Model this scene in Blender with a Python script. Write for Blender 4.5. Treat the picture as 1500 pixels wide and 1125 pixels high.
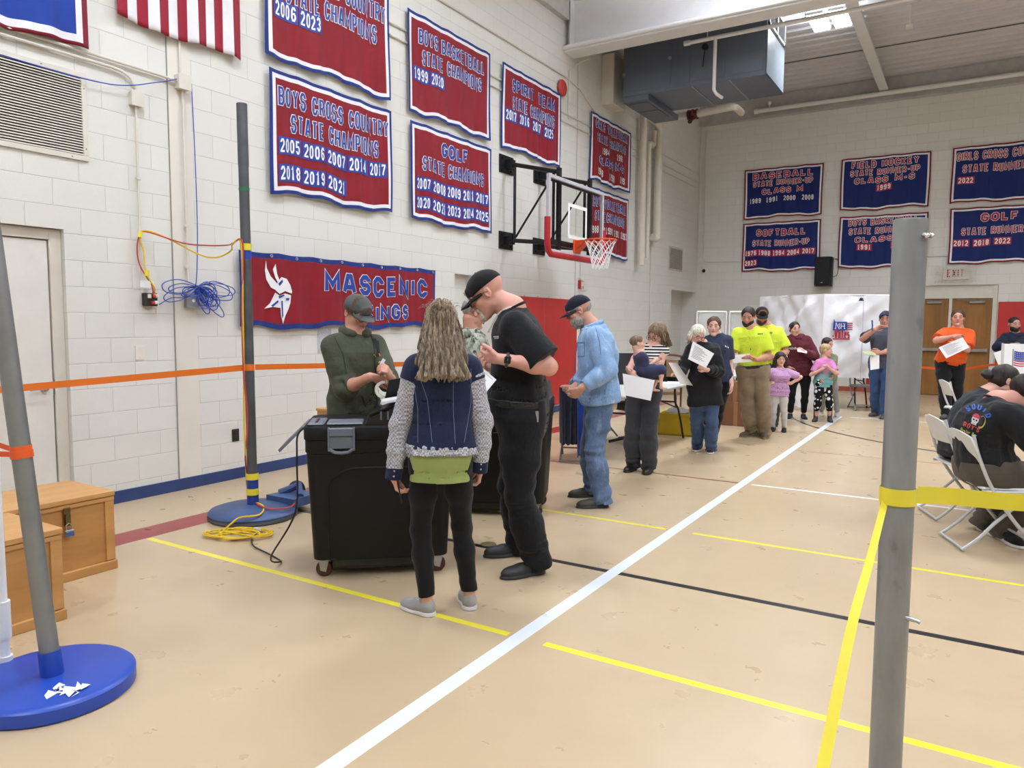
import bpy, bmesh, math, random
import numpy as np
from mathutils import Vector, Matrix
for o in list(bpy.data.objects): bpy.data.objects.remove(o)
SC = bpy.context.scene; COL = SC.collection
rnd = random.Random(7)
# ------------------------------------------------------------------ camera
YAW, PIT, ROL, FPX = math.radians(31.6905), math.radians(4.7634), math.radians(-0.3913), 1088.09
CAM = np.array([0.0, 0.0, 1.53])
def _rot():
    cy, sy, cp, sp = math.cos(YAW), math.sin(YAW), math.cos(PIT), math.sin(PIT)
    f = np.array([-sy*cp, cy*cp, -sp]); r = np.array([cy, sy, 0.0]); d = np.cross(f, r)
    cr, sr = math.cos(ROL), math.sin(ROL)
    return np.array([r*cr + d*sr, -r*sr + d*cr, f])
RC = _rot()
cam = bpy.data.cameras.new('camera'); camo = bpy.data.objects.new('camera', cam); COL.objects.link(camo)
cam.sensor_width = 36.0; cam.lens = 36.0*FPX/1500.0; cam.clip_start = 0.05; cam.clip_end = 100
m = Matrix(((RC[0][0], -RC[1][0], -RC[2][0], CAM[0]), (RC[0][1], -RC[1][1], -RC[2][1], CAM[1]), (RC[0][2], -RC[1][2], -RC[2][2], CAM[2]), (0, 0, 0, 1)))
camo.matrix_world = m; SC.camera = camo
N2 = np.array([-math.sin(YAW), math.cos(YAW), 0.0])
def ray(u, v): return RC.T @ np.array([(u-750)/FPX, (v-562.5)/FPX, 1.0])
def at(u, v, D):                                   # world point at horizontal distance D in the viewing direction
    d = ray(u, v); return CAM + d*(D/(d @ N2))
def onplane(u, v, ax, val):
    d = ray(u, v); return CAM + d*((val-CAM[ax])/d[ax])
def fl(u, v, z=0.0): return onplane(u, v, 2, z)
# ------------------------------------------------------------------ world, lights, exposure
w = bpy.data.worlds.new('world'); SC.world = w; w.use_nodes = True
w.node_tree.nodes['Background'].inputs[0].default_value = (0.9, 0.95, 1, 1)
w.node_tree.nodes['Background'].inputs[1].default_value = 0.05
SC.view_settings.view_transform = 'Standard'; SC.view_settings.look = 'None'
SC.view_settings.gamma = 1; SC.view_settings.exposure = 0.0
def area(name, loc, size, power, col=(0.87, 0.93, 1.0)):
    l = bpy.data.lights.new(name, 'AREA'); l.shape = 'RECTANGLE'; l.size, l.size_y = size; l.energy = power; l.color = col
    o = bpy.data.objects.new(name, l); COL.objects.link(o); o.location = loc
    return o
for x, y, p, sp in ((-3.4, -1.5, 92, 180), (-3.4, 2.6, 96, 180), (-3.4, 6.6, 70, 180), (-3.0, 10.3, 92, 130), (1.2, -1.5, 78, 180), (1.2, 2.6, 88, 180), (1.2, 6.6, 62, 180), (2.6, 10.3, 96, 150),
                  (5.6, 0.5, 90, 180), (5.6, 5.0, 96, 180), (5.6, 10.3, 100, 150), (2.6, 14.0, 90, 130), (-2.3, 13.8, 96, 130)):
    o = area('high_bay_light', (x, y, 6.5), (0.9, 0.6), p); o.data.spread = math.radians(sp)
    area('ceiling_fill_light', (x, y, 6.70 if y > 13 else 6.42), (0.9, 0.6), p*(0.5 if y > 13 else 1.15)).rotation_euler = (math.pi, 0, 0)  # upward fill added at each lamp position to brighten the ceiling
# ------------------------------------------------------------------ materials
def srgb(h):
    if isinstance(h, str):
        h = h.lstrip('#'); c = [int(h[i:i+2], 16)/255 for i in (0, 2, 4)]
    else: c = [x/255 for x in h]
    return tuple(x/12.92 if x <= 0.04045 else ((x+0.055)/1.055)**2.4 for x in c) + (1.0,)
MATS = {}
class NT:
    def __init__(s, name):
        s.m = bpy.data.materials.new(name); s.m.use_nodes = True; s.t = s.m.node_tree; s.b = s.t.nodes['Principled BSDF']
    def n(s, typ, **kw):
        nd = s.t.nodes.new(typ)
        for k, v in kw.items():
            if k.startswith('i_'): nd.inputs[int(k[2:]) if k[2:].isdigit() else k[2:].replace('_', ' ')].default_value = v
            else: setattr(nd, k, v)
        return nd
    def l(s, a, b): s.t.links.new(a, b)
    def math(s, op, a, b=None, c=None):
        nd = s.n('ShaderNodeMath', operation=op)
        for i, v in enumerate((a, b, c)):
            if v is None: continue
            if isinstance(v, (int, float)): nd.inputs[i].default_value = v
            else: s.l(v, nd.inputs[i])
        return nd.outputs[0]
    def mix(s, f, a, b):
        nd = s.n('ShaderNodeMix', data_type='RGBA')
        for i, v in ((0, f), (6, a), (7, b)):
            if isinstance(v, (int, float)): nd.inputs[i].default_value = v
            elif isinstance(v, tuple): nd.inputs[i].default_value = v
            else: s.l(v, nd.inputs[i])
        return nd.outputs[2]
    def obj(s): return s.n('ShaderNodeTexCoord').outputs['Object']
    def noise(s, scale, detail=3, vec=None, rough=0.55):
        nd = s.n('ShaderNodeTexNoise'); nd.inputs['Scale'].default_value = scale; nd.inputs['Detail'].default_value = detail; nd.inputs['Roughness'].default_value = rough
        s.l(vec if vec is not None else s.obj(), nd.inputs['Vector']); return nd.outputs[0]
    def bump(s, h, strength, dist=0.01):
        nd = s.n('ShaderNodeBump'); nd.inputs['Strength'].default_value = strength; nd.inputs['Distance'].default_value = dist
        s.l(h, nd.inputs['Height']); s.l(nd.outputs[0], s.b.inputs['Normal'])
    def ramp(s, f, lo, hi):
        nd = s.n('ShaderNodeMapRange'); s.l(f, nd.inputs[0]); nd.inputs[1].default_value = lo; nd.inputs[2].default_value = hi; return nd.outputs[0]
    def scale(s, vec, sc):
        nd = s.n('ShaderNodeMapping'); nd.inputs['Scale'].default_value = sc; s.l(vec, nd.inputs[0]); return nd.outputs[0]
    def base(s, v):
        if isinstance(v, tuple): s.b.inputs['Base Color'].default_value = v
        else: s.l(v, s.b.inputs['Base Color'])
    def set(s, rough=None, metal=None, spec=None, sheen=None):
        if rough is not None: s.b.inputs['Roughness'].default_value = rough
        if metal is not None: s.b.inputs['Metallic'].default_value = metal
        if spec is not None: s.b.inputs['Specular IOR Level'].default_value = spec
        if sheen is not None: s.b.inputs['Sheen Weight'].default_value = sheen
def mul(c, f): return tuple(min(1, x*f) for x in c[:3]) + (1,)
def mat(col, rough=0.5, metal=0.0, spec=0.5, var=0.12, vs=6.0, bump=0.0, bs=80.0, name=None, bd=0.004):
    key = (col, rough, metal, spec, var, vs, bump, bs)
    if key in MATS: return MATS[key]
    c = srgb(col); t = NT(name or 'paint'); t.set(rough, metal, spec)
    if var > 0: t.base(t.mix(t.ramp(t.noise(vs), 0.3, 0.7), mul(c, 1-var), mul(c, 1+var*0.6)))
    else: t.base(c)
    if bump > 0: t.bump(t.noise(bs, 4), bump, bd)
    MATS[key] = t.m; return t.m
def cloth(col, var=0.15, vs=5.0, weave=900.0, fold=0.5, fs=9.0, rough=0.85, name='cloth'):
    key = ('cloth', col, var, vs, weave, fold, fs, rough)
    if key in MATS: return MATS[key]
    c = srgb(col); t = NT(name); t.set(rough, 0, 0.25, 0.1)
    t.base(t.mix(t.ramp(t.noise(vs, 4), 0.3, 0.7), mul(c, 1-var), mul(c, 1+var*0.5)))
    h = t.math('MULTIPLY_ADD', t.noise(fs, 3), fold, t.math('MULTIPLY', t.noise(weave, 1), 0.03))
    t.bump(h, 0.6, 0.03); MATS[key] = t.m; return t.m
def denim(col, wear=0.35, streak=0.0):
    key = ('denim', col, wear, streak)
    if key in MATS: return MATS[key]
    c = srgb(col); t = NT('denim'); t.set(0.85, 0, 0.2, 0.1); o = t.obj()
    f = t.ramp(t.noise(5.5, 5), 0.35, 0.72); fine = t.noise(260, 2, t.scale(o, (1, 1, 0.25)))
    base = t.mix(f, mul(c, 1-wear*0.6), mul(c, 1+wear)); base = t.mix(t.ramp(fine, 0.35, 0.65), base, mul(c, 1.0+wear*1.2))
    t.base(t.mix(t.math('MULTIPLY', t.ramp(t.noise(16, 5, t.scale(o, (1, 1, 0.4)), .65), .52, .66), streak), base, srgb((196, 214, 236))))
    t.bump(t.math('MULTIPLY_ADD', t.noise(13, 3), 0.5, t.math('MULTIPLY', fine, 0.05)), 0.6, 0.03); MATS[key] = t.m; return t.m
def wood(c1, c2, sc=(3, 40, 40), rough=0.42):
    key = ('wood', c1, c2, sc)
    if key in MATS: return MATS[key]
    t = NT('wood'); t.set(rough, 0, 0.4); v = t.scale(t.obj(), sc)
    g = t.noise(1.0, 6, v, 0.65); g2 = t.noise(0.3, 3, v)
    t.base(t.mix(t.ramp(t.math('ADD', t.math('MULTIPLY', g, 0.6), t.math('MULTIPLY', g2, 0.5)), 0.35, 0.75), srgb(c1), srgb(c2)))
    t.bump(g, 0.12, 0.003); MATS[key] = t.m; return t.m
def emit(col, strength):
    t = NT('lamp_face'); t.b.inputs['Emission Color'].default_value = srgb(col); t.b.inputs['Emission Strength'].default_value = strength; return t.m
# ------------------------------------------------------------------ mesh building
def frame_of(d):
    d = np.asarray(d, float); d = d/np.linalg.norm(d)
    a = np.array([0, 0, 1.0]) if abs(d[2]) < 0.9 else np.array([1.0, 0, 0])
    x = np.cross(a, d); x /= np.linalg.norm(x); return x, np.cross(d, x), d
class MB:
    def __init__(s): s.v = []; s.f = []; s.mi = []; s.cur = 0; s.ms = []
    def mat(s, m):
        if m in s.ms: s.cur = s.ms.index(m)
        else: s.ms.append(m); s.cur = len(s.ms)-1
        return s
    def add(s, vs, fs):
        o = len(s.v); s.v += [tuple(map(float, p)) for p in vs]
        for f in fs: s.f.append(tuple(i+o for i in f)); s.mi.append(s.cur)
        return s
    def box(s, lo, hi, X=None, Y=None, Z=None, O=None, bev=0.0):
        (x0, y0, z0), (x1, y1, z1) = lo, hi; b = min(bev, (x1-x0)/2.01, (y1-y0)/2.01, (z1-z0)/2.01)
        if b > 0:
            vs = []; fs = []
            for sx in (0, 1):
                for sy in (0, 1):
                    for sz in (0, 1):
                        c = ((x0, x1)[sx], (y0, y1)[sy], (z0, z1)[sz]); d = ((b, -b)[sx], (b, -b)[sy], (b, -b)[sz])
                        vs += [(c[0], c[1]+d[1], c[2]+d[2]), (c[0]+d[0], c[1], c[2]+d[2]), (c[0]+d[0], c[1]+d[1], c[2])]
            I = lambda sx, sy, sz, k: (sx*4+sy*2+sz)*3+k
            for k in range(3):
                for e in (0, 1):
                    q = []
                    for a, c in ((0, 0), (1, 0), (1, 1), (0, 1)):
                        t = [a, c]; t.insert(k, e); q.append(I(*t, k))
                    fs.append(tuple(q))
                i, j = [q for q in range(3) if q != k]
                for a in (0, 1):
                    for c in (0, 1):
                        q = []
                        for e in (0, 1):
                            t = [0, 0, 0]; t[k] = e; t[i] = a; t[j] = c; q += [I(*t, i), I(*t, j)]
                        fs.append((q[0], q[1], q[3], q[2]))
            for sx in (0, 1):
                for sy in (0, 1):
                    for sz in (0, 1): fs.append(tuple(I(sx, sy, sz, k) for k in range(3)))
        else:
            vs = [(x, y, z) for x in (x0, x1) for y in (y0, y1) for z in (z0, z1)]
            fs = [(0, 1, 3, 2), (4, 6, 7, 5), (0, 4, 5, 1), (2, 3, 7, 6), (0, 2, 6, 4), (1, 5, 7, 3)]
        if X is not None:
            X, Y, Z = (np.asarray(a, float) for a in (X, Y, Z)); O = np.asarray(O, float)
            vs = [O + X*p[0] + Y*p[1] + Z*p[2] for p in vs]
        return s.add(vs, fs)
    def tube(s, pts, r, n=10, cap=True, closed=False, flat=None):
        P = [np.asarray(p, float) for p in pts]; k = len(P); rs = r if hasattr(r, '__len__') else [r]*k
        T = []
        for i in range(k):
            a = P[(i-1) % k] if (closed or i > 0) else P[i]; b = P[(i+1) % k] if (closed or i < k-1) else P[i]
            t = b-a; L = np.linalg.norm(t); T.append(t/L if L > 1e-9 else np.array([0, 0, 1.0]))
        x, y, _ = frame_of(T[0]); vs = []
        for i in range(k):
            x = x - T[i]*(x @ T[i]); x /= np.linalg.norm(x); y = np.cross(T[i], x)
            for j in range(n):
                a = 2*math.pi*j/n; vs.append(P[i] + (x*math.cos(a) + y*math.sin(a))*rs[i])
        fs = []
        for i in range(k if closed else k-1):
            i2 = (i+1) % k
            for j in range(n):
                j2 = (j+1) % n; fs.append((i*n+j, i*n+j2, i2*n+j2, i2*n+j))
        if cap and not closed: fs += [tuple(range(n-1, -1, -1)), tuple((k-1)*n+j for j in range(n))]
        return s.add(vs, fs)
    def lathe(s, prof, O=(0, 0, 0), axis=(0, 0, 1), n=32, cap=True):
        x, y, z = frame_of(axis); O = np.asarray(O, float); vs = []; fs = []
        for r, h in prof:
            for j in range(n):
                a = 2*math.pi*j/n; vs.append(O + z*h + (x*math.cos(a) + y*math.sin(a))*r)
        for i in range(len(prof)-1):
            for j in range(n): fs.append((i*n+j, i*n+(j+1) % n, (i+1)*n+(j+1) % n, (i+1)*n+j))
        if cap: fs += [tuple(range(n-1, -1, -1)), tuple((len(prof)-1)*n+j for j in range(n))]
        return s.add(vs, fs)
    def ball(s, c, r, n=12):
        rr = np.asarray(r if hasattr(r, '__len__') else (r, r, r), float); c = np.asarray(c, float); vs = []; fs = []
        m_ = n//2
        for i in range(1, m_):
            th = math.pi*i/m_
            for j in range(n):
                a = 2*math.pi*j/n; vs.append(c + rr*np.array([math.sin(th)*math.cos(a), math.sin(th)*math.sin(a), math.cos(th)]))
        vs += [c + rr*np.array([0, 0, 1]), c - rr*np.array([0, 0, 1])]
        for i in range(m_-2):
            for j in range(n): fs.append((i*n+j, (i+1)*n+j, (i+1)*n+(j+1) % n, i*n+(j+1) % n))
        a, b = len(vs)-2, len(vs)-1
        for j in range(n): fs.append((a, j, (j+1) % n)); fs.append((b, (m_-2)*n+(j+1) % n, (m_-2)*n+j))
        return s.add(vs, fs)
    def prism(s, poly, h0, h1, O, X, Y, Z):
        O, X, Y, Z = (np.asarray(a, float) for a in (O, X, Y, Z)); n = len(poly)
        vs = [O+X*p[0]+Y*p[1]+Z*h for h in (h0, h1) for p in poly]
        fs = [tuple(range(n-1, -1, -1)), tuple(range(n, 2*n))] + [(i, (i+1) % n, n+(i+1) % n, n+i) for i in range(n)]
        return s.add(vs, fs)
    def build(s, name, m=None, parent=None, smooth=False):
        off = np.array(parent_world(parent)); me = bpy.data.meshes.new(name)
        V = np.array(s.v, float) - off
        me.from_pydata(V.tolist(), [], s.f)
        for mm in ([m] if m is not None else s.ms): me.materials.append(mm)
        if m is None: me.polygons.foreach_set('material_index', s.mi)
        bm = bmesh.new(); bm.from_mesh(me); bmesh.ops.recalc_face_normals(bm, faces=bm.faces); bm.to_mesh(me); bm.free()
        if smooth:
            me.polygons.foreach_set('use_smooth', [True]*len(me.polygons))
            try: me.set_sharp_from_angle(angle=math.radians(40))
            except Exception: pass
        me.update(); return link(name, me, parent)
def parent_world(p):
    q = Vector((0, 0, 0))
    while p is not None: q = q + p.location; p = p.parent
    return q
def link(name, me, parent=None):
    o = bpy.data.objects.new(name, me); COL.objects.link(o)
    if parent is not None: o.parent = parent
    return o
def thing(name, label, cat, loc, group=None):
    o = bpy.data.objects.new(name, None); COL.objects.link(o); o.location = tuple(map(float, loc)); o.empty_display_size = 0.1
    o['label'] = label; o['category'] = cat
    if group: o['group'] = group
    return o
def tag(o, label, cat, group=None):
    o['label'] = label; o['category'] = cat
    if group: o['group'] = group
    return o
def struct(o): o['kind'] = 'structure'; return o
def rebase(o):                                      # move a single-mesh thing's origin to its base
    me = o.data; n = len(me.vertices); a = np.empty(n*3); me.vertices.foreach_get('co', a); a = a.reshape(-1, 3)
    b = np.array([(a[:, 0].min()+a[:, 0].max())/2, (a[:, 1].min()+a[:, 1].max())/2, a[:, 2].min()])
    me.vertices.foreach_set('co', (a-b).ravel()); o.location = b + np.array(o.location); return o
def dup(root, loc=None, rotz=None):
    r = root.copy(); COL.objects.link(r)
    if loc is not None: r.location = loc
    if rotz is not None: r.rotation_euler[2] = rotz
    for ch in list(root.children):
        c = ch.copy(); COL.objects.link(c); c.parent = r
        for g in ch.children:
            d = g.copy(); COL.objects.link(d); d.parent = c
    return r
def smooth_path(P, n=8):                            # Catmull-Rom through points
    P = [np.asarray(p, float) for p in P]; Q = [P[0]]+P+[P[-1]]; out = []
    for i in range(1, len(Q)-2):
        p0, p1, p2, p3 = Q[i-1:i+3]
        for k in range(n):
            t = k/n; out.append(0.5*((2*p1)+(-p0+p2)*t+(2*p0-5*p1+4*p2-p3)*t*t+(-p0+3*p1-3*p2+p3)*t**3))
    return out+[P[-1]]
# ------------------------------------------------------------------ the setting
XW, YW, ZC = -6.0, 18.6, 6.9
def block_mat(name, horiz):
    t = NT(name); t.set(0.55, 0, 0.3); o = t.obj(); sep = t.n('ShaderNodeSeparateXYZ'); t.l(o, sep.inputs[0])
    cmb = t.n('ShaderNodeCombineXYZ'); t.l(sep.outputs[horiz], cmb.inputs[0]); t.l(t.math('ADD', sep.outputs[2], 0.2032-0.158), cmb.inputs[1])
    br = t.n('ShaderNodeTexBrick'); t.l(cmb.outputs[0], br.inputs['Vector']); br.offset = 0.5
    for k, v in (('Scale', 1.0), ('Mortar Size', 0.0045), ('Mortar Smooth', 0.6), ('Bias', 0.0), ('Brick Width', 0.4064), ('Row Height', 0.2032)): br.inputs[k].default_value = v
    c = srgb((225, 224, 218)); br.inputs['Color1'].default_value = mul(c, 1.0); br.inputs['Color2'].default_value = mul(c, 0.965); br.inputs['Mortar'].default_value = mul(c, 0.86)
    dirt = t.ramp(t.noise(1.2, 5), 0.35, 0.8); t.base(t.mix(t.math('MULTIPLY', dirt, 0.10), br.outputs['Color'], srgb((196, 190, 176))))
    h = t.math('ADD', t.math('MULTIPLY', br.outputs['Fac'], -1.0), t.math('MULTIPLY', t.noise(90, 4), 0.22)); t.bump(h, 0.55, 0.006)
    return t.m
M_WL, M_WF = block_mat('painted_block_wall', 1), block_mat('painted_block_end_wall', 0)
M_CREAM = mat((226, 222, 212), 0.5, var=0.04, vs=2, bump=0.1, bs=60, name='cream_paint')
M_TRIMW = mat((214, 209, 197), 0.45, var=0.05, name='frame_paint')
M_WHITEP = mat((226, 226, 226), 0.4, var=0.04, name='white_steel_paint')
def wall(name, m, ax, val, u0, u1, z1, holes, depth):
    mb = MB(); us = sorted({u0, u1, *[h[0] for h in holes], *[h[1] for h in holes]}); zs = sorted({0.0, z1, *[h[2] for h in holes], *[h[3] for h in holes]})
    P = (lambda u, z, d=0: (val-d, u, z)) if ax == 0 else (lambda u, z, d=0: (u, val+d, z))
    for i in range(len(us)-1):
        for j in range(len(zs)-1):
            uc, zc = (us[i]+us[i+1])/2, (zs[j]+zs[j+1])/2
            if any(h[0] < uc < h[1] and h[2] < zc < h[3] for h in holes): continue
            mb.add([P(us[i], zs[j]), P(us[i+1], zs[j]), P(us[i+1], zs[j+1]), P(us[i], zs[j+1])], [(0, 1, 2, 3)])
    for a, b, c, d, dep in holes:
        mb.add([P(a, c), P(a, d), P(a, d, dep), P(a, c, dep)], [(0, 1, 2, 3)]); mb.add([P(b, c), P(b, d), P(b, d, dep), P(b, c, dep)], [(0, 1, 2, 3)])
        mb.add([P(a, d), P(b, d), P(b, d, dep), P(a, d, dep)], [(0, 1, 2, 3)]); mb.add([P(a, c, dep), P(b, c, dep), P(b, d, dep), P(a, d, dep)], [(0, 1, 2, 3)])
        if c > 0.01: mb.add([P(a, c), P(b, c), P(b, c, dep), P(a, c, dep)], [(0, 1, 2, 3)])
    mb.add([P(u0, 0, depth), P(u1, 0, depth), P(u1, z1, depth), P(u0, z1, depth)], [(0, 1, 2, 3)])
    mb.add([P(u0, z1), P(u1, z1), P(u1, z1, depth), P(u0, z1, depth)], [(0, 1, 2, 3)])
    mb.add([P(u0, 0), P(u0, z1), P(u0, z1, depth), P(u0, 0, depth)], [(0, 1, 2, 3)]); mb.add([P(u1, 0), P(u1, z1), P(u1, z1, depth), P(u1, 0, depth)], [(0, 1, 2, 3)])
    return struct(mb.build(name, m))
wall('wall_left', M_WL, 0, XW, -6.0, YW, 7.0, [(2.06, 3.12, 0.0, 2.22, 0.12), (16.75, 18.5, 0.0, 2.31, 0.35), (8.22, 8.62, 1.55, 2.18, 0.10)], 0.5)
wall('wall_far', M_WF, 1, YW, XW-0.5, 11.0, 7.0, [(-1.26, 0.42, 0.0, 2.38, 0.14)], 0.4)
struct(MB().box((11.0, -6.0, 0), (11.3, YW, 7)).build('wall_right', M_WL)); struct(MB().box((XW-0.5, -6.3, 0), (11.3, -6.0, 7)).build('wall_back', M_WF))
# floor: beige coating with the painted court lines in the material
def floor_mat():
    t = NT('gym_floor'); o = t.obj(); sep = t.n('ShaderNodeSeparateXYZ'); t.l(o, sep.inputs[0]); X, Y = sep.outputs[0], sep.outputs[1]
    t.set(0.3, 0, 0.5)
    c = t.mix(t.ramp(t.noise(0.7, 4), 0.3, 0.7), srgb((188, 166, 133)), srgb((199, 178, 146)))
    sm = t.ramp(t.noise(2.2, 6, None, 0.7), 0.55, 0.85); c = t.mix(t.math('MULTIPLY', sm, 0.3), c, srgb((150, 128, 100)))
    sp = t.ramp(t.noise(48, 2, None, 0.5), 0.765, 0.80); c = t.mix(t.math('MULTIPLY', sp, 0.4), c, srgb((96, 84, 70)))
    sc_ = t.ramp(t.noise(1.0, 4, t.scale(o, (60, 2.2, 1)), 0.6), 0.73, 0.80); c = t.mix(t.math('MULTIPLY', sc_, 0.3), c, srgb((120, 104, 84)))
    def band(v, lo, hi): return t.math('MULTIPLY', t.math('GREATER_THAN', v, lo), t.math('LESS_THAN', v, hi))
    def rect(x0, x1, y0, y1): return t.math('MULTIPLY', band(X, x0, x1), band(Y, y0, y1))
    wear = t.ramp(t.noise(40, 4, None, 0.7), 0.62, 0.75)
    def paint(mask, col, wk=0.25):
        nonlocal c
        c = t.mix(t.math('MULTIPLY', mask, t.math('SUBTRACT', 1.0, t.math('MULTIPLY', wear, wk))), c, srgb(col))
    gap = t.math('SUBTRACT', 1.0, band(X, -1.865, -1.665))
    paint(rect(-5.13, -4.86, -5, 14), (150, 52, 56), 0.1)
    YEL = (240, 226, 62)
    paint(t.math('MULTIPLY', rect(-4.84, 6, 2.985, 3.03), gap), YEL, 0.1)
    paint(t.math('MULTIPLY', rect(-4.84, 6, 5.21, 5.25), gap), YEL, 0.1)
    paint(rect(-4.84, -1.8, 7.135, 7.17), (122, 52, 44), 0.1)
    paint(rect(-1.72, 6, 7.13, 7.175), (236, 240, 244), 0.1)
    paint(rect(-1.74, 6, 9.39, 9.425), (150, 106, 80), 0.1)
    paint(rect(-4.84, 6, 4.10, 4.155), (34, 34, 38), 0.1)
    dx, dy = t.math('ADD', X, -1.852), t.math('ADD', Y, -14.36); R = t.math('SQRT', t.math('ADD', t.math('MULTIPLY', dx, dx), t.math('MULTIPLY', dy, dy)))
    paint(t.math('MULTIPLY', band(R, 4.57, 4.63), t.math('LESS_THAN', Y, 12.8)), (40, 40, 42), 0.1)
    paint(rect(-1.845, -1.765, -6, 13.35), (226, 234, 246), 0.3)
    paint(rect(-1.65, 6, 13.28, 13.36), (226, 230, 236), 0.1)
    t.base(c)
    t.l(t.math('MULTIPLY_ADD', t.noise(5, 4), 0.16, 0.22), t.b.inputs['Roughness'])
    t.bump(t.noise(14, 3), 0.05, 0.004); return t.m
struct(MB().box((XW-0.5, -6.3, -0.1), (11.3, YW+0.4, 0.0)).build('floor', floor_mat()))
# ceiling: ribbed steel deck, ribs along x
mb = MB(); M_DECK = mat((210, 208, 212), 0.55, var=0.06, vs=1.5, name='deck_paint'); y = -6.3; pts = []
while y < YW+0.4:
    for dy, dz in ((0, 0), (0.15, 0), (0.19, 0.075), (0.27, 0.075)): pts.append((y+dy, ZC+dz))
    y += 0.31
vs = [(x, p[0], p[1]) for p in pts for x in (XW-0.5, 11.3)]
mb.add(vs, [(2*i, 2*i+1, 2*i+3, 2*i+2) for i in range(len(pts)-1)]); mb.box((XW-0.5, -6.3, ZC+0.09), (11.3, YW+0.4, ZC+0.2)); struct(mb.build('ceiling', M_DECK))
n_trim = [0]
def trim(mb, m, smooth=False):
    n_trim[0] += 1; return struct(mb.build('trim_%d' % n_trim[0], m, None, smooth))
# girder across the room, I-section with stiffeners
g = MB(); g.box((XW, 11.27, 6.0), (11, 11.64, 6.035), bev=0.006).box((XW, 11.43, 6.035), (11, 11.47, ZC)).box((XW, 11.27, 6.84), (11, 11.64, 6.875))
for x in (-5.9, -1.9, 2.1): g.box((x, 11.29, 6.035), (x+0.015, 11.62, 6.84))
g.tube([(XW, 11.25, 6.06), (11, 11.25, 6.06)], 0.035, 10); trim(g, M_WHITEP)
g = MB(); g.box((-1.98, 11.64, 6.60), (-1.80, YW-0.15, 6.62)).box((-1.90, 11.64, 6.62), (-1.88, YW-0.15, ZC)); trim(g, M_WHITEP)
g = MB(); g.box((2.4, 11.64, 6.60), (2.58, YW-0.15, 6.62)).box((2.48, 11.64, 6.62), (2.50, YW-0.15, ZC)); trim(g, M_WHITEP)
g = MB(); g.box((XW, YW-0.13, 6.42), (11, YW, ZC)).box((XW, YW-0.17, 6.40), (11, YW, 6.42)); trim(g, mat((190, 188, 186), 0.5, name='grey_steel_paint'))
trim(MB().box((XW, -6, 6.50), (XW+0.10, 11.27, ZC)), mat((190, 188, 186), 0.5, name='grey_steel_paint'))
g = MB()
for y in (14.3, 16.4): g.box((XW, y, ZC-0.012), (11, y+0.04, ZC-0.002))
trim(g, mat((96, 94, 96), 0.6, name='deck_lap_joint'))
g = MB().box((XW, 13.25, ZC-0.05), (11, 13.75, ZC-0.006)); trim(g, M_WHITEP)
# baseboards, pilaster joint strip
MBLUE = mat((44, 66, 118), 0.45, var=0.12, vs=8, name='blue_vinyl_base')
def baseb(name, a, b): return struct(MB().box((XW, a, 0), (XW+0.012, b, 0.105), bev=0.003).build(name, MBLUE))
baseb('baseboard_left', 3.13, 8.0); o = baseb('baseboard_left', 8.0, 16.74)
baseb('baseboard_left', -6, 2.05)
struct(MB().box((0.43, YW-0.012, 0), (11, YW, 0.105)).box((XW, YW-0.012, 0), (-1.27, YW, 0.105)).build('baseboard_far', mat((170, 82, 66), 0.5, name='red_brown_base')))
g = MB().box((XW, 4.035, 0.106), (XW+0.004, 4.255, 6.5)); trim(g, M_CREAM)
trim(MB().box((XW, 4.028, 0.106), (XW+0.008, 4.036, 6.5)), mat((150, 146, 138), 0.6, name='dark_joint_sealant'))  # dark line of the control joint beside the strip
trim(MB().box((XW, 11.80, 1.95), (XW+0.006, 11.812, 6.0)), mat((176, 172, 164), 0.6, name='joint_sealant'))
# left door
d = struct(thing('door_1', '', '', (XW-0.1, 2.6, 0))); del d['label'], d['category']
MB().box((XW-0.11, 3.03, 0), (XW-0.045, 3.119, 2.215), bev=0.004).box((XW-0.11, 2.07, 0), (XW-0.045, 2.13, 2.215), bev=0.004).box((XW-0.11, 2.13, 2.135), (XW-0.045, 3.03, 2.215), bev=0.004).build('door_frame', M_TRIMW, d)
lf = MB().box((XW-0.105, 2.135, 0.008), (XW-0.06, 3.022, 2.128), bev=0.003).build('door_leaf', mat((223, 221, 214), 0.42, var=0.04, name='door_paint'), d)
M_CHROME = mat((190, 190, 192), 0.22, 1.0, var=0.05, name='chrome')
MB().lathe([(0.033, 0), (0.033, 0.012), (0.02, 0.018), (0.012, 0.02), (0.012, 0.05)], (XW-0.06, 2.955, 1.0), (1, 0, 0), 20).tube([(XW-0.012, 2.955, 1.0), (XW-0.008, 2.93, 1.0), (XW-0.008, 2.83, 0.995)], 0.010).build('handle', M_CHROME, lf, True)
MB().box((XW-0.062, 3.022, 0.94), (XW-0.05, 3.05, 1.06)).build('strike_plate', M_CHROME, d)
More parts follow.
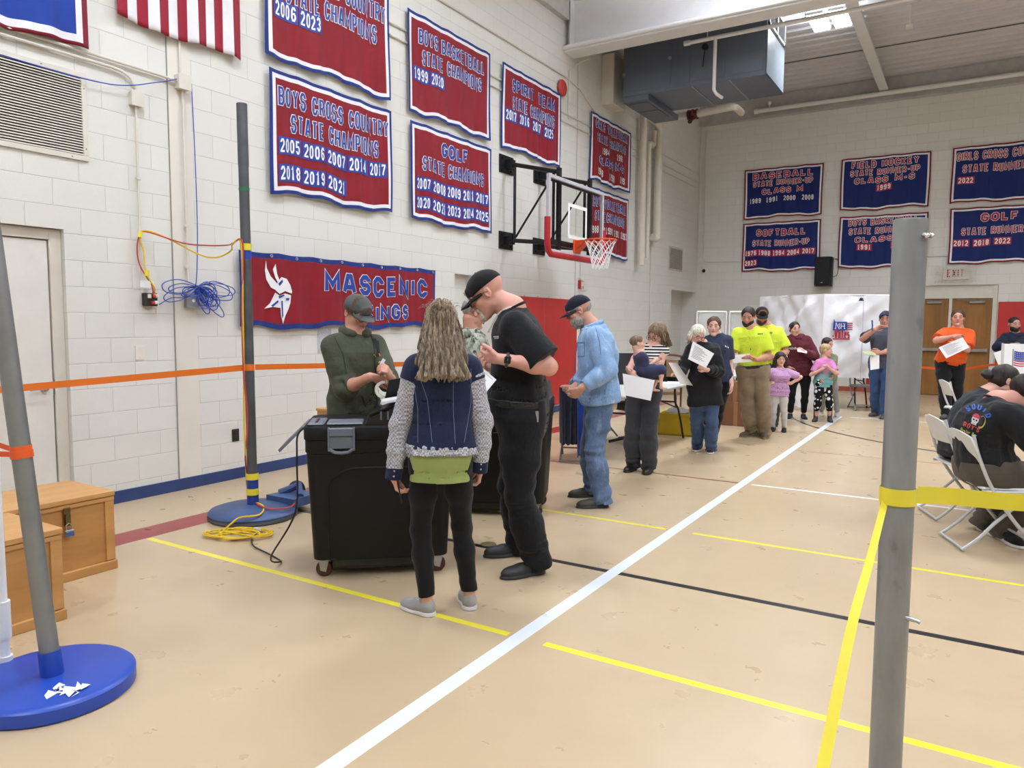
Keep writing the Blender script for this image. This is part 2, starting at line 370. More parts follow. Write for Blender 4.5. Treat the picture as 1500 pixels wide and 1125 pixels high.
# exit double doors
d = struct(thing('door_2', '', '', (-0.42, YW, 0))); del d['label'], d['category']
Wd = wood((122, 82, 38), (164, 116, 60), (14, 14, 1.1))
MB().box((-1.255, YW+0.02, 0), (-1.17, YW+0.1, 2.375)).box((0.335, YW+0.02, 0), (0.415, YW+0.1, 2.375)).box((-1.17, YW+0.02, 2.10), (0.335, YW+0.1, 2.17)).box((-0.455, YW+0.015, 0), (-0.395, YW+0.1, 2.10)).box((-1.17, YW+0.05, 2.17), (0.335, YW+0.09, 2.375)).build('door_frame', M_TRIMW, d)
for a, b in ((-1.165, -0.46), (-0.39, 0.33)):
    lf = MB().box((a, YW+0.045, 0.01), (b, YW+0.09, 2.095), bev=0.003).build('door_leaf', Wd, d)
    MB().box((a+0.04, YW-0.045, 0.965), (b-0.04, YW-0.005, 1.035), bev=0.01).box((a+0.04, YW-0.03, 0.96), (a+0.12, YW+0.045, 1.04)).box((b-0.12, YW-0.03, 0.96), (b-0.04, YW+0.045, 1.04)).build('push_bar', mat((168, 164, 158), 0.35, 0.6, name='bar_metal'), lf)
    MB().box((b-0.42, YW-0.01, 1.99), (b-0.12, YW+0.045, 2.05), bev=0.012).tube([(b-0.3, YW-0.012, 2.055), (b-0.62 if b > 0 else b-0.55, YW-0.03, 2.075)], 0.008, 6).build('door_closer', mat((150, 148, 144), 0.35, 0.5, name='closer_metal'), lf)
# ------------------------------------------------------------------ block lettering
GL = {}
def _g(ch, w, *st): GL[ch] = (w, [[tuple(map(float, p.split(','))) for p in s.split()] for s in st])
_oct = '.3,0 .7,0 1,.22 1,.78 .7,1 .3,1 0,.78 0,.22 .3,0'
_g('A', .72, '0,0 .36,1 .64,1 1,0', '.16,.3 .84,.3'); _g('B', .66, '0,0 .7,0 1,.18 1,.34 .78,.5 1,.66 1,.82 .7,1 0,1 0,0', '0,.5 .78,.5')
_g('C', .66, '1,.3 1,.22 .7,0 .3,0 0,.22 0,.78 .3,1 .7,1 1,.78 1,.7'); _g('D', .66, '0,0 .65,0 1,.25 1,.75 .65,1 0,1 0,0')
_g('E', .6, '1,0 0,0 0,1 1,1', '0,.5 .75,.5'); _g('F', .6, '0,0 0,1 1,1', '0,.5 .75,.5')
_g('G', .66, '1,.72 1,.78 .7,1 .3,1 0,.78 0,.22 .3,0 .7,0 1,.22 1,.45 .55,.45'); _g('H', .68, '0,0 0,1', '1,0 1,1', '0,.5 1,.5')
_g('I', .2, '.5,0 .5,1'); _g('J', .55, '0,.25 .3,0 .7,0 1,.22 1,1'); _g('K', .68, '0,0 0,1', '1,1 .1,.5 1,0'); _g('L', .58, '0,1 0,0 1,0')
_g('M', .82, '0,0 0,1 .5,.35 1,1 1,0'); _g('N', .68, '0,0 0,1 1,0 1,1'); _g('O', .66, _oct); _g('P', .64, '0,0 0,1 .7,1 1,.8 1,.62 .7,.44 0,.44')
_g('Q', .66, _oct, '.6,.3 1,0'); _g('R', .68, '0,0 0,1 .7,1 1,.8 1,.64 .7,.46 0,.46', '.55,.46 1,0'); _g('S', .64, '0,.25 0,.2 .3,0 .7,0 1,.2 1,.36 .75,.5 .25,.5 0,.64 0,.8 .3,1 .7,1 1,.8 1,.75')
_g('T', .64, '0,1 1,1', '.5,1 .5,0'); _g('U', .66, '0,1 0,.22 .3,0 .7,0 1,.22 1,1'); _g('V', .7, '0,1 .42,0 .58,0 1,1'); _g('W', .9, '0,1 .2,0 .3,0 .5,.7 .7,0 .8,0 1,1'); _g('X', .7, '0,0 1,1', '0,1 1,0')
_g('Y', .7, '0,1 .5,.48 1,1', '.5,.48 .5,0'); _g('-', .4, '0,.45 1,.45'); _g("'", .15, '.5,1 .5,.75'); _g(' ', .42); _g('.', .2, '.5,0 .5,.03')
_g('0', .6, _oct); _g('1', .42, '.1,.8 .5,1 .5,0', '.0,0 1,0'); _g('2', .6, '0,.76 0,.8 .3,1 .7,1 1,.8 1,.6 0,.05 0,0 1,0 1,.1'); _g('3', .6, '0,.8 .3,1 .7,1 1,.8 1,.64 .75,.5 .4,.5', '.75,.5 1,.36 1,.2 .7,0 .3,0 0,.2')
_g('4', .62, '.78,0 .78,1 0,.3 1,.3'); _g('5', .6, '1,1 0,1 0,.55 .7,.58 1,.42 1,.2 .7,0 .3,0 0,.2'); _g('6', .6, '1,.8 .7,1 .3,1 0,.78 0,.22 .3,0 .7,0 1,.2 1,.38 .7,.55 0,.5')
_g('7', .6, '0,.85 0,1 1,1 1,.9 .4,.2 .4,0'); _g('8', .6, '.25,.5 0,.66 0,.8 .3,1 .7,1 1,.8 1,.66 .75,.5 .25,.5 0,.34 0,.2 .3,0 .7,0 1,.2 1,.34 .75,.5'); _g('9', .6, '0,.2 .3,0 .7,0 1,.22 1,.78 .7,1 .3,1 0,.8 0,.62 .3,.45 1,.5')
for ch, a in (('a', '1,.6 0,.6|1,.6 1,0 0,0 0,.33 1,.33'), ('t', '.4,1 .4,0 1,0|0,.65 1,.65'), ('e', '0,.33 1,.33 1,.62 0,.62 0,0 1,0'), ('o', '0,0 1,0 1,.62 0,.62 0,0'), ('s', '0,0 1,0 1,.31 0,.31 0,.62 1,.62'), ('r', '0,0 0,.62 1,.62 1,.5'), ('y', '0,.62 .5,0|1,.62 .4,-.3'), ('l', '.5,1 .5,0'), ('i', '.5,.62 .5,0'), ('d', '1,1 1,0 0,0 0,.62 1,.62')):
    _g(ch, .2 if ch in 'li' else .5, *a.split('|'))
def strip(pts, hw, ext=0.0):
    P = [np.array(p, float) for p in pts]; closed = np.allclose(P[0], P[-1]) and len(P) > 2
    if closed: P = P[:-1]
    n = len(P)
    if not closed and ext:
        d = P[0]-P[1]; P[0] = P[0]+d/np.linalg.norm(d)*ext; d = P[-1]-P[-2]; P[-1] = P[-1]+d/np.linalg.norm(d)*ext
    L = []
    for i in range(n):
        ds = []
        if closed or i > 0: d = P[i]-P[i-1]; ds.append(d/np.linalg.norm(d))
        if closed or i < n-1: d = P[(i+1) % n]-P[i]; ds.append(d/np.linalg.norm(d))
        ns = [np.array([-d[1], d[0]]) for d in ds]; mm = sum(ns); q = np.linalg.norm(mm)
        mm = mm/q if q > 1e-6 else ns[0]; k = hw/max(0.45, mm @ ns[0]); L.append((P[i]+mm*k, P[i]-mm*k))
    return L, closed
def text_quads(s, h, th, width=None, bold=0.0, ext=0.0, x0=0.0, y0=0.0, center=True, gap=0.13):
    """quads [(4 2d points)] of a line of block text, width fits the line"""
    adv = []; x = 0
    for ch in s: w_, st = GL[ch]; adv.append(x); x += w_+gap+th*0.3
    x -= gap; k = (width/x) if width else h; out = []
    for ch, a in zip(s, adv):
        w_, st = GL[ch]; W = w_*k; A = a*k; t = min(th*h, .21*k)
        for poly in st:
            pts = [(A+t/2+p[0]*(W-t), t/2+p[1]*(h-t)) for p in poly]
            L, closed = strip(pts, t/2+bold, (t*0.02 if ext == 0 else ext) if True else 0)
            m_ = len(L)
            for i in range(m_ if closed else m_-1):
                (a0, b0), (a1, b1) = L[i], L[(i+1) % m_]; nn = max(1, int(np.linalg.norm(a1-a0)/0.06))
                for q in range(nn):
                    f, g_ = q/nn, (q+1)/nn; out.append((a0*(1-f)+a1*f, a0*(1-g_)+a1*g_, b0*(1-g_)+b1*g_, b0*(1-f)+b1*f))
    off = np.array([x0-(x*k/2 if center else 0), y0]); return [[p+off for p in q] for q in out]
def word_gaps(s, width, cx, th=0.23, gap=0.13):
    adv = []; x = 0
    for ch in s: adv.append(x); x += GL[ch][0]+gap+th*0.3
    x -= gap; k = width/x; c = [-9]+[cx-width/2+(a+(GL[' '][0])/2)*k for ch, a in zip(s, adv) if ch == ' ']+[9]; return list(zip(c[:-1], c[1:]))
# ------------------------------------------------------------------ banners
RED, BLUE, WHT = (138, 20, 36), (26, 52, 128), (236, 236, 240)
def bmat(c, n): return cloth(c, 0.10, 3.0, 1400, 0.5, 5.0, 0.6, n)
M_RED, M_BLUE, M_WHT = bmat(RED, 'red_nylon'), bmat(BLUE, 'blue_nylon'), bmat(WHT, 'white_nylon')
M_NAVY = bmat((18, 38, 104), 'navy_nylon'); M_MAROON = bmat((122, 24, 44), 'maroon_nylon')
M_LB = mat((38, 66, 158), 0.6, var=0.05, name='blue_applique'); M_LW = mat((240, 240, 243), 0.6, var=0.03, name='white_applique'); M_LR = mat((176, 36, 60), 0.6, var=0.05, name='red_applique')
M_BRASS = mat((200, 198, 190), 0.3, 0.9, name='grommet_metal')
def banner(name, label, ax, u0, z0, W, H, field, border, lines, fill, years=(), patch=None, seed=0, group=None, bw=0.035, sw=0.04, stripe=None, grom=0):
    r = random.Random(seed); ph = [r.uniform(0, 6.28) for _ in range(6)]
    if ax == 0: O, U, N = np.array([XW, u0, z0]), np.array([0, 1.0, 0]), np.array([1.0, 0, 0])
    else: O, U, N = np.array([u0, YW, z0]), np.array([1.0, 0, 0]), np.array([0, -1.0, 0])
    Zv = np.array([0, 0, 1.0])
    def S(s, t, e=0.0):
        k = 0.35+0.9*(1-t/H); wv = 0.010*math.sin(s*11+ph[0]+t*1.5)+0.006*math.sin(s*23+ph[1]-t*2)+0.004*math.sin(s*41+ph[2])
        dz = -0.012*(abs(math.sin(s*math.pi/0.45+ph[3])))*(t/H) + (0.020*math.sin(s*5+ph[4]) + 0.010*math.sin(s*13+ph[5]))*(1-t/H)
        du = 0.012*math.sin(t*4+ph[3])*(s/W-0.5)
        return O+U*(s+du)+Zv*(t+dz)+N*(0.050+wv*k+e)
    root = thing(name, label, 'banner', O+U*W/2, group)
    def cuts(L, steps):
        c = [0, bw, bw+sw, L-bw-sw, L-bw, L]; mid = np.linspace(bw+sw, L-bw-sw, steps)[1:-1]; return sorted(set([round(x, 5) for x in c+list(mid)]))
    us, ts = cuts(W, 64), cuts(H, 16); mb = MB(); nu = len(us)
    Q = [S(a, b) for b in ts for a in us]; B = [p-N*0.004 for p in Q]; base = len(Q)
    mb.mat(border); vs = Q+B; fs = {0: [], 1: [], 2: []}
    for j in range(len(ts)-1):
        for i in range(nu-1):
            d = min((us[i]+us[i+1])/2, W-(us[i]+us[i+1])/2, (ts[j]+ts[j+1])/2, H-(ts[j]+ts[j+1])/2); k = 0 if d < bw else (1 if d < bw+sw else 2)
            f = (j*nu+i, j*nu+i+1, (j+1)*nu+i+1, (j+1)*nu+i); fs[k].append(f); fs[k].append(tuple(q+base for q in reversed(f)))
    for i in range(nu-1): fs[0] += [(i, i+base, i+1+base, i+1), ((len(ts)-1)*nu+i, (len(ts)-1)*nu+i+1, (len(ts)-1)*nu+i+1+base, (len(ts)-1)*nu+i+base)]
    for j in range(len(ts)-1): fs[0] += [(j*nu, (j+1)*nu, (j+1)*nu+base, j*nu+base), (j*nu+nu-1, j*nu+nu-1+base, (j+1)*nu+nu-1+base, (j+1)*nu+nu-1)]
    mb.add(vs, fs[0]); o = 0
    for k, mm in ((1, stripe or M_WHT), (2, field)):
        mb.mat(mm)
        for f in fs[k]: mb.f.append(f); mb.mi.append(mb.cur)
    c_ = mb.build('cloth', None, root, True)
    def put(mb, quads, e):
        for q in quads:
            P = [S(p[0], p[1], e) for p in q]; mb.add(P, [(0, 1, 2, 3)])
    for (txt, cx, ty, h, wd, th) in lines:
        A0, B0 = text_quads(txt, h, th+.03, wd, 0.008, 0.008, cx, ty), text_quads(txt, h, th+.03, wd, 0.0, 0.0, cx, ty); gaps = word_gaps(txt, wd, cx)
        for g0, g1 in gaps:
            inn = lambda Q: [q for q in Q if g0 <= sum(p[0] for p in q)/4 < g1]
            a = MB(); a.mat(M_LW); put(a, inn(A0), 0.005); a.mat(fill); put(a, inn(B0), 0.009); a.build('lettering', None, root)
    for (txt, cx, ty, h, wd) in years:
        a = MB()
        if patch is not None:
            a.mat(patch); nn = 6
            for q in range(nn):
                x0, x1 = cx-wd/2-0.02+(wd+0.04)*q/nn, cx-wd/2-0.02+(wd+0.04)*(q+1)/nn
                put(a, [[(x0, ty-0.02), (x1, ty-0.02), (x1, ty+h+0.02), (x0, ty+h+0.02)]], 0.004)
        a.mat(M_LW); put(a, text_quads(txt, h, 0.2, wd, 0.0, 0.0, cx, ty), 0.008); a.build('year', None, root)
    if grom:
        a = MB()
        for i in range(grom):
            s = 0.06+(W-0.12)*i/(grom-1); p = S(s, H-bw*0.5, 0.004); a.tube([p+0.013*(U*math.cos(q)+Zv*math.sin(q)) for q in np.linspace(0, 2*math.pi, 9)[:-1]], 0.004, 5, closed=True)
        a.build('grommet', M_BRASS, root)
    return root, S
W6, H4 = 1.80, 1.20
def yr(row, xs, ty, h=0.125, wd=0.27): return [(t, x, ty, h, min(wd, .27)) for t, x in zip(row.split(), xs)]
GR = 'red championship banners on the left wall'; GB = 'blue runner-up banners on the end wall'
X5 = (0.25, 0.575, 0.90, 1.225, 1.55)
banner('banner', 'red banner reading cross country state champions 2006 2023, cut by the top of the frame', 0, 5.06, 4.11, W6, H4, M_RED, M_BLUE, [('BOYS CROSS COUNTRY', .92, .84, .19, 1.62, .2), ('STATE CHAMPIONS', .92, .58, .19, 1.32, .2)], M_LB, yr('2006 2023', X5, .42, .14, .31), M_LB, 1, GR)
banner('banner', 'red banner reading boys cross country state champions with two rows of years', 0, 5.09, 2.80, W6, H4, M_RED, M_BLUE, [('BOYS CROSS COUNTRY', .92, .87, .18, 1.64, .2), ('STATE CHAMPIONS', .92, .62, .18, 1.30, .2)], M_LB, yr('2005 2006 2007 2014 2017', X5, .41, .135, .30)+yr('2018 2019 2021', X5, .14, .135, .30), M_LB, 2, GR)
banner('banner', 'red banner reading boys basketball state champions 1999 2020', 0, 7.20, 4.09, W6, H4, M_RED, M_BLUE, [('BOYS BASKETBALL', .92, .86, .17, 1.42, .2), ('STATE CHAMPIONS', .92, .62, .17, 1.30, .2)], M_LB, yr('1999 2020', X5, .42, .135, .29), M_LB, 3, GR)
banner('banner', 'red golf state champions banner with ten years, over the bearded man in black', 0, 7.24, 2.79, W6, H4, M_RED, M_BLUE, [('GOLF', .92, .88, .17, .6, .2), ('STATE CHAMPIONS', .92, .63, .17, 1.36, .2)], M_LB, yr('2007 2008 2009 2011 2017', X5, .39, .13, .30)+yr('2020 2021 2023 2024 2025', X5, .15, .13, .30), M_LB, 4, GR)
banner('banner', 'red banner reading spirit team state champions, over the backboard brackets', 0, 9.32, 4.08, W6, H4, M_RED, M_BLUE, [('SPIRIT TEAM', .92, .85, .18, 1.34, .2), ('STATE CHAMPIONS', .92, .60, .18, 1.30, .2)], M_LB, yr('2007 2016 2017 2025', (.24, .62, 1.0, 1.38), .42, .14, .32), M_LB, 5, GR)
banner('banner', 'upper red banner reading girls volleyball state champions class M-S', 0, 12.26, 4.09, W6, H4, M_RED, M_BLUE, [('GIRLS VOLLEYBALL', .92, .95, .15, 1.5, .2), ('STATE CHAMPIONS', .92, .72, .15, 1.34, .2), ('CLASS M-S', .92, .34, .14, 1.1, .2)], M_LB, yr('1984 1985', (.62, 1.28), .54, .12, .28)+yr('1988 1990 1992', (.42, .94, 1.42), .12, .13, .28), None, 6, GR)
banner('banner', 'lower red volleyball banner partly seen through the glass backboard', 0, 12.22, 2.78, W6, H4, M_RED, M_BLUE, [('BOYS VOLLEYBALL', .92, .88, .17, 1.5, .2), ('STATE CHAMPIONS', .92, .63, .17, 1.34, .2)], M_LB, yr('1988 1990 1991 1991 1993', X5, .40, .13, .28), None, 7, GR)
def b2(label, x, z, lines, years, seed, patch=M_LR): banner('banner', label, 1, x, z, 1.78, 1.17, M_NAVY, M_MAROON, lines, M_LR, years, patch, seed, GB, 0.03, 0.035)
b2('blue banner reading baseball state runner-up class M', -4.87, 4.06, [('BASEBALL', .89, .92, .15, 1.38, .2), ('STATE RUNNER-UP', .89, .75, .13, 1.36, .2), ('CLASS M', .89, .56, .13, .94, .2)], yr('1989 1991 2000 2008', (.27, .66, 1.06, 1.47), .37, .115, .27), 11, None)
b2('blue banner reading softball state runner-up with six years', -4.87, 2.79, [('SOFTBALL', .89, .84, .16, 1.14, .2), ('STATE RUNNER-UP', .89, .60, .14, 1.30, .2)], yr('1976 1988 1994 2004 2017', (.21, .53, .86, 1.19, 1.52), .38, .115, .27)+yr('2023', (.21,), .14, .115, .27), 12)
b2('blue banner reading field hockey state runner-up 1999', -2.71, 4.09, [('FIELD HOCKEY', .89, .93, .15, 1.34, .2), ('STATE RUNNER-UP', .89, .76, .13, 1.38, .2), ('CLASS M-S', .89, .59, .13, 1.2, .2)], yr('1999', (.89,), .43, .11, .29), 13)
b2('blue banner reading boys basketball state runner-up, partly behind the near steel post', -2.70, 2.80, [('BOYS BASKETBALL', .89, .96, .14, 1.40, .2), ('STATE RUNNER-UP', .89, .76, .14, 1.36, .2), ('CLASS M', .89, .58, .12, 1.1, .2)], yr('1991 2001', (.54, 1.22), .42, .11, .27), 14)
b2('blue banner reading girls cross country state runner-up 2022, upper one cut by the right edge', -.54, 4.10, [('GIRLS CROSS COUNTRY', .89, .88, .17, 1.62, .2), ('STATE RUNNER-UP', .89, .62, .16, 1.38, .2)], yr('2022', (.27,), .40, .115, .29), 15)
b2('blue banner reading golf state runner-up, above the exit sign', -.52, 2.83, [('GOLF', .89, .87, .17, .66, .2), ('STATE RUNNER-UP', .89, .60, .15, 1.34, .2)], yr('2012 2018 2022', (.22, .59, .96), .38, .115, .30), 16)
# the long school banner beside the post
rt, S = banner('banner', 'long low red school banner with white emblem behind the man in green fleece', 0, 4.69, 1.46, 3.05, 0.74, M_RED, M_BLUE, [('MASCENIC', 1.98, .37, .23, 1.78, .2), ('VIKINGS', 1.98, .09, .18, 1.06, .2)], M_LB, (), None, 21, None, 0.05, 0.001, M_BLUE, 10)
def poly_mesh(pts, e, S, mb):
    bm = bmesh.new(); f = bm.faces.new([bm.verts.new((p[0], p[1], 0)) for p in pts]); bmesh.ops.triangulate(bm, faces=[f]); bm.verts.ensure_lookup_table(); bm.verts.index_update()
    V = [S(v.co.x, v.co.y, e) for v in bm.verts]; F = [tuple(v.index for v in f.verts) for f in bm.faces]; bm.free(); mb.add(V, F)
em = MB(); em.mat(M_LW)                                # plain white horned-helmet emblem
def E(pts): return [(0.30+p[0]*0.42, 0.10+p[1]*0.56) for p in pts]
poly_mesh(E([(.30, .50), (.33, .62), (.16, .74), (.06, .88), (.04, 1.02), (.0, .84), (.04, .68), (.16, .54)]), .008, S, em)
poly_mesh(E([(.42, .66), (.34, .78), (.30, .96), (.22, .86), (.28, .72), (.36, .63)]), .007, S, em)
poly_mesh(E([(.28, .50), (.34, .64), (.46, .74), (.62, .72), (.74, .62), (.80, .50), (.78, .46), (.56, .50), (.40, .44)]), .0075, S, em)
poly_mesh(E([(.27, .46), (.40, .41), (.56, .46), (.76, .43), (.74, .30), (.66, .18), (.56, .06), (.50, -.08), (.44, .06), (.42, .20), (.20, .20), (-.02, .14), (.14, .26)]), .0075, S, em)
em.mat(M_LB)
for q in ([(.36, .40), (.52, .44), (.54, .42), (.38, .36)], [(.44, .32), (.48, .33), (.50, .06), (.47, .02)], [(.58, .38), (.70, .38), (.68, .34), (.58, .34)], [(.16, .22), (.34, .33), (.36, .30), (.2, .2)], [(.36, .62), (.48, .7), (.5, .66), (.4, .58)]): poly_mesh(E(q), .011, S, em)
em.build('emblem', None, rt)
# the flags at the top left
def hang(name, label, u0, z0, W, H, zones, seed, cat='flag'):
    r = random.Random(seed); ph = [r.uniform(0, 6) for _ in range(3)]
    root = thing(name, label, cat, (XW, u0+W/2, z0)); mb = MB(); nu, nt = 78, 44
    def Sf(a, b): s, t = a*W, b*H; return (XW+0.06+(0.014*math.sin(s*17+ph[0])+0.008*math.sin(s*33+ph[1]+t))*(1.2-b*0.7), u0+s, z0+t+(0.018*math.sin(s*6+ph[2]))*(1-b))
    vs = [Sf(i/nu, j/nt) for j in range(nt+1) for i in range(nu+1)]; mb.v = [tuple(p) for p in vs]
    for j in range(nt):
        for i in range(nu):
            mb.mat(zones((i+.5)/nu, (j+.5)/nt)); mb.f.append((j*(nu+1)+i, j*(nu+1)+i+1, (j+1)*(nu+1)+i+1, (j+1)*(nu+1)+i)); mb.mi.append(mb.cur)
    o = mb.build('cloth', None, root, True); md = o.modifiers.new('thick', 'SOLIDIFY'); md.thickness = 0.003; return root
hang('flag', 'red and white striped national flag cut by the top of the frame', 3.57, 3.95, 1.19, 1.9, lambda a, b: (M_NAVY if (b > .62 and a < .54) else (bmat((150, 24, 48), 'flag_red') if int(a*13) % 2 == 0 else M_WHT)), 3)
def zb(a, b):
    d = min(a*1.7, (1-a)*1.7, b*1.2, (1-b)*1.2); return bmat((130, 26, 46), 'flag_red') if d < .04 else (M_WHT if d < .085 else bmat((26, 62, 156), 'blue_nylon'))
hang('flag', 'blue flag with white and red border in the top left corner', 1.63, 3.60, 1.70, 1.22, zb, 5)
# ------------------------------------------------------------------ wall fittings
M_CON = mat((218, 213, 201), 0.45, var=0.05, name='painted_conduit')
def clip(mb, p, ax): mb.box((p[0]-0.01, p[1]-0.02, p[2]-0.008), (p[0]+0.014, p[1]+0.02, p[2]+0.008))
r = thing('wall_vent', 'large louvred air grille in a cream frame over the left door', 'vent', (XW, 2.75, 2.76))
g = MB()
for a, b, c, d_ in ((2.13, 3.33, 2.765, 2.805), (2.13, 3.33, 3.40, 3.44), (2.13, 2.17, 2.805, 3.40), (3.29, 3.33, 2.805, 3.40)): g.box((XW+0.002, a, c), (XW+0.018, b, d_), bev=0.003)
g.build('frame', M_CON, r)
g = MB()
for i in range(29):
    z = 2.811+i*0.0203; g.add([(XW+0.016, 2.17, z), (XW+0.016, 3.29, z), (XW+0.003, 3.29, z+0.0125), (XW+0.003, 2.17, z+0.0125), (XW+0.014, 2.17, z-0.003), (XW+0.014, 3.29, z-0.003), (XW+0.001, 3.29, z+0.009), (XW+0.001, 2.17, z+0.009)], [(0, 1, 2, 3), (4, 5, 6, 7), (0, 1, 5, 4)])
g.build('louvres', M_CON, r); MB().box((XW+0.0005, 2.17, 2.805), (XW+0.0015, 3.29, 3.40)).build('duct_shade_sheet', mat((40, 40, 40), 0.9, var=0, name='duct_shade'), r)  # flat dark sheet: its colour stands in for the shade behind the louvres
g = MB()
for y, z in ((3.31, 2.86), (3.31, 3.32), (3.2, 2.785), (2.62, 2.785), (3.0, 3.42)): g.ball((XW+0.018, y, z), 0.006, 8)
g.build('screws', mat((150, 146, 140), 0.4, 0.5, name='screw'), r)
r = thing('junction_box', 'cream square junction box on the bent conduit beside the grille', 'electrical box', (XW, 3.73, 3.28)); MB().box((XW+0.001, 3.68, 3.29), (XW+0.055, 3.78, 3.40), bev=0.004).build('box', M_CON, r); MB().box((XW+0.055, 3.673, 3.283), (XW+0.06, 3.787, 3.407), bev=0.002).build('cover', M_CON, r)
r = thing('junction_box', 'cream junction box just below the striped flag', 'electrical box', (XW, 4.15, 3.53)); MB().box((XW+0.001, 4.10, 3.53), (XW+0.075, 4.21, 3.65), bev=0.004).build('box', M_CON, r); MB().box((XW+0.075, 4.094, 3.524), (XW+0.08, 4.216, 3.656), bev=0.002).build('cover', M_CON, r)
X1 = XW+0.028
g = MB(); g.tube(smooth_path([(X1, 1.9, 3.54), (X1, 3.25, 3.545), (X1, 3.52, 3.545)], 2)+smooth_path([(X1, 3.60, 3.54), (X1, 3.69, 3.50), (X1, 3.725, 3.41)], 5), 0.012, 8); g.tube([(X1, 3.725, 3.285), (X1, 3.722, 2.0), (X1, 3.722, 1.76)], 0.009, 8)
clip(g, (X1, 3.0, 3.545), 0); clip(g, (X1, 3.722, 2.7), 0); tag(rebase(g.build('conduit', M_CON, None, True)), 'conduit bending down through a junction box to the black outlet box', 'conduit')
g = MB(); g.tube([(X1, 1.9, 3.60), (X1, 3.4, 3.602), (X1, 3.98, 3.60), (X1+.01, 4.10, 3.59)], 0.012, 8); g.tube([(X1-.012, 4.15, 3.655), (X1-.012, 4.15, 4.2)], 0.010, 8); g.tube([(X1, 4.16, 3.525), (X1, 4.165, 1.78)], 0.011, 8); clip(g, (X1, 4.16, 2.36), 0); clip(g, (X1, 4.16, 2.0), 0)
tag(rebase(g.build('conduit', M_CON, None, True)), 'straight conduit running through the box below the striped flag to the steel box', 'conduit')
M_DKM = mat((58, 56, 56), 0.5, 0.3, name='dark_box')
r = thing('outlet_box', 'black outlet box with red and white plugs on the left wall', 'outlet', (XW, 3.79, 1.65)); MB().box((XW+0.001, 3.735, 1.645), (XW+0.06, 3.845, 1.755), bev=0.006).build('box', M_DKM, r)
MB().box((XW+0.06, 3.80, 1.715), (XW+0.09, 3.835, 1.745), bev=0.006).box((XW+0.06, 3.80, 1.66), (XW+0.09, 3.835, 1.69), bev=0.006).box((XW+0.06, 3.75, 1.71), (XW+0.075, 3.78, 1.745), bev=0.004).build('white_plug', mat((226, 222, 214), 0.4, name='white_plastic'), r)['label'] = 'white plug'
MB().box((XW+0.06, 3.775, 1.66), (XW+0.095, 3.80, 1.685), bev=0.006).box((XW+0.075, 3.785, 1.715), (XW+0.10, 3.81, 1.74), bev=0.006).build('red_plug', mat((196, 62, 44), 0.4, name='red_plastic'), r)['label'] = 'red plug'
r = thing('electrical_box', 'brushed steel box in the middle of the blue cable tangle', 'electrical box', (XW, 4.185, 1.64)); MB().box((XW+0.001, 4.13, 1.64), (XW+0.05, 4.25, 1.76), bev=0.004).build('box', mat((150, 152, 156), 0.35, 0.7, name='steel'), r)
MB().box((XW+0.05, 4.128, 1.638), (XW+0.054, 4.252, 1.762), bev=0.002).build('cover_plate', mat((176, 178, 184), 0.3, 0.6, name='steel_plate'), r); MB().lathe([(0.014, 0), (0.012, 0.006)], (XW+0.054, 4.19, 1.70), (1, 0, 0), 14).build('socket', mat((235, 235, 235), 0.4, name='white_plastic'), r)
r = thing('wall_outlet', 'small dark power outlet low on the wall left of the far post', 'outlet', (XW, 4.64, 0.37)); MB().box((XW+0.001, 4.602, 0.365), (XW+0.008, 4.682, 0.485), bev=0.002).build('plate', M_DKM, r); MB().box((XW+0.008, 4.625, 0.385), (XW+0.012, 4.66, 0.42), bev=0.002).box((XW+0.008, 4.625, 0.43), (XW+0.012, 4.66, 0.465), bev=0.002).build('sockets', mat((36, 36, 36), 0.5), r)
tag(rebase(MB().box((XW+0.001, 3.66, 1.19), (XW+0.007, 3.74, 1.31), bev=0.002).ball((XW+0.007, 3.70, 1.29), 0.004, 6).ball((XW+0.007, 3.70, 1.21), 0.004, 6).build('blank_plate', M_CREAM)), 'cream blank wall plate between the left door and the wall joint', 'wall plate')
tag(rebase(MB().box((XW+0.001, 5.72, 1.18), (XW+0.004, 5.92, 1.45)).build('paper_notice', mat((186, 188, 196), 0.7, var=0.3, vs=60, name='paper_grey'))), 'small grey paper taped to the wall below the long red banner', 'paper')
# blue network cable
M_BC = mat((48, 78, 176), 0.45, var=0.1, name='blue_cable')
g = MB(); g.tube(smooth_path([(XW+0.05, 1.9, 3.44), (XW+0.05, 2.8, 3.39), (XW+0.05, 3.5, 3.40), (XW+0.06, 3.9, 3.52), (XW+0.055, 4.09, 3.60)], 8), 0.0045, 6)
g.tube(smooth_path([(XW+0.05, 4.235, 3.6), (XW+0.05, 4.25, 3.0), (XW+0.05, 4.255, 2.4), (XW+0.05, 4.24, 2.0), (XW+0.05, 4.22, 1.83)], 8), 0.0045, 6)
r2 = random.Random(4)
for i in range(22):                                   # coiled loops, tied at the box
    a = -0.62+r2.uniform(-.62, .62); L = r2.uniform(.12, .36)*(1.15 if a > -.8 else .9); sgn = 1 if i < 17 else -1; wd = r2.uniform(.03, .075)
    c = np.array([4.225, 1.83]); d_ = np.array([sgn*math.cos(a), math.sin(a)]); n_ = np.array([-d_[1], d_[0]])
    if sgn < 0: d_ = np.array([-math.cos(a*.5), math.sin(a*.5)]); L *= .85
    pp = [c, c+d_*L*.5+n_*wd, c+d_*L+n_*wd*.6, c+d_*L*1.03-n_*wd*.5, c+d_*L*.55-n_*wd, c]
    off = r2.uniform(0.012, .075); g.tube(smooth_path([(XW+0.03+off*(1 if k in (2, 3) else .8), p[0], p[1]) for k, p in enumerate(pp)], 7), 0.0045, 6)
g.tube(smooth_path([(XW+0.07, 4.1, 1.72), (XW+0.05, 3.98, 1.72), (XW+0.07, 3.85, 1.66)], 6), 0.0045, 6)
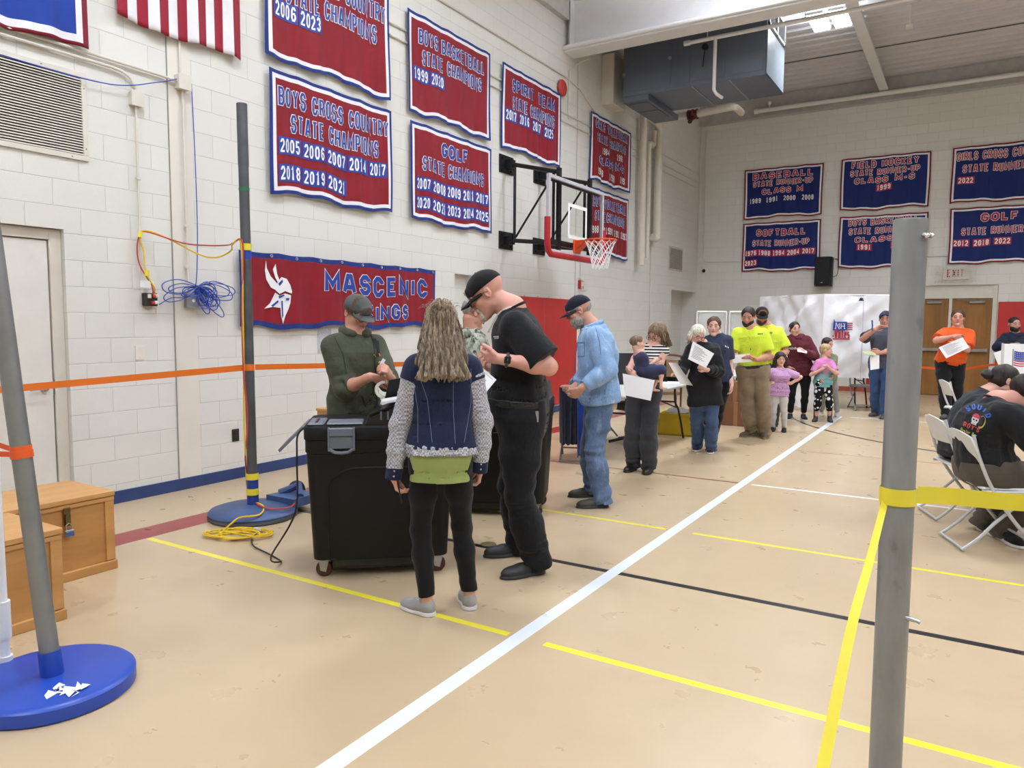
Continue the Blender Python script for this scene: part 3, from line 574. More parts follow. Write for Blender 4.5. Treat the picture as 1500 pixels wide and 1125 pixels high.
tag(rebase(g.build('network_cable', M_BC, None, True)), 'blue network cable in a loose tangle around the steel box', 'cable')
# fire bell and horn strobe
r = thing('fire_bell', 'round red fire bell at the top corner of the spirit team banner', 'alarm bell', (XW, 11.17, 5.25)); MB().lathe([(0.03, 0), (0.03, 0.03)], (XW, 11.17, 5.39), (1, 0, 0), 16).build('mount', M_CON, r); MB().lathe([(0.135, 0.03), (0.135, 0.05), (0.12, 0.07), (0.07, 0.09), (0.0, 0.095)], (XW, 11.17, 5.39), (1, 0, 0), 28).build('gong', mat((186, 62, 54), 0.35, var=0.08, name='bell_red'), r, True)
r = thing('horn_strobe', 'small fire alarm horn in a white wire cage below the hoop', 'alarm', (XW, 12.0, 2.12)); MB().box((XW, 11.92, 2.13), (XW+0.06, 12.06, 2.28), bev=0.008).build('body', mat((170, 50, 48), 0.4, name='alarm_red'), r); MB().box((XW+0.06, 11.955, 2.17), (XW+0.07, 12.02, 2.25)).build('lens', mat((232, 232, 232), 0.2, name='clear_lens'), r)
g = MB()
for i in range(6): g.tube([(XW, 11.87+i*0.05, 2.09), (XW+0.10, 11.87+i*0.05, 2.10), (XW+0.10, 11.87+i*0.05, 2.31), (XW, 11.87+i*0.05, 2.32)], 0.004, 5); g.tube([(XW+0.10, 11.86, 2.10+i*0.042), (XW+0.10, 12.13, 2.10+i*0.042)], 0.004, 5)
g.build('cage', mat((232, 230, 226), 0.4, name='white_wire'), r)
tag(rebase(MB().tube([(XW+0.02, 12.0, 2.3), (XW+0.02, 12.0, 2.9)], 0.012, 8).build('conduit', M_CON)), 'short conduit above the small alarm horn', 'conduit')
# protective wall pads
M_PAD = mat((190, 44, 42), 0.42, var=0.07, vs=2.5, bump=0.12, bs=3.0, name='red_vinyl', bd=0.02)
def pad(ax, a, b, lab):
    lo, hi = ((XW+0.001, a, 0.14), (XW+0.05, b, 1.93)) if ax == 0 else ((a, YW-0.05, 0.14), (b, YW-0.001, 2.02))
    r = thing('wall_pad', lab, 'wall pad', ((lo[0]+hi[0])/2, (lo[1]+hi[1])/2, 0.14), 'red vinyl wall pads'); MB().box(lo, hi, bev=0.012).build('cover', M_PAD, r, True)
    g = MB(); d_ = (hi[0 if ax else 1]-lo[0 if ax else 1])
    for i in range(3):
        c = lo[0 if ax else 1]+d_*(.15+.35*i); g.ball((XW+0.03, c, 1.945) if ax == 0 else (c, YW-0.03, 2.035), 0.012, 8)
    g.build('fixing', M_CON, r)
pad(0, 9.42, 10.62, 'red wall pad behind the bearded man in black'); pad(0, 10.63, 11.82, 'red wall pad behind the man in the denim shirt')
pad(1, 0.44, 1.6, 'red wall pad right of the wooden exit doors'); pad(1, -2.0, -1.28, 'red wall pad mostly hidden by the near steel post')
g = MB()
for i, y in enumerate(np.linspace(12.62, 16.3, 6)): g.box((XW+0.001, y-0.02, 1.86), (XW+0.012, y+0.02, 1.95)); g.tube([(XW+0.012, y, 1.93), (XW+0.04, y, 1.92), (XW+0.045, y, 1.95)], 0.006, 6)
tag(rebase(g.build('hook_rail', mat((238, 236, 230), 0.4, name='white_hooks'))), 'row of small white hooks on the wall left of the alcove', 'hooks')
# roof drain and heating pipes in the far corner
M_PIPE = mat((214, 208, 196), 0.45, var=0.05, name='painted_pipe')
def pipe(lab, pts, r_, n=14):
    q = smooth_path(pts, 4) if len(pts) > 3 else pts
    return tag(rebase(MB().tube(q, r_, n).build('wall_pipe', M_PIPE, None, True)), lab, 'pipe', None)
pipe('thick cream pipe nearest the hoop, standing on the left wall', [(XW+0.14, 14.52, 2.72), (XW+0.14, 14.50, 4.2), (XW+0.14, 14.48, 5.75)], 0.075)
pipe('thin cream pipe between the two thick wall pipes', [(XW+0.12, 14.86, 2.9), (XW+0.12, 14.86, 4.4), (XW+0.12, 14.86, 5.15), (XW+0.12, 14.93, 5.25), (XW+0.12, 15.1, 5.25), (XW+0.12, 15.14, 5.35), (XW+0.12, 15.14, 5.55)], 0.05)
pipe('thick cream pipe with an elbow top, left of the wall corner', [(XW+0.10, 15.22, 3.36), (XW+0.14, 15.36, 3.34), (XW+0.14, 15.37, 3.5), (XW+0.14, 15.37, 5.4), (XW+0.14, 15.37, 5.62), (XW+0.14, 15.25, 5.72), (XW+0.14, 14.8, 5.78)], 0.085)
pipe('pipe under the air handler ending in a red valve', [(XW+0.2, 14.9, 5.72), (-5.2, 14.9, 5.70), (-4.6, 14.9, 5.72), (-4.25, 14.9, 5.74), (-4.15, 14.98, 5.74), (-4.15, 15.4, 5.74)], 0.07)
r = thing('pipe_valve', 'dark red valve on the pipe below the air handler', 'valve', (-5.0, 14.9, 5.55)); MB().lathe([(0.10, -0.10), (0.10, -0.07), (0.08, -0.06), (0.11, 0), (0.08, 0.06), (0.10, 0.07), (0.10, 0.10)], (-4.98, 14.9, 5.70), (1, 0, 0), 18).build('body', mat((96, 34, 36), 0.5, name='valve_red'), r, True); MB().tube([(-4.98, 14.86, 5.66), (-4.98, 14.72, 5.52)], 0.045, 12).build('stem', mat((70, 28, 30), 0.5, name='valve_dark'), r, True)
def cond(lab, pts, rr=0.012): return tag(rebase(MB().tube(pts, rr, 6).build('conduit', M_CON, None, True)), lab, 'conduit')
cond('upper of two conduits along the left wall above the banners', [(XW+0.02, 4.76, 5.02), (XW+0.02, 14.3, 5.02), (XW+0.02, 18.5, 5.02)])
cond('lower of two conduits along the left wall above the banners', [(XW+0.02, 6.9, 4.88), (XW+0.02, 14.3, 4.88), (XW+0.02, 18.3, 4.88)])
cond('conduit stepping down the left wall from the girder to the corner', [(XW+0.02, 6.9, 5.62), (XW+0.02, 11.3, 5.62), (XW+0.02, 11.9, 5.55), (XW+0.02, 12.6, 5.25), (XW+0.02, 18.5, 5.22)])
cond('pair of vertical conduit runs in the wall corner', [(XW+0.05, 18.5, 2.96), (XW+0.05, 18.5, 6.4)])
cond('conduit dropping from the girder end beside the spirit team banner', [(XW+0.02, 11.45, 4.95), (XW+0.02, 11.45, 5.75), (XW+0.1, 11.75, 5.97), (XW+0.3, 11.7, 5.98)])
cond('thin conduit along the end wall below the softball banner', [(XW+0.15, YW-0.02, 6.3), (XW+0.15, YW-0.02, 3.16), (XW+0.22, YW-0.02, 3.06), (-2.9, YW-0.02, 3.04), (0.0, YW-0.02, 3.0)], 0.010)
cond('conduit with a box dropping from the corner pipes to the floor outlet', [(XW+0.02, 15.38, 3.2), (XW+0.02, 15.38, 1.2)])
r = thing('wall_grille', 'small grey air grille high in the far left corner', 'vent', (XW, 17.0, 2.75)); MB().box((XW+0.001, 16.5, 2.76), (XW+0.012, 17.45, 3.30), bev=0.004).build('frame', mat((198, 192, 180), 0.5), r)
g = MB()
for i in range(16): z = 2.80+i*0.029; g.add([(XW+0.02, 16.56, z), (XW+0.02, 17.39, z), (XW+0.013, 17.39, z+0.02), (XW+0.013, 16.56, z+0.02)], [(0, 1, 2, 3)])
g.build('louvres', mat((150, 146, 138), 0.5, name='grille_grey'), r)
r = thing('security_camera', 'small dome security camera in the corner of the end wall', 'camera', (-5.81, YW, 2.78)); MB().lathe([(0.075, 0), (0.075, 0.04), (0.06, 0.06)], (-5.81, YW, 2.845), (0, -1, 0), 20).build('housing', mat((230, 228, 224), 0.4), r, True); MB().ball((-5.81, YW-0.06, 2.845), 0.045, 14).build('lens_dome', mat((16, 16, 18), 0.1, name='black_glass'), r, True)
r = thing('loudspeaker', 'black loudspeaker on the end wall over the voting booth', 'speaker', (-2.97, YW, 2.4)); MB().prism([(-.18, 0.05), (.18, .05), (.18, .26), (.12, .40), (-.12, .40), (-.18, .26)], 0, .66, (-2.97, YW, 2.40), (1, 0, 0), (0, -1, 0), (0, 0, 1)).build('cabinet', mat((26, 26, 28), 0.55, name='black_cabinet'), r)
MB().box((-3.13, YW-0.425, 2.42), (-2.81, YW-0.40, 3.04), bev=0.008).build('grille', mat((18, 18, 20), 0.7, bump=0.4, bs=500, name='speaker_mesh'), r); MB().box((-3.0, YW-0.06, 2.6), (-2.94, YW, 2.8)).build('bracket', M_DKM, r); MB().box((-2.99, YW-0.429, 2.47), (-2.95, YW-0.424, 2.485)).build('badge', mat((190, 190, 190), 0.3), r)
tag(rebase(MB().tube(smooth_path([(-2.80, YW-0.02, 3.04), (-2.70, YW-0.03, 3.0), (-2.69, YW-0.03, 2.8), (-2.72, YW-0.05, 2.65), (-2.84, YW-0.1, 2.6)], 6), 0.006, 6).build('speaker_cable', M_DKM)), 'thin cable looping beside the black loudspeaker', 'cable')
# exit sign in its wire cage
r = thing('exit_sign', 'EXIT sign behind a white wire guard above the wooden doors', 'exit sign', (-0.36, YW, 2.44)); MB().box((-0.60, YW-0.07, 2.50), (-0.12, YW, 2.76), bev=0.008).build('housing', mat((226, 222, 214), 0.5, name='sign_white'), r)
a = MB()
for q in text_quads('EXIT', 0.17, 0.17, 0.32, 0, 0, -0.36, 2.55): a.add([(p[0], YW-0.073, p[1]) for p in q], [(0, 1, 2, 3)])
a.build('lettering', mat((200, 40, 52), 0.5, name='exit_red'), r)
g = MB()
for i in range(13): x = -0.74+i*0.0625; g.tube([(x, YW-0.005, 2.45), (x, YW-0.12, 2.46), (x, YW-0.12, 2.79), (x, YW-0.005, 2.80)], 0.0045, 5)
for i in range(9): g.tube([(-0.745, YW-0.12, 2.46+i*0.041), (0.015, YW-0.12, 2.46+i*0.041)], 0.0045, 5)
g.build('wire_guard', mat((222, 218, 210), 0.4, name='guard_white'), r)
# ------------------------------------------------------------------ basketball hoop
BX = -5.05; r = thing('basketball_hoop', 'glass basketball backboard with red padding on a folding black wall frame', 'basketball hoop', (XW, 9.95, 2.6))
M_BLK = mat((24, 24, 26), 0.45, 0.2, name='black_steel'); YL, YR, ZB, ZT = 9.09, 10.88, 2.50, 3.57
def bar(a, b, t=0.032): return MB().tube([a, b], t, 4 if t > 0.03 else 8)
for y in (9.50, 10.50):
    for z in (2.74, 3.85):
        g = MB().box((XW+0.001, y-0.19, z-0.13), (XW+0.02, y+0.19, z+0.13), bev=0.003)
        for a_, b_ in ((-.12, -.08), (.12, -.08), (-.12, .08), (.12, .08)): g.lathe([(0.02, 0), (0.02, 0.02)], (XW+0.02, y+a_, z+b_), (1, 0, 0), 8)
        g.box((XW+0.02, y-0.05, z-0.06), (XW+0.14, y+0.05, z+0.06)).build('wall_plate', M_BLK, r)
    f = bar((XW+0.12, y, 3.82), (BX-0.06, y, 3.52)); f = MB().tube([(XW+0.10, y, 3.85), (BX-0.06, y, 3.66)], 0.032, 10).build('arm', M_BLK, r, True)
    MB().tube([(XW+0.10, y, 2.74), (BX-0.06, y, 2.66)], 0.032, 10).build('arm', M_BLK, r, True)
    MB().tube([(XW+0.16, y, 2.75), (XW+0.16, y, 3.84)], 0.022, 8).build('strut', M_BLK, r, True); MB().tube([(BX-0.14, y, 2.68), (BX-0.14, y, 3.66)], 0.022, 8).build('strut', M_BLK, r, True)
    MB().tube([(XW+0.18, y, 2.78), (BX-0.15, y, 3.62)], 0.016, 8).build('brace', M_BLK, r, True)
    MB().box((BX-0.075, y-0.04, 2.50), (BX-0.03, y+0.04, 3.72)).build('upright', M_BLK, r)
MB().box((BX-0.07, YL+0.1, 2.62), (BX-0.032, YR-0.1, 2.70)).box((BX-0.07, YL+0.1, 3.50), (BX-0.032, YR-0.1, 3.56)).build('cross_rail', M_BLK, r)
t = NT('backboard_glass'); t.set(0.03, 0, 0.5); t.b.inputs['Transmission Weight'].default_value = 1.0; t.b.inputs['IOR'].default_value = 1.02; t.base((0.93, 0.96, 0.95, 1))
MB().box((BX-0.006, YL+0.045, ZB+0.045), (BX+0.006, YR-0.045, ZT-0.045)).build('glass', t.m, r)
g = MB()
for a, b, c, d_ in ((YL, YR, ZT-0.05, ZT), (YL, YR, ZB, ZB+0.05), (YL, YL+0.05, ZB+0.05, ZT-0.05), (YR-0.05, YR, ZB+0.05, ZT-0.05)): g.box((BX-0.03, a, c), (BX+0.018, b, d_), bev=0.004)
g.build('frame', mat((206, 208, 212), 0.35, 0.3, name='alloy_frame'), r)
g = MB()
for a, b, c, d_ in ((9.68, 10.29, 3.20, 3.25), (9.68, 10.29, 2.75, 2.80), (9.68, 9.73, 2.80, 3.20), (10.24, 10.29, 2.80, 3.20)): g.box((BX+0.0065, a, c), (BX+0.009, b, d_))
g.build('target_square', mat((240, 240, 240), 0.5, name='white_tape'), r)
g = MB(); pth = [(BX, YL-0.01, 2.98)]+[(BX, YL-0.01, 2.62), (BX, YL+0.02, 2.53), (BX, YL+0.09, 2.48)]+[(BX, YR-0.09, 2.48), (BX, YR-0.02, 2.53), (BX, YR+0.01, 2.62), (BX, YR+0.01, 2.98)]
g.tube(pth, 0.045, 10); g.build('edge_padding', mat((176, 30, 44), 0.5, var=0.06, name='red_padding'), r, True)
M_OR = mat((216, 82, 34), 0.4, var=0.08, name='rim_orange'); RZ, RXc, RYc = 2.72, BX+0.17+0.23, 9.95
g = MB(); g.tube([(RXc+0.23*math.cos(a), RYc+0.23*math.sin(a), RZ) for a in np.linspace(0, 2*math.pi, 33)[:-1]], 0.011, 8, closed=True)
for a in (2.5, -2.5): g.tube([(RXc+0.23*math.cos(a), RYc+0.23*math.sin(a), RZ), (BX+0.05, RYc+0.08*np.sign(a), RZ-0.10)], 0.009, 6)
rim = g.build('rim', M_OR, r, True)
MB().box((BX+0.007, RYc-0.11, RZ-0.17), (BX+0.03, RYc+0.11, RZ+0.02), bev=0.004).prism([(0, -.16), (.16, -.02), (.16, .015), (0, .015)], -0.075, 0.075, (BX+0.03, RYc, RZ), (1, 0, 0), (0, 0, 1), (0, 1, 0)).build('rim_bracket', M_OR, r)
g = MB(); nn = 12
for k in range(nn):
    for sg in (1, -1):
        pp = []
        for i in range(13):
            q = i/12; a = 2*math.pi*(k+sg*0.5*i/2)/nn; R_ = 0.225*(1-0.58*q**0.75)+0.02*q**3; pp.append((RXc+R_*math.cos(a), RYc+R_*math.sin(a), RZ-0.01-0.40*q))
        g.tube(pp, 0.005, 5)
g.build('net', mat((240, 240, 240), 0.8, var=0.05, name='white_cord'), r)
# ------------------------------------------------------------------ air handler under the roof
AF, AB, AL, AR, AZ, AT = 12.6, 13.87, -5.5, -3.03, 5.53, 6.72; r = thing('air_handler', 'big grey sheet-metal air handler hung behind the girder', 'air handler', (-4.3, 13.2, AZ))
M_GAL = mat((112, 120, 134), 0.42, 0.55, var=0.10, vs=2.5, name='grey_sheet_metal'); M_GAL2 = mat((150, 160, 172), 0.35, 0.6, var=0.12, vs=6, name='galvanised')
MB().box((AL, AF, AZ), (AR, AB, AT), bev=0.01).build('casing', M_GAL, r)
for a, b in ((AL+0.03, -4.62), (-4.50, -4.28), (-4.24, -3.68), (-3.58, AR-0.04)): MB().box((a, AF-0.012, AZ+0.07), (b, AF, AT-0.05), bev=0.005).build('panel', M_GAL, r)
MB().box((AR, AF+0.02, AZ+0.02), (AR+0.012, AB-0.02, AT-0.45), bev=0.004).build('end_panel', M_GAL2, r); g = MB()
for a, b, c, d_ in ((AF+0.06, AB-0.06, AT-0.40, AT-0.36), (AF+0.06, AB-0.06, AT-0.06, AT-0.02), (AF+0.06, AF+0.10, AT-0.40, AT-0.02), (AB-0.10, AB-0.06, AT-0.40, AT-0.02), (13.2, 13.26, AT-0.4, AT-0.02)): g.box((AR, a, c), (AR+0.03, b, d_))
gl = g.build('grille_frame', mat((214, 216, 220), 0.4, 0.3), r)
MB().box((AR+0.002, AF+0.08, AT-0.38), (AR+0.008, AB-0.08, AT-0.04)).build('filter', mat((58, 60, 64), 0.8), r)
MB().box((AL, AF, AZ-0.10), (-5.02, AB+0.3, AZ), bev=0.006).box((AL+0.06, AF+0.12, AZ-0.112), (-5.08, AF+0.62, AZ-0.10)).box((AL+0.06, AF+0.68, AZ-0.112), (-5.08, AF+1.2, AZ-0.10)).build('outlet_duct', M_GAL, r)
g = MB()
for x in (-4.25, -3.62): g.box((x, AF, AZ-0.008), (x+0.025, AB, AZ))
g.build('seam', M_GAL2, r); g = MB()
for p in ((-4.63, 6.05), (AL+0.03, 5.9), (-3.35, 6.5), (-3.7, 6.5)): g.lathe([(0.03, 0), (0.03, 0.03)], (p[0], AF-0.012, p[1]), (0, -1, 0), 10)
g.build('latch', mat((176, 178, 182), 0.3, 0.8), r); MB().lathe([(0.05, 0), (0.05, 0.05), (0.03, 0.06)], (-4.02, AF-0.012, 6.12), (0, -1, 0), 14).tube([(-4.02, AF-0.05, 6.1), (-4.05, AF-0.05, 5.8)], 0.008, 6).build('handle', M_BLK, r)
g = MB()
for x in (AL+0.1, AR-0.1):
    for y in (AF+0.1, AB-0.1): g.tube([(x, y, AT), (x, y, ZC)], 0.012, 6)
g.build('hanger_rods', M_GAL2, r)
tag(rebase(MB().box((XW+0.002, 12.75, 5.5), (XW+0.25, 13.3, 6.4), bev=0.01).build('pipe_cover', M_PIPE)), 'cream boxed cover between the wall and the air handler', 'cover')
# sprinkler pipes
M_WPIPE = mat((232, 231, 228), 0.35, var=0.03, name='white_pipe')
g = MB(); g.tube([(-4.27, 12.3, 6.14), (0.5, 12.3, 6.16), (10.9, 12.3, 6.16)], 0.032, 12); g.lathe([(0.042, -0.05), (0.042, 0.05)], (-4.24, 12.3, 6.14), (1, 0, 0), 14)
g.tube([(-3.77, 12.3, 6.14), (-3.77, 12.3, 5.32), (-3.75, 12.36, 5.27), (-3.70, 12.52, 5.24)], 0.028, 10); g.tube([(-3.9, 12.3, 6.16), (-3.9, 12.3, 6.5)], 0.008, 6); g.tube([(-2.4, 12.3, 6.16), (-2.4, 12.3, ZC-.02)], 0.008, 6)
tag(rebase(g.build('sprinkler_pipe', M_WPIPE, None, True)), 'white sprinkler pipe with a drop leg in front of the air handler', 'pipe')
g = MB(); g.tube([(-4.62, 18.36, 6.53), (2, 18.36, 6.55), (10.9, 18.36, 6.57)], 0.05, 14); g.lathe([(0.06, 0), (0.06, 0.08)], (-4.64, 18.36, 6.53), (1, 0, 0), 14); g.tube([(-4.3, 18.36, 6.55), (-4.3, 18.36, 6.68)], 0.015, 6); g.ball((-4.3, 18.36, 6.68), 0.05, 10)
tag(rebase(g.build('sprinkler_pipe', M_WPIPE, None, True)), 'long white sprinkler pipe along the top of the end wall', 'pipe')
g = MB(); g.tube([(-1.15, 14.5, 6.88), (-1.15, 14.5, 6.55)], 0.015, 8); g.box((-1.2, 14.45, 6.50), (-1.1, 14.55, 6.55)); tag(rebase(g.build('ceiling_bracket', M_WPIPE)), 'thin white drop rod hanging from the roof deck right of the beam', 'hanger')
# the two lit high-bay lamps in view
for x, lab in ((-2.47, 'left lamp of the pair of lit high-bay lamps'), (-2.13, 'right lamp of the pair of lit high-bay lamps')):
    r = thing('high_bay_lamp', lab+' under the roof deck', 'ceiling lamp', (x, 13.8, 6.6), 'lit high-bay lamps'); MB().box((x-0.14, 13.4, 6.62), (x+0.14, 14.2, 6.67), bev=0.01).build('housing', M_WHITEP, r)
    MB().box((x-0.125, 13.42, 6.605), (x+0.125, 14.18, 6.62)).build('lens', emit((255, 255, 250), 14.0), r); MB().tube([(x, 13.8, 6.67), (x, 13.8, ZC)], 0.008, 6).build('hanger', M_WHITEP, r)
# ------------------------------------------------------------------ posts and barrier tapes
M_POLE = mat((140, 142, 142), 0.45, 0.55, var=0.12, vs=9, bump=0.15, bs=40, name='galvanised_post'); M_POLED = mat((96, 98, 102), 0.5, 0.5, var=0.2, vs=9, name='dark_galvanised')
M_PB = mat((34, 72, 172), 0.35, var=0.06, name='blue_enamel'); M_PBD = mat((62, 84, 128), 0.45, var=0.3, vs=4, name='worn_blue_enamel')
M_OT = mat((226, 116, 32), 0.4, var=0.05, name='orange_tape'); M_YT = mat((236, 220, 60), 0.4, var=0.04, name='yellow_tape'); M_OT2 = mat((226, 92, 36), 0.4, var=0.05, name='orange_tape_bright')
def ribbon(mb, pts, w, nrm=None, tw=0.0):
    P = [np.asarray(p, float) for p in pts]; vs = []
    for i, p in enumerate(P):
        d = P[min(i+1, len(P)-1)]-P[max(i-1, 0)]; d /= np.linalg.norm(d); ww = w[i] if hasattr(w, '__len__') else w
        t_ = tw[i] if hasattr(tw, '__len__') else tw
        z = np.array([0, 0, 1.0]); z = z-d*(z @ d)
        if np.linalg.norm(z) < 0.2: z = np.array([1.0, 0, 0])-d*d[0]
        z /= np.linalg.norm(z); y = np.cross(d, z); a = z*math.cos(t_)+y*math.sin(t_); b = np.cross(d, a)*0.0006
        vs += [p+a*ww/2+b, p-a*ww/2+b, p-a*ww/2-b, p+a*ww/2-b]
    fs = []
    for i in range(len(P)-1):
        for k in range(4): fs.append((4*i+k, 4*i+(k+1) % 4, 4*i+4+(k+1) % 4, 4*i+4+k))
    fs += [(0, 1, 2, 3), (4*len(P)-1, 4*len(P)-2, 4*len(P)-3, 4*len(P)-4)]; return mb.add(vs, fs)
def wrap(mb, c, r_, h, ax=(0, 0, 1)):
    return mb.lathe([(r_, -h/2), (r_+0.002, -h/2), (r_+0.002, h/2), (r_, h/2)], c, ax, 24, cap=False)
# near post on a round blue base, leaning
PB0 = np.array([-3.165, 1.525, 0.07]); PT = PB0+(at(-2, 425, 2.95)-PB0)*1.75; ax = (PT-PB0)/np.linalg.norm(PT-PB0)
r = thing('barrier_post', 'steel post leaning on a round blue base beside the wooden crates', 'post', (-3.2, 1.5, 0)); BC = (-3.16, 1.52, 0)
MB().lathe([(0.300, 0), (0.31, 0.006), (0.31, 0.056), (0.30, 0.066), (0.28, 0.07), (0.0, 0.07)], BC, (0, 0, 1), 72).build('base', M_PB, r, True)
MB().tube([PB0-ax*0.01, PB0+ax*0.10], 0.043, 20).build('sleeve', M_PB, r, True); MB().tube([PB0+ax*0.09, PT], 0.037, 20).build('pole', M_POLE, r, True)
g = MB(); r2 = random.Random(9); C0 = fl(88, 1012, 0.0712)
for i in range(5):
    for j in range(4):
        if r2.random() < .85:
            c = C0+np.array([0, 0, .0003*(i*4+j)])+np.array([.10, .065, 0])*(i/5-.4)+np.array([-.045, .065, 0])*(j/4-.4); q = [c+np.array([r2.uniform(-.005, .03), r2.uniform(-.005, .03), 0]), c+np.array([r2.uniform(.02, .05), r2.uniform(-.01, .01), 0]), c+np.array([r2.uniform(.02, .04), r2.uniform(.02, .045), 0]), c+np.array([r2.uniform(-.02, .0), r2.uniform(.01, .04), 0])]
            g.add(q, [(0, 1, 2, 3)])
g.build('label_remains', mat((222, 224, 230), 0.7, var=0.1, name='torn_paper'), r)['label'] = 'torn white sticker remains'
tp = PB0+ax*((1.00-0.07)/ax[2]); g = MB(); wrap(g, tp, 0.0375, 0.045, ax); wrap(g, tp-ax*0.012, 0.0395, 0.03, ax)
ribbon(g, smooth_path([tp+np.array([-.03, -.03, .012]), tp+np.array([-.35, -.10, .06]), tp+np.array([-1.0, -.3, .12])], 4), 0.022); ribbon(g, smooth_path([tp+np.array([-.03, -.03, -.012]), tp+np.array([-.35, -.12, -.02]), tp+np.array([-1.0, -.32, .0])], 4), 0.022)
tag(rebase(g.build('barrier_tape', M_OT2, None, True)), 'orange tape knotted round the leaning near post', 'barrier tape')
# far post with wheels
FP = np.array([-4.72, 3.80, 0.0]); FT = at(354, 152, 5.71); r = thing('barrier_post', 'tall dark steel post on a worn blue wheeled base beside the long banner', 'post', FP)
FC = (-4.72, 3.80, 0)
MB().lathe([(0.32, 0), (0.335, 0.01), (0.335, 0.03)], FC, (0, 0, 1), 64).build('rubber_rim', mat((92, 92, 96), 0.7, name='grey_rubber'), r, True)
MB().lathe([(0.33, 0.028), (0.335, 0.045), (0.32, 0.065), (0.25, 0.085), (0.08, 0.10), (0.0, 0.10)], FC, (0, 0, 1), 64).build('base', M_PBD, r, True)
MB().tube([(FP[0], FP[1], 0.09), (FP[0], FP[1], 0.34)], 0.044, 20).build('sleeve', mat((36, 66, 150), 0.4, var=0.15, name='blue_sleeve'), r, True)
g = MB().tube([(FP[0], FP[1], 0.34), FP+(FT-FP)*0.85, FP+(FT-FP)*0.86, FT], [0.037, 0.037, 0.039, 0.039], 20); g.build('pole', M_POLED, r, True)
a = MB(); wrap(a, FP+(FT-FP)*.645, 0.0375, 0.07); a.build('blue_band', M_PB, r, True)['label'] = 'blue tape band'; a = MB(); wrap(a, FP+(FT-FP)*0.80, 0.0375, 0.022); a.build('green_band', mat((36, 120, 70), 0.5), r, True)['label'] = 'green tape band'
WC = np.array([-4.62, 4.26, 0.1]); MB().prism([(-.16, -.16), (.16, -.16), (.14, .12), (-.14, .12)], 0.06, 0.13, (WC[0], WC[1]-.12, 0), (1, 0, 0), (0, 1, 0), (0, 0, 1)).tube([(WC[0]-.12, WC[1]-.18, .13), (WC[0], WC[1]-.08, .19), (WC[0]+.12, WC[1]-.18, .13)], 0.03, 8).build('wheel_bracket', M_PBD, r)
for sx in (-.15, .15): MB().lathe([(0.03, -.02), (0.085, -.022), (0.095, -.01), (0.095, .01), (0.085, .022), (0.03, .02)], (WC[0]+sx, WC[1]+.02, 0.096), (1, 0, 0), 24).build('wheel', mat((24, 24, 24), 0.6), r, True)
# foreground post, right
RP = np.array([-0.140, 2.147, 0.0]); RT = np.array([-0.146, 2.143, 1.795]); r = thing('barrier_post', 'grey steel post standing close in the right foreground', 'post', RP)
MB().lathe([(0.30, 0), (0.31, 0.008), (0.31, 0.05), (0.28, 0.065), (0, 0.065)], RP, (0, 0, 1), 48).build('base', M_PB, r, True)
t = NT('post_steel'); t.set(0.4, 0.5, 0.5); c1 = srgb((150, 152, 152)); v = t.scale(t.obj(), (9, 9, 2.2)); c = t.mix(t.ramp(t.noise(2.0, 5, v), 0.3, 0.7), mul(c1, 0.82), mul(c1, 1.08)); c = t.mix(t.math('MULTIPLY', t.ramp(t.noise(7, 4, t.scale(t.obj(), (1.5, 1.5, 0.8))), 0.62, 0.7), 0.45), c, srgb((86, 82, 76))); t.base(c); t.bump(t.noise(60, 3), 0.08, 0.003); M_RP = t.m
MB().lathe([(0.040, 0.06), (0.040, 1.79), (0.0385, 1.795), (0.035, 1.795), (0.035, 1.70)], RP, (RT-RP)/np.linalg.norm(RT-RP), 40, cap=False).build('pole', M_RP, r, True)
vd = np.array([N2[0], N2[1], 0]); rd = np.array([N2[1], -N2[0], 0])
def hook(z, a0, a1, L, rr, nm):
    d = -vd*math.cos(a0)+rd*math.sin(a0); p = RP+np.array([0, 0, z])+d*0.038; d2 = -vd*math.cos(a1)+rd*math.sin(a1)
    MB().tube([p, p+d2*L*.8+np.array([0, 0, -.002]), p+d2*L+np.array([0, 0, -.005])], rr, 10).build(nm, M_CHROME, r, True)
hook(1.752, 0.15, 0.5, 0.012, 0.0065, 'bolt'); hook(1.752, 0.55, 0.7, 0.012, 0.0065, 'bolt'); hook(0.775, 0.35, 0.95, 0.034, 0.0055, 'hook')
# yellow tape: band round the post, run to the right, run down to the left front
zt = 1.089; tpz = RP+(RT-RP)*(zt/1.795); g = MB(); wrap(g, tpz, 0.042, 0.043)
a = RP+rd*0.03-vd*0.03+np.array([0, 0, zt+.008]); ribbon(g, smooth_path([a, np.array([-.02, 2.215, zt-.002]), np.array([0.14, 2.315, zt-.018]), np.array([.5, 2.5, zt-.03]), np.array([1.6, 3.1, zt-.03])], 6), 0.044)
p0 = RP-rd*0.042-vd*0.01+np.array([0, 0, zt-.015]); p1 = at(1247, 920, 1.60); p2 = at(1205, 1125, 1.42); p3 = p2+(p2-p1)*1.2; p3[2] = max(p3[2], 0.02)
pp = smooth_path([p0, (p0+p1)/2+np.array([0, 0, -.005]), p1, p2, p3], 8); n_ = len(pp); ribbon(g, pp, [.016+.012*i/n_ for i in range(n_)], None, [1.1 for i in range(n_)])
tag(rebase(g.build('barrier_tape', M_YT, None, True)), 'yellow barrier tape tied round the near right steel post', 'barrier tape')
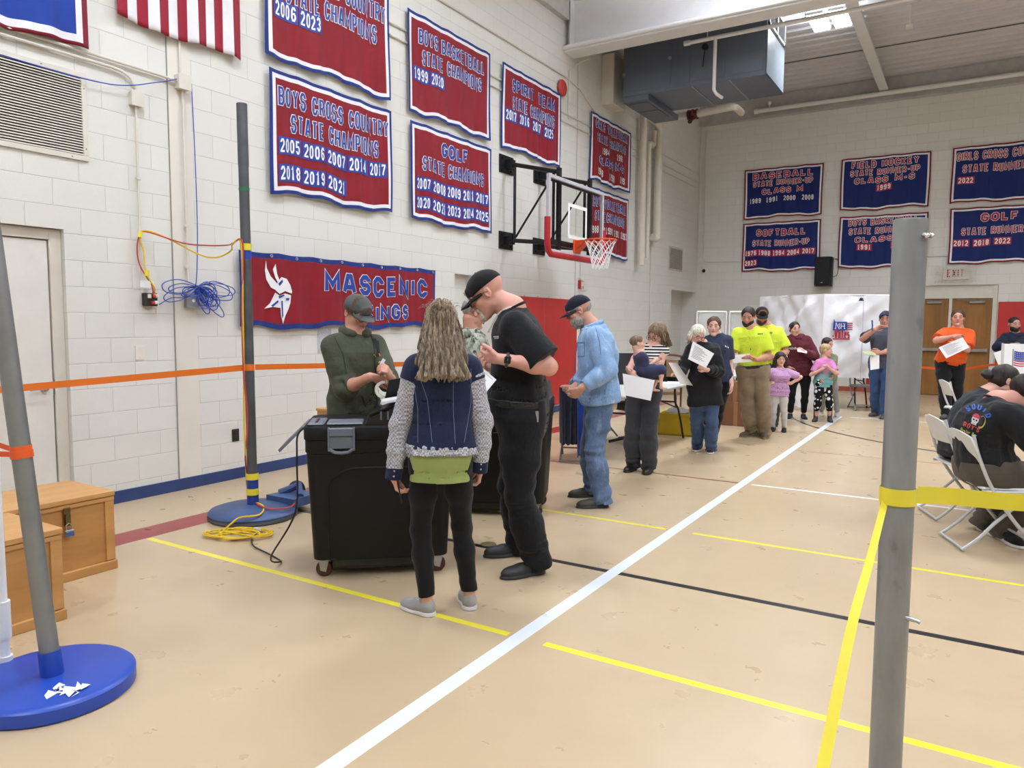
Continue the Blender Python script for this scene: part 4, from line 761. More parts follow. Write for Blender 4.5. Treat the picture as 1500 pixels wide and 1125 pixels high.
# orange tape from beyond the left edge past the far post to the tables
g = MB(); zt = at(362, 538, 5.71)[2]; c = FP+(FT-FP)*(zt/FT[2]); wrap(g, c, 0.0375, 0.05)
q0 = at(-140, 584, 4.6); q1 = at(0, 571, 4.75); ribbon(g, smooth_path([q0, q1, c+np.array([.01, -.04, .0])], 8), 0.046)
q2 = np.array([-4.75, 8.6, 1.02]); ribbon(g, smooth_path([c+np.array([.02, .04, 0]), c*0.5+q2*.5+np.array([0, 0, .0]), q2], 8), 0.044)
tag(rebase(g.build('barrier_tape', M_OT, None, True)), 'long orange tape stretched across the left wall past the dark far post', 'barrier tape')
g = MB(); ribbon(g, smooth_path([at(1325, 536, 14.3), at(1400, 541, 14.3), at(1448, 535, 14.3), at(1520, 528, 14.3)], 6), 0.045)
tag(rebase(g.build('barrier_tape', M_OT2, None, True)), 'orange tape behind the man in the orange shirt, before the exit doors', 'barrier tape')
# ------------------------------------------------------------------ power cords
M_YC = mat((226, 190, 34), 0.4, var=0.08, name='yellow_cord'); M_RC = mat((190, 66, 60), 0.4, var=0.1, name='red_cord')
zy = at(358, 362, 5.71)[2]; yb = FP+(FT-FP)*(zy/FT[2]); L1 = [(XW+.06, 3.81, 1.74), (XW+.10, 3.79, 1.80), (XW+.08, 3.73, 1.93), (XW+.06, 3.73, 2.10), (XW+.05, 3.70, 2.24), (XW+.08, 3.76, 2.27), (XW+.22, 3.85, 2.21)]
g = MB(); ps = smooth_path(L1+[(XW+.45, 3.97, 2.08), (XW+.60, 4.03, 2.05), (XW+.75, 4.06, 2.10), yb+np.array([-.09, -.05, .02]), yb+np.array([.02, -.055, .01]), yb+np.array([.025, -.06, -.5]), yb+np.array([.02, -.06, -.95]), yb+np.array([.03, -.075, -1.35]), yb+np.array([.02, -.06, -1.62]), fl(362, 712, .16), fl(372, 733, .12), fl(386, 742, .095), fl(380, 754, .085), fl(352, 758, .085), fl(340, 766, .06), fl(326, 778, .02)], 6); g.tube(ps, 0.0065, 7)
r2 = random.Random(12); A, B = fl(297, 786), fl(402, 786); c0 = (A+B)/2; ux = (B-A)/2; uy = np.array([-ux[1], ux[0], 0])*0.42; pp = []
for i in range(34):
    a = i*1.23; k = 0.35+0.65*abs(math.sin(i*0.77)); pp.append(c0+ux*k*math.cos(a)*1.0+uy*k*math.sin(a)*1.3+np.array([0, 0, 0.007+0.007*(i % 4)]))
g.tube(smooth_path([fl(326, 778, .02)]+pp, 6), 0.0065, 7)
tag(rebase(g.build('extension_cord', M_YC, None, True)), 'yellow extension cord from the outlet down the far post, heaped on the floor', 'cord')
g = MB(); ps = smooth_path([(XW+.08, 3.79, 1.74), (XW+.09, 3.77, 1.82), (XW+.05, 3.70, 1.98), (XW+.05, 3.68, 2.12), (XW+.05, 3.71, 2.24), (XW+.09, 3.76, 2.26), (XW+.35, 3.9, 2.17), (XW+.55, 4.01, 2.15), (XW+.72, 4.06, 2.15), yb+np.array([-.08, -.05, .03]), yb+np.array([.03, -.05, .015]), yb+np.array([.02, -.065, -.5]), yb+np.array([.025, -.066, -.95]), yb+np.array([.055, -.062, -1.3]), yb+np.array([.025, -.068, -1.62]), fl(366, 716, .17), fl(368, 728, .13), fl(376, 738, .11), fl(394, 745, .10), fl(420, 744, .10), fl(431, 738, .10), fl(430, 729, .12)], 6); g.tube(ps, 0.006, 7)
tag(rebase(g.build('extension_cord', M_RC, None, True)), 'red extension cord running down the far post behind the yellow one', 'cord')
for lab, c, rr, axs in (('yellow tape band holding the cords at the top of the far post', yb, .041, (0, 0, 1)), ('upper yellow tape band on the blue sleeve of the far post', FP+np.array([0, 0, .32]), .046, (0, 0, 1)), ('lower yellow tape band at the foot of the far post', FP+np.array([0, 0, .20]), .046, (0, 0, 1)), ('yellow tape holding the cords to the wall above the outlet box', (XW+.06, 3.705, 2.235), .014, (0, .3, 1)), ('yellow tape band round the hanging cords just above the white tag', (XW+.08, 3.74, 1.92), .016, (0, 0, 1))):
    g = MB(); wrap(g, c, rr, .05, axs); tag(rebase(g.build('cable_tape', M_YT, None, True)), lab, 'tape')
tag(rebase(MB().box((XW+.09, 3.67, 1.80), (XW+.093, 3.79, 1.855)).build('cord_tag', mat((236, 236, 238), 0.6))), 'white paper tag taped round the cords above the black outlet box', 'tag')
# ------------------------------------------------------------------ wooden ballot crates
W1 = wood((170, 118, 62), (206, 156, 96), (10, 1.3, 10)); W2 = wood((182, 130, 72), (214, 166, 106), (8, 1.2, 8)); M_BR = mat((120, 100, 66), 0.4, 0.8, name='old_brass')
def crate(label, x1, y0, y1, dep, H, extra):
    x0 = x1-dep; r = thing('ballot_crate', label, 'wooden crate', ((x0+x1)/2, (y0+y1)/2, 0))
    MB().box((x0+.012, y0+.012, 0.02), (x1-.012, y1-.012, H-.035)).build('body', W1, r)
    MB().box((x0-.004, y0-.004, H-.032), (x1+.006, y1+.006, H), bev=.004).box((x0-.001, y0-.001, H-.06), (x1+.002, y1+.002, H-.036), bev=.003).build('lid', W2, r)
    for y in (y0, y1-.055): MB().box((x1-.014, y, 0.06), (x1, y+.055, H-.06), bev=.002).build('corner_board', W2, r)
    MB().box((x0, y1-.014, .06), (x0+.055, y1+.001, H-.06), bev=.002).build('corner_board', W2, r); MB().box((x1-.055, y1-.014, .06), (x1-.015, y1+.001, H-.06), bev=.002).build('corner_board', W2, r); MB().box((x0-.004, y0-.004, 0), (x1+.008, y1+.008, .055), bev=.003).build('skirting', W2, r); extra(r, x1, y0, y1, H)
def ex1(r, x, y0, y1, H):
    c = (x+.012, y1-.42, .30); MB().box((x-.002, c[1]-.07, .275), (x+.006, c[1]-.055, .315)).box((x-.002, c[1]+.055, .275), (x+.006, c[1]+.07, .315)).tube([(x+.004, c[1]-.065, .30), (x+.022, c[1]-.05, .292), (x+.022, c[1]+.05, .292), (x+.004, c[1]+.065, .30)], .007, 8).build('handle', M_BR, r, True)
def ex2(r, x, y0, y1, H):
    c = y1-.28; MB().box((x, c-.02, .33), (x+.006, c+.02, .44), bev=.002).box((x+.006, c-.014, .34), (x+.016, c+.014, .40)).build('hasp', M_BR, r)
tag_ = crate('nearer varnished wooden crate with a brass handle, cut by the left edge', -3.875, 1.1, 1.94, .56, .478, ex1)
crate('farther varnished wooden crate with a padlocked hasp against the left door', -4.425, 1.45, 2.53, .52, .488, ex2)
c = 2.25; r = thing('padlock', 'small steel padlock hanging on the hasp of the wooden crate', 'padlock', (-4.40, c, .27)); MB().box((-4.418, c-.026, .268), (-4.396, c+.026, .31), bev=.004).build('body', mat((150, 152, 160), .3, .8), r); MB().tube([(-4.408, c-.016, .308), (-4.408, c-.016, .335), (-4.408, c, .350), (-4.408, c+.016, .335), (-4.408, c+.016, .308)], .004, 6).build('shackle', M_CHROME, r)
MB().box((-4.395, c-.02, .275), (-4.393, c+.02, .295)).build('sticker', mat((70, 90, 160), .5), r)
# white plastic pipe stand at the left edge
M_PVC = mat((234, 236, 240), 0.3, var=0.02, name='white_pvc')
e = fl(8, 980, .03); r = thing('pipe_stand', 'white plastic pipe stand at the left edge behind the blue base', 'stand', (e[0], e[1], 0)); p2 = fl(60, 957, .03)
MB().tube([e, p2], .020, 12).tube([e, e+np.array([-.35, -.30, 0])], .020, 12).build('foot_pipe', M_PVC, r, True); MB().lathe([(.028, -.035), (.028, .035)], e, np.cross((p2-e), (0, 0, 1)), 14).lathe([(.030, -.02), (.030, .06)], e, (0, 0, 1), 14).build('tee_joint', M_PVC, r, True)
MB().tube([e, e+np.array([-.004, -.003, 1.6])], .021, 12).tube([e+np.array([0, 0, .14]), e+np.array([0, 0, .30])], .030, 12).build('upright_pipe', M_PVC, r, True)
# floor plate
tag(rebase(MB().lathe([(.055, 0.0005), (.055, .003), (.045, .004), (0, .004)], (-2.77, 4.19, 0), (0, 0, 1), 28).build('floor_plate', mat((150, 136, 96), .4, .6, name='brass_plate'), None, True)), 'round brass floor socket beside the bearded man in black', 'floor plate')
# ------------------------------------------------------------------ ballot bins with scanners
M_BIN = mat((11, 11, 12), 0.5, spec=0.3, var=0.15, vs=4, bump=0.15, bs=160, name='black_plastic'); M_BIN2 = mat((14, 14, 16), 0.3, var=0.1, name='black_gloss'); M_GREY = mat((104, 110, 122), 0.45, var=0.06, name='grey_plastic'); M_RUB = mat((78, 36, 30), 0.5, name='caster_rubber'); M_FORK = mat((170, 172, 176), .3, .8, name='caster_steel')
def rrect(w, d, r_, n=6):
    out = []
    for cx, cy, a0 in ((w/2-r_, d/2-r_, 0), (-w/2+r_, d/2-r_, 90), (-w/2+r_, -d/2+r_, 180), (w/2-r_, -d/2+r_, 270)):
        for i in range(n+1): a = math.radians(a0+90*i/n); out.append((cx+r_*math.cos(a), cy+r_*math.sin(a)))
    return out
def bin_(label, O, ang, detail):
    X = np.array([math.cos(ang), math.sin(ang), 0]); Y = np.array([-X[1], X[0], 0]); Z = np.array([0, 0, 1.0]); O = np.array([O[0], O[1], 0.0]); L = lambda x, y, z: O+X*x+Y*y+Z*z
    r = thing('ballot_bin', label, 'ballot bin', O)
    def loft(mb, secs, cap=True):
        n = None
        for w_, d_, z, rr in secs:
            q = rrect(w_, d_, rr); n = len(q); mb.v += [tuple(L(p[0], p[1], z)) for p in q]
        b = len(mb.v)-n*len(secs)
        for i in range(len(secs)-1):
            for j in range(n): mb.f.append((b+i*n+j, b+i*n+(j+1) % n, b+(i+1)*n+(j+1) % n, b+(i+1)*n+j)); mb.mi.append(mb.cur)
        if cap: mb.f += [tuple(range(b+n-1, b-1, -1)), tuple(range(b+(len(secs)-1)*n, b+len(secs)*n))]; mb.mi += [mb.cur, mb.cur]
        return mb
    W_, D_ = .88, .58
    loft(MB(), [(W_*.90, D_*.88, .115, .05), (W_*.905, D_*.885, .125, .05), (W_*.975, D_*.97, .74, .06), (W_*.975, D_*.97, .755, .06)]).build('tub', M_BIN, r, True)
    g = MB(); pth = [(-.27, .12)]+[(-.30+.0*k, .12+.42*k/6) for k in range(7)]+[(-.30+.17*(1-math.cos(a)), .54+.13*math.sin(a)) for a in np.linspace(0.2, math.pi/2, 6)]+[(.0, .67), (.13, .67)]+[(.13+.17*math.sin(a), .54+.13*math.cos(a)) for a in np.linspace(0.2, math.pi/2, 6)]+[(.30, .12)]
    g.tube([L(p[0], -D_*(.44+.045*(p[1]-.115)/.63)-.001, p[1]) for p in pth], .007, 6); g.build('moulded_arch', M_BIN, r, True)
    MB().box((-.30, -.21, .035), (.30, .20, .116), X, Y, Z, O, .012).box((-.27, -.235, .06), (.27, -.2, .116), X, Y, Z, O, .01).build('lower_skirt', M_BIN2, r)
    loft(MB(), [(W_*.975, D_*.97, .757, .06), (W_*.99, D_*.985, .765, .06), (W_*.99, D_*.985, .835, .06)]).build('rim_band', M_BIN, r, True)
    loft(MB(), [(W_, D_, .838, .06), (W_*1.005, D_*1.005, .845, .06), (W_*1.005, D_*1.005, .905, .06), (W_*.99, D_*.98, .918, .06), (W_*.94, D_*.9, .922, .05)]).build('lid', M_BIN, r, True)
    MB().box((-.30, -.312, .775), (-.288, -.292, .915), X, Y, Z, O, .004).box((-.157, -.312, .775), (-.145, -.292, .915), X, Y, Z, O, .004).box((-.295, -.308, .86), (-.15, -.294, .912), X, Y, Z, O, .006).tube([L(-.295, -.303, .79), L(-.26, -.305, .768), L(-.222, -.306, .764), L(-.185, -.305, .768), L(-.15, -.303, .79)], .010, 8).box((-.288, -.3, .79), (-.157, -.292, .858), X, Y, Z, O).build('latch', M_GREY, r)
    MB().box((-.31, -.27, .921), (-.10, -.08, .936), X, Y, Z, O, .006).build('access_door', M_GREY, r); MB().box((-.42, -.26, .921), (-.325, .02, .932), X, Y, Z, O, .006).build('vent_panel', M_GREY, r)
    MB().box((-.38, -.2, .932), (-.365, -.05, .936), X, Y, Z, O).build('slot', M_BIN2, r)
    MB().prism([(-.44, .90), (-.46, .90), (-.60, .765), (-.59, .75)], -.22, .16, O, X, Z, -Y).build('side_flap', M_GREY, r)
    for sx in (-.34, .34):
        for sy in (-.19, .19):
            cst = MB().box((sx-.04, sy-.035, .105), (sx+.04, sy+.035, .118), X, Y, Z, O).prism([(-.03, .10), (.03, .10), (.012, .03), (-.02, .04)], -.026, -.02, L(sx, sy, 0), X, Z, Y).prism([(-.03, .10), (.03, .10), (.012, .03), (-.02, .04)], .02, .026, L(sx, sy, 0), X, Z, Y).build('caster', M_FORK, r)
            MB().lathe([(.015, -.016), (.043, -.016), (.048, -.01), (.048, .01), (.043, .016), (.015, .016)], L(sx, sy, .0485), Y, 22).build('wheel', M_RUB, cst, True)
    # scanner head on the right half
    s = MB().prism([(-.26, .92), (-.24, .96), (-.05, 1.03), (.24, 1.06), (.26, .92)], 0.0, .44, L(.17, -.26, 0), X, Z, Y); s.build('scanner', M_BIN2, r)
    MB().prism([(-.23, .970), (-.05, 1.036), (.22, 1.064), (.22, 1.072), (-.05, 1.046), (-.24, .976)], .05, .24, L(.17, -.26, 0), X, Z, Y).build('scanner_cover', M_GREY if not detail else M_BIN2, r)
    g = MB()
    for i in range(5): g.box((-.0+.04*i, -.265, .95), (.01+.04*i, -.26, 1.0), X, Y, Z, O)
    g.build('scanner_vents', M_GREY, r)
    return r, L, X, Y, Z, O
a = math.atan2(.49, .51); r1, L, X, Y, Z, O1 = bin_('black wheeled ballot bin behind the woman in the denim vest', (-3.155+.04, 3.43+.06), a*0.93, True)
# open printer lid and paper strip
MB().prism([(.02, 1.02), (.30, 1.05), (.30, 1.20), (.05, 1.15)], .16, .20, L(0, 0, 0), X, Z, Y).build('raised_lid', M_BIN2, r1)
p = MB(); p.prism([(-.10, 1.035), (-.09, 1.05), (.22, 1.10), (.22, 1.085)], -.20, -.02, L(.1, 0, 0), X, Z, Y); p.build('paper_tray', mat((228, 230, 232), .35, name='white_tray'), r1, True)
bin_('second black ballot bin behind the bearded man in black', (-3.25, 5.05), math.radians(24), False)
g = MB(); pa, pb = L(-.44, -.26, .90), fl(388, 768)
cp = [L(-.43, -.27, .915), L(-.475, -.25, .86), L(-.485, -.22, .72), L(-.50, -.22, .4), np.array([-3.55, 2.98, .10]), fl(412, 822, .01), fl(395, 812, .01), fl(372, 800, .01), fl(369, 789, .012), fl(376, 782, .02)]
g.tube(smooth_path(cp, 7), .0055, 7); tag(rebase(g.build('power_cord', M_BIN2, None, True)), 'black power cord from the near ballot bin to the yellow cord heap', 'cord')
c = fl(378, 776, .02); tag(rebase(MB().box((c[0]-.035, c[1]-.015, 0.005), (c[0]+.03, c[1]+.015, .035), bev=.005).build('plug', mat((210, 210, 206), .4))), 'pale plug joining the black and yellow cords on the floor', 'plug')
r = thing('storage_box', 'plain wooden box between the far post and the ballot bin', 'box', (-4.75, 5.0, 0)); MB().box((-5.0, 4.75, 0), (-4.52, 5.2, .72)).build('body', W1, r); MB().box((-5.01, 4.74, .72), (-4.51, 5.21, .745), bev=.004).build('lid', W2, r)
# ------------------------------------------------------------------ folding chairs
def folding_chair(label, group, loc, rz, shell, tube, name='folding_chair'):
    r = thing(name, label, 'chair', (0, 0, 0), group); w_ = .215     # local: sitter faces +y
    for sx in (-1, 1):
        x = sx*w_; MB().tube(smooth_path([(x*.80, -.25, .80), (x*.92, -.22, .66), (x, -.13, .44), (x, .02, .22), (x, .20, .015)], 5), .0125, 8).build('front_leg', tube, r, True)
        MB().tube(smooth_path([(x*.86, .12, .43), (x*.86, .0, .30), (x*.86, -.10, .20), (x*.9, -.19, .10), (x*.9, -.29, .015)], 5), .0115, 8).build('rear_leg', tube, r, True)
    MB().tube([(-.193, -.285, .022), (.193, -.285, .022)], .010, 8).tube([(-w_, .12, .10), (w_, .12, .10)], .009, 8).tube([(-w_*.86, .12, .43), (w_*.86, .12, .43)], .01, 8).build('cross_bar', tube, r, True)
    g = MB(); nu, nv = 12, 8; vs = []
    for k in (0, 1):
        for j in range(nv+1):
            for i in range(nu+1):
                u = i/nu*2-1; v = j/nv; ww = .205*(1-.22*max(0, v-.7)**1.2-.10*max(0, .25-v)); zz = .615+.20*v+(-.03*u*u*v); yy = -.205-.075*v-.030*(1-u*u)*(1) + (.014 if k else 0)
                vs.append((u*ww, yy, zz))
    n1 = (nu+1)*(nv+1); fs = []
    for j in range(nv):
        for i in range(nu):
            q = (j*(nu+1)+i, j*(nu+1)+i+1, (j+1)*(nu+1)+i+1, (j+1)*(nu+1)+i); fs += [q, tuple(p+n1 for p in reversed(q))]
    ed = [i for i in range(nu+1)]+[j*(nu+1)+nu for j in range(1, nv+1)]+[nv*(nu+1)+i for i in range(nu-1, -1, -1)]+[j*(nu+1) for j in range(nv-1, 0, -1)]
    for i in range(len(ed)): a_, b_ = ed[i], ed[(i+1) % len(ed)]; fs.append((a_, b_, b_+n1, a_+n1))
    g.add(vs, fs).build('backrest', shell, r, True)
    MB().box((-.205, -.19, .43), (.205, .20, .452), bev=.010).build('seat', shell, r)
    MB().tube(smooth_path([(-.21, -.19, .425), (-.215, .1, .43), (-.19, .205, .43), (.19, .205, .43), (.215, .1, .43), (.21, -.19, .425)], 4), .011, 8).build('seat_rail', tube, r, True)
    r.location = loc; r.rotation_euler = (0, 0, rz); return r
M_CHW = mat((214, 216, 216), .45, var=.05, name='white_chair_plastic'); M_CHT = mat((196, 198, 200), .35, .3, var=.05, name='grey_chair_tube')
CH = 'white folding chairs at the right edge'
M_TLX = mat((44, 44, 46), .5, .3, name='dark_chair_steel')
cA = folding_chair('white folding chair under the seated man in the printed black shirt', CH, (0.213, 6.07, 0), math.radians(-69), M_CHW, M_CHT)
def chair_copy(label, loc, rz, src=cA, grp=CH):
    o = dup(src, loc, rz); o['label'] = label; o['group'] = grp; return o
chair_copy('white folding chair right behind the nearer one, under the seated long-haired person', (0.03, 6.87, 0), math.radians(-69))
chair_copy('empty white folding chair in front of the man in the orange shirt', tuple(at(1414, 600, 9.7)*np.array([1, 1, 0])), math.radians(-72))
M_CHM = mat((122, 120, 116), .4, .5, var=.1, name='brown_grey_steel')
cM = folding_chair('grey steel folding chair behind the man in the denim shirt', 'grey steel folding chairs', (-3.70, 7.46, 0), math.radians(22), M_CHM, M_CHM)
chair_copy('grey steel folding chair under the white voting booth', (-1.58, 14.6, 0), math.radians(205), cM, 'grey steel folding chairs')
chair_copy('grey steel folding chair at the table, behind the woman holding the baby', (-4.15, 8.9, 0), math.radians(-85), cM, 'grey steel folding chairs')
oc = at(918, 560, 9.6)*np.array([1, 1, 0]); r = thing('office_chair', 'dark office chair behind the table, between the denim shirt and the baby', 'chair', oc); g = Vector((0, 0, 0)); M_OCH = mat((38, 40, 44), .7, name='dark_upholstery')
MB().prism([(-.22, 0), (.22, 0), (.24, .25), (.19, .46), (.10, .54), (-.10, .54), (-.19, .46), (-.24, .25)], -.04, .04, oc+np.array([0, 0, .60]), (.8, .6, 0), (0, 0, 1), (-.6, .8, 0)).build('backrest', M_OCH, r); sc_ = oc+np.array([.15, -.2, 0])
MB().lathe([(.20, .44), (.24, .46), (.24, .51), (.20, .53)], sc_, (0, 0, 1), 20).build('seat', M_OCH, r, True); MB().lathe([(.03, .06), (.03, .44)], sc_, (0, 0, 1), 12).build('stem', M_TLX, r)
for i in range(5): a = i*1.257; MB().tube([sc_+np.array([0, 0, .09]), sc_+np.array([.28*math.cos(a), .28*math.sin(a), .03])], .02, 6).build('leg', M_TLX, r)
MB().tube([sc_+np.array([-.1, .12, .46]), oc+np.array([0, 0, .45]), oc+np.array([0, 0, .62])], .018, 6).build('back_support', M_TLX, r)
# ------------------------------------------------------------------ check-in tables behind the queue
M_TT = mat((206, 208, 204), .45, var=.03, name='table_laminate'); M_TL = mat((40, 40, 42), .4, .4, name='table_leg_steel')
def table(label, cx, cy, rz, Lx=1.5, Wy=.7, H=.735):
    r = thing('folding_table', label, 'table', (0, 0, 0), 'folding tables'); MB().box((-Lx/2, -Wy/2, H-.03), (Lx/2, Wy/2, H), bev=.008).build('tabletop', M_TT, r)
    for sx in (-1, 1):
        for sy in (-1, 1): MB().tube(smooth_path([(sx*Lx*.36, sy*Wy*.30, H-.03), (sx*Lx*.36, sy*Wy*.31, .50), (sx*Lx*.38, sy*Wy*.36, .38), (sx*Lx*.42, sy*Wy*.42, .01)], 4), .014, 8).build('leg', M_TL, r, True)
        MB().tube([(sx*Lx*.36, -Wy*.31, .5), (sx*Lx*.36, Wy*.31, .5)], .010, 8).tube([(sx*Lx*.37, -Wy*.34, .42), (0, 0, H-.04)], .008, 6).build('leg_brace', M_TL, r)
    r.location = (cx, cy, 0); r.rotation_euler = (0, 0, rz); return r
table('long folding table behind the woman with the baby, papers on its far end', -3.50, 8.6, math.radians(90), 2.2, .72)
table('folding table behind the bearded man in the yellow shirt', -3.3, 12.2, math.radians(90), 1.5, .72)
r = thing('paper_stack', 'papers lying on the table end beside the baby\'s foot', 'papers', (-3.3, 9.3, .735)); g = MB()
for i, rz in enumerate((.1, -.2, .3)):
    cx, cy = -3.34+.02*i, 9.45+.05*i; X_, Y_ = (math.cos(rz), math.sin(rz), 0), (-math.sin(rz), math.cos(rz), 0); g.box((-.14, -.108, 0), (.14, .108, .004), X_, Y_, (0, 0, 1), (cx, cy, .7352+.0045*i))
g.build('sheets', mat((240, 242, 244), .6, var=.02, name='white_paper'), r)
r = thing('jacket', 'navy and blue jackets hung over the chair behind the denim-shirted man', 'jacket', (-3.7, 7.2, .3)); g = MB()
def drape(mb, c, wx, h, dx, seed):
    r2 = random.Random(seed); vs = []; nu, nv = 10, 8
    for s in (0, 1):
        for j in range(nv+1):
            for i in range(nu+1):
                u = i/nu-.5; v = j/nv; q = .035*math.sin(i*1.9+seed)*(.3+v); vs.append((c[0]+dx[0]*u*wx*(1-.15*v)-dx[1]*(q+(.05 if s else -.05)*(1-.6*abs(u))), c[1]+dx[1]*u*wx*(1-.15*v)+dx[0]*(q+(.05 if s else -.05)*(1-.6*abs(u))), c[2]-h*v+.01*math.sin(i*2.3+seed)*v))
    n1 = (nu+1)*(nv+1); fs = []
    for j in range(nv):
        for i in range(nu): q = (j*(nu+1)+i, j*(nu+1)+i+1, (j+1)*(nu+1)+i+1, (j+1)*(nu+1)+i); fs += [q, tuple(p+n1 for p in reversed(q))]
    ed = [i for i in range(nu+1)]+[j*(nu+1)+nu for j in range(1, nv+1)]+[nv*(nu+1)+i for i in range(nu-1, -1, -1)]+[j*(nu+1) for j in range(nv-1, 0, -1)]
    for i in range(len(ed)): a_, b_ = ed[i], ed[(i+1) % len(ed)]; fs.append((a_, b_, b_+n1, a_+n1))
    mb.add(vs, fs)
drape(g, (-3.68, 7.15, .83), .22, .62, (.82, .57), 2); g.build('navy_jacket', cloth((24, 28, 48)), r, True); g = MB(); drape(g, (-3.52, 7.24, .82), .22, .74, (.82, .57), 5); g.build('blue_lining', cloth((34, 62, 150)), r, True)
r = thing('jacket', 'black jacket hung over the wooden-framed chair behind the table', 'jacket', (-3.94, 10.85, .55)); g = MB(); drape(g, (-3.94, 10.85, .97), .5, .42, (.86, .5), 3); g.build('shell', cloth((24, 26, 28)), r, True)
r = thing('storage_crate', 'yellow plastic crate under the table', 'crate', (-3.5, 9.75, 0)); X_ = np.array([1.0, .12, 0]); X_ /= np.linalg.norm(X_); Y_ = np.array([-X_[1], X_[0], 0])
M_YB = mat((214, 184, 40), .45, var=.08, name='yellow_plastic'); O_ = np.array([-3.42, 10.05, 0])
MB().box((-.24, -.34, 0), (.24, -.32, .30), X_, Y_, (0, 0, 1), O_).box((-.24, .32, 0), (.24, .34, .30), X_, Y_, (0, 0, 1), O_).box((-.24, -.34, 0), (-.22, .34, .30), X_, Y_, (0, 0, 1), O_).box((.22, -.34, 0), (.24, .34, .30), X_, Y_, (0, 0, 1), O_).box((-.24, -.34, 0), (.24, .34, .02), X_, Y_, (0, 0, 1), O_).build('tub', M_YB, r); MB().box((-.25, -.35, .28), (.25, -.34, .305), X_, Y_, (0, 0, 1), O_).box((.24, -.35, .28), (.25, .35, .305), X_, Y_, (0, 0, 1), O_).build('rim', M_YB, r)
r = thing('bag', 'crumpled grey bag lying in the yellow crate', 'bag', O_+np.array([0, 0, .2])); g = MB(); g.ball(O_+np.array([-.05, 0, .27]), (.16, .22, .09), 14); g.build('sack', cloth((120, 116, 112)), r, True)
r = thing('bottle', 'small clear bottle standing in the yellow crate', 'bottle', O_+X_*.17+np.array([0, 0, .03])); MB().lathe([(.03, .03), (.032, .05), (.032, .34), (.012, .39), (.012, .42)], O_+X_*.17, (0, 0, 1), 14).build('body', mat((214, 214, 210), .2), r, True)
r = thing('chair', 'wooden-framed chair behind the table by the alcove', 'chair', (-3.95, 10.9, 0)); MB().tube(smooth_path([(-4.15, 10.75, .45), (-4.15, 10.75, .95), (-4.1, 10.8, 1.04), (-3.8, 10.98, 1.04), (-3.75, 11.0, .95), (-3.75, 11.0, .45)], 4), .018, 8).build('back_frame', mat((94, 56, 34), .4), r, True)
MB().box((-4.15, 10.80, .72), (-3.77, 10.96, .98)).build('backrest', cloth((150, 120, 92)), r)
for x, y in ((-4.15, 10.75), (-3.75, 11.0), (-4.3, 11.1), (-3.95, 11.35)): MB().tube([(x, y, 0), (x, y, .45)], .015, 8).build('leg', mat((94, 56, 34), .4), r)
MB().prism([(-4.18, 10.75), (-3.75, 11.0), (-3.95, 11.36), (-4.33, 11.1)], .43, .47, (0, 0, 0), (1, 0, 0), (0, 1, 0), (0, 0, 1)).build('seat', cloth((150, 120, 92)), r)
for lab, x, y, z, w_, h_ in (('brown cardboard box under the far table', -2.95, 11.35, 0, .42, .36), ('brown cardboard box stacked on another under the far table', -2.97, 11.36, .362, .40, .30)):
    r = thing('cardboard_box', lab, 'box', (x, y, z)); MB().box((x-w_/2, y-w_/2, z), (x+w_/2, y+w_/2, z+h_), bev=.004).build('carton', mat((120, 78, 50), .7, name='cardboard'), r); MB().box((x-.03, y-w_/2-.001, z), (x+.03, y+w_/2+.001, z+h_+.001)).build('packing_tape', mat((150, 110, 76), .4), r)
# ------------------------------------------------------------------ voting booths
M_CUR = cloth((246, 247, 252), .04, 2, 900, 1.0, 3.5, .7, 'white_curtain'); M_CURG = cloth((190, 190, 186), .06, 2, 900, 1.0, 5, .7, 'grey_curtain')
def sheet(mb, a, b, z0a, z0b, z1a, z1b, seed, n=40, m_=26, amp=.03, th=.012, sag=.0):
    a, b = np.array(a, float), np.array(b, float); d = b-a; L_ = np.linalg.norm(d); d /= L_; nr = np.array([d[1], -d[0]]); r2 = random.Random(seed); ph = [r2.uniform(0, 6) for _ in range(5)]; vs = []
    for s in (0, 1):
        for j in range(m_+1):
            for i in range(n+1):
                u, v = i/n, j/m_; x = u*L_; zt, zb = z0a+(z0b-z0a)*u, z1a+(z1b-z1a)*u; zt -= sag*math.sin(math.pi*u)
                z = zb+(zt-zb)*v; e = 4*u*(1-u); q = amp*e*(math.sin(x*5+z*4+ph[0])*.5+math.sin(x*11-z*7+ph[1])*.3+math.sin(z*9-x*3+ph[2])*.25+abs(math.sin(x*3.1+z*2.6+ph[3]))*.7-abs(math.sin(x*2.3-z*3.4+ph[4]))*.6)+(th/2 if s else -th/2); q += e*amp*(.20*math.sin(x*17+z*9+ph[2])+.16*math.sin(z*21-x*13+ph[0])); vs.append((a[0]+d[0]*x+nr[0]*q, a[1]+d[1]*x+nr[1]*q, z))
    n1 = (n+1)*(m_+1); fs = []
    for j in range(m_):
        for i in range(n): q = (j*(n+1)+i, j*(n+1)+i+1, (j+1)*(n+1)+i+1, (j+1)*(n+1)+i); fs += [q, tuple(p+n1 for p in reversed(q))]
    ed = [i for i in range(n+1)]+[j*(n+1)+n for j in range(1, m_+1)]+[m_*(n+1)+i for i in range(n-1, -1, -1)]+[j*(n+1) for j in range(m_-1, 0, -1)]
    for i in range(len(ed)): p, q = ed[i], ed[(i+1) % len(ed)]; fs.append((p, q, q+n1, p+n1))
    return mb.add(vs, fs), (a, d, nr)
A2, B2, C2 = (-3.50, 14.75), (-2.17, 13.60), (-1.13, 14.35)
r = thing('voting_booth', 'tall white fabric voting booth with a red and blue votes emblem', 'voting booth', (-2.2, 14.5, 0))
g = MB(); sheet(g, A2, B2, 2.05, 2.04, .16, .02, 1, 64, 48, amp=.085); g.build('left_curtain', M_CUR, r, True)
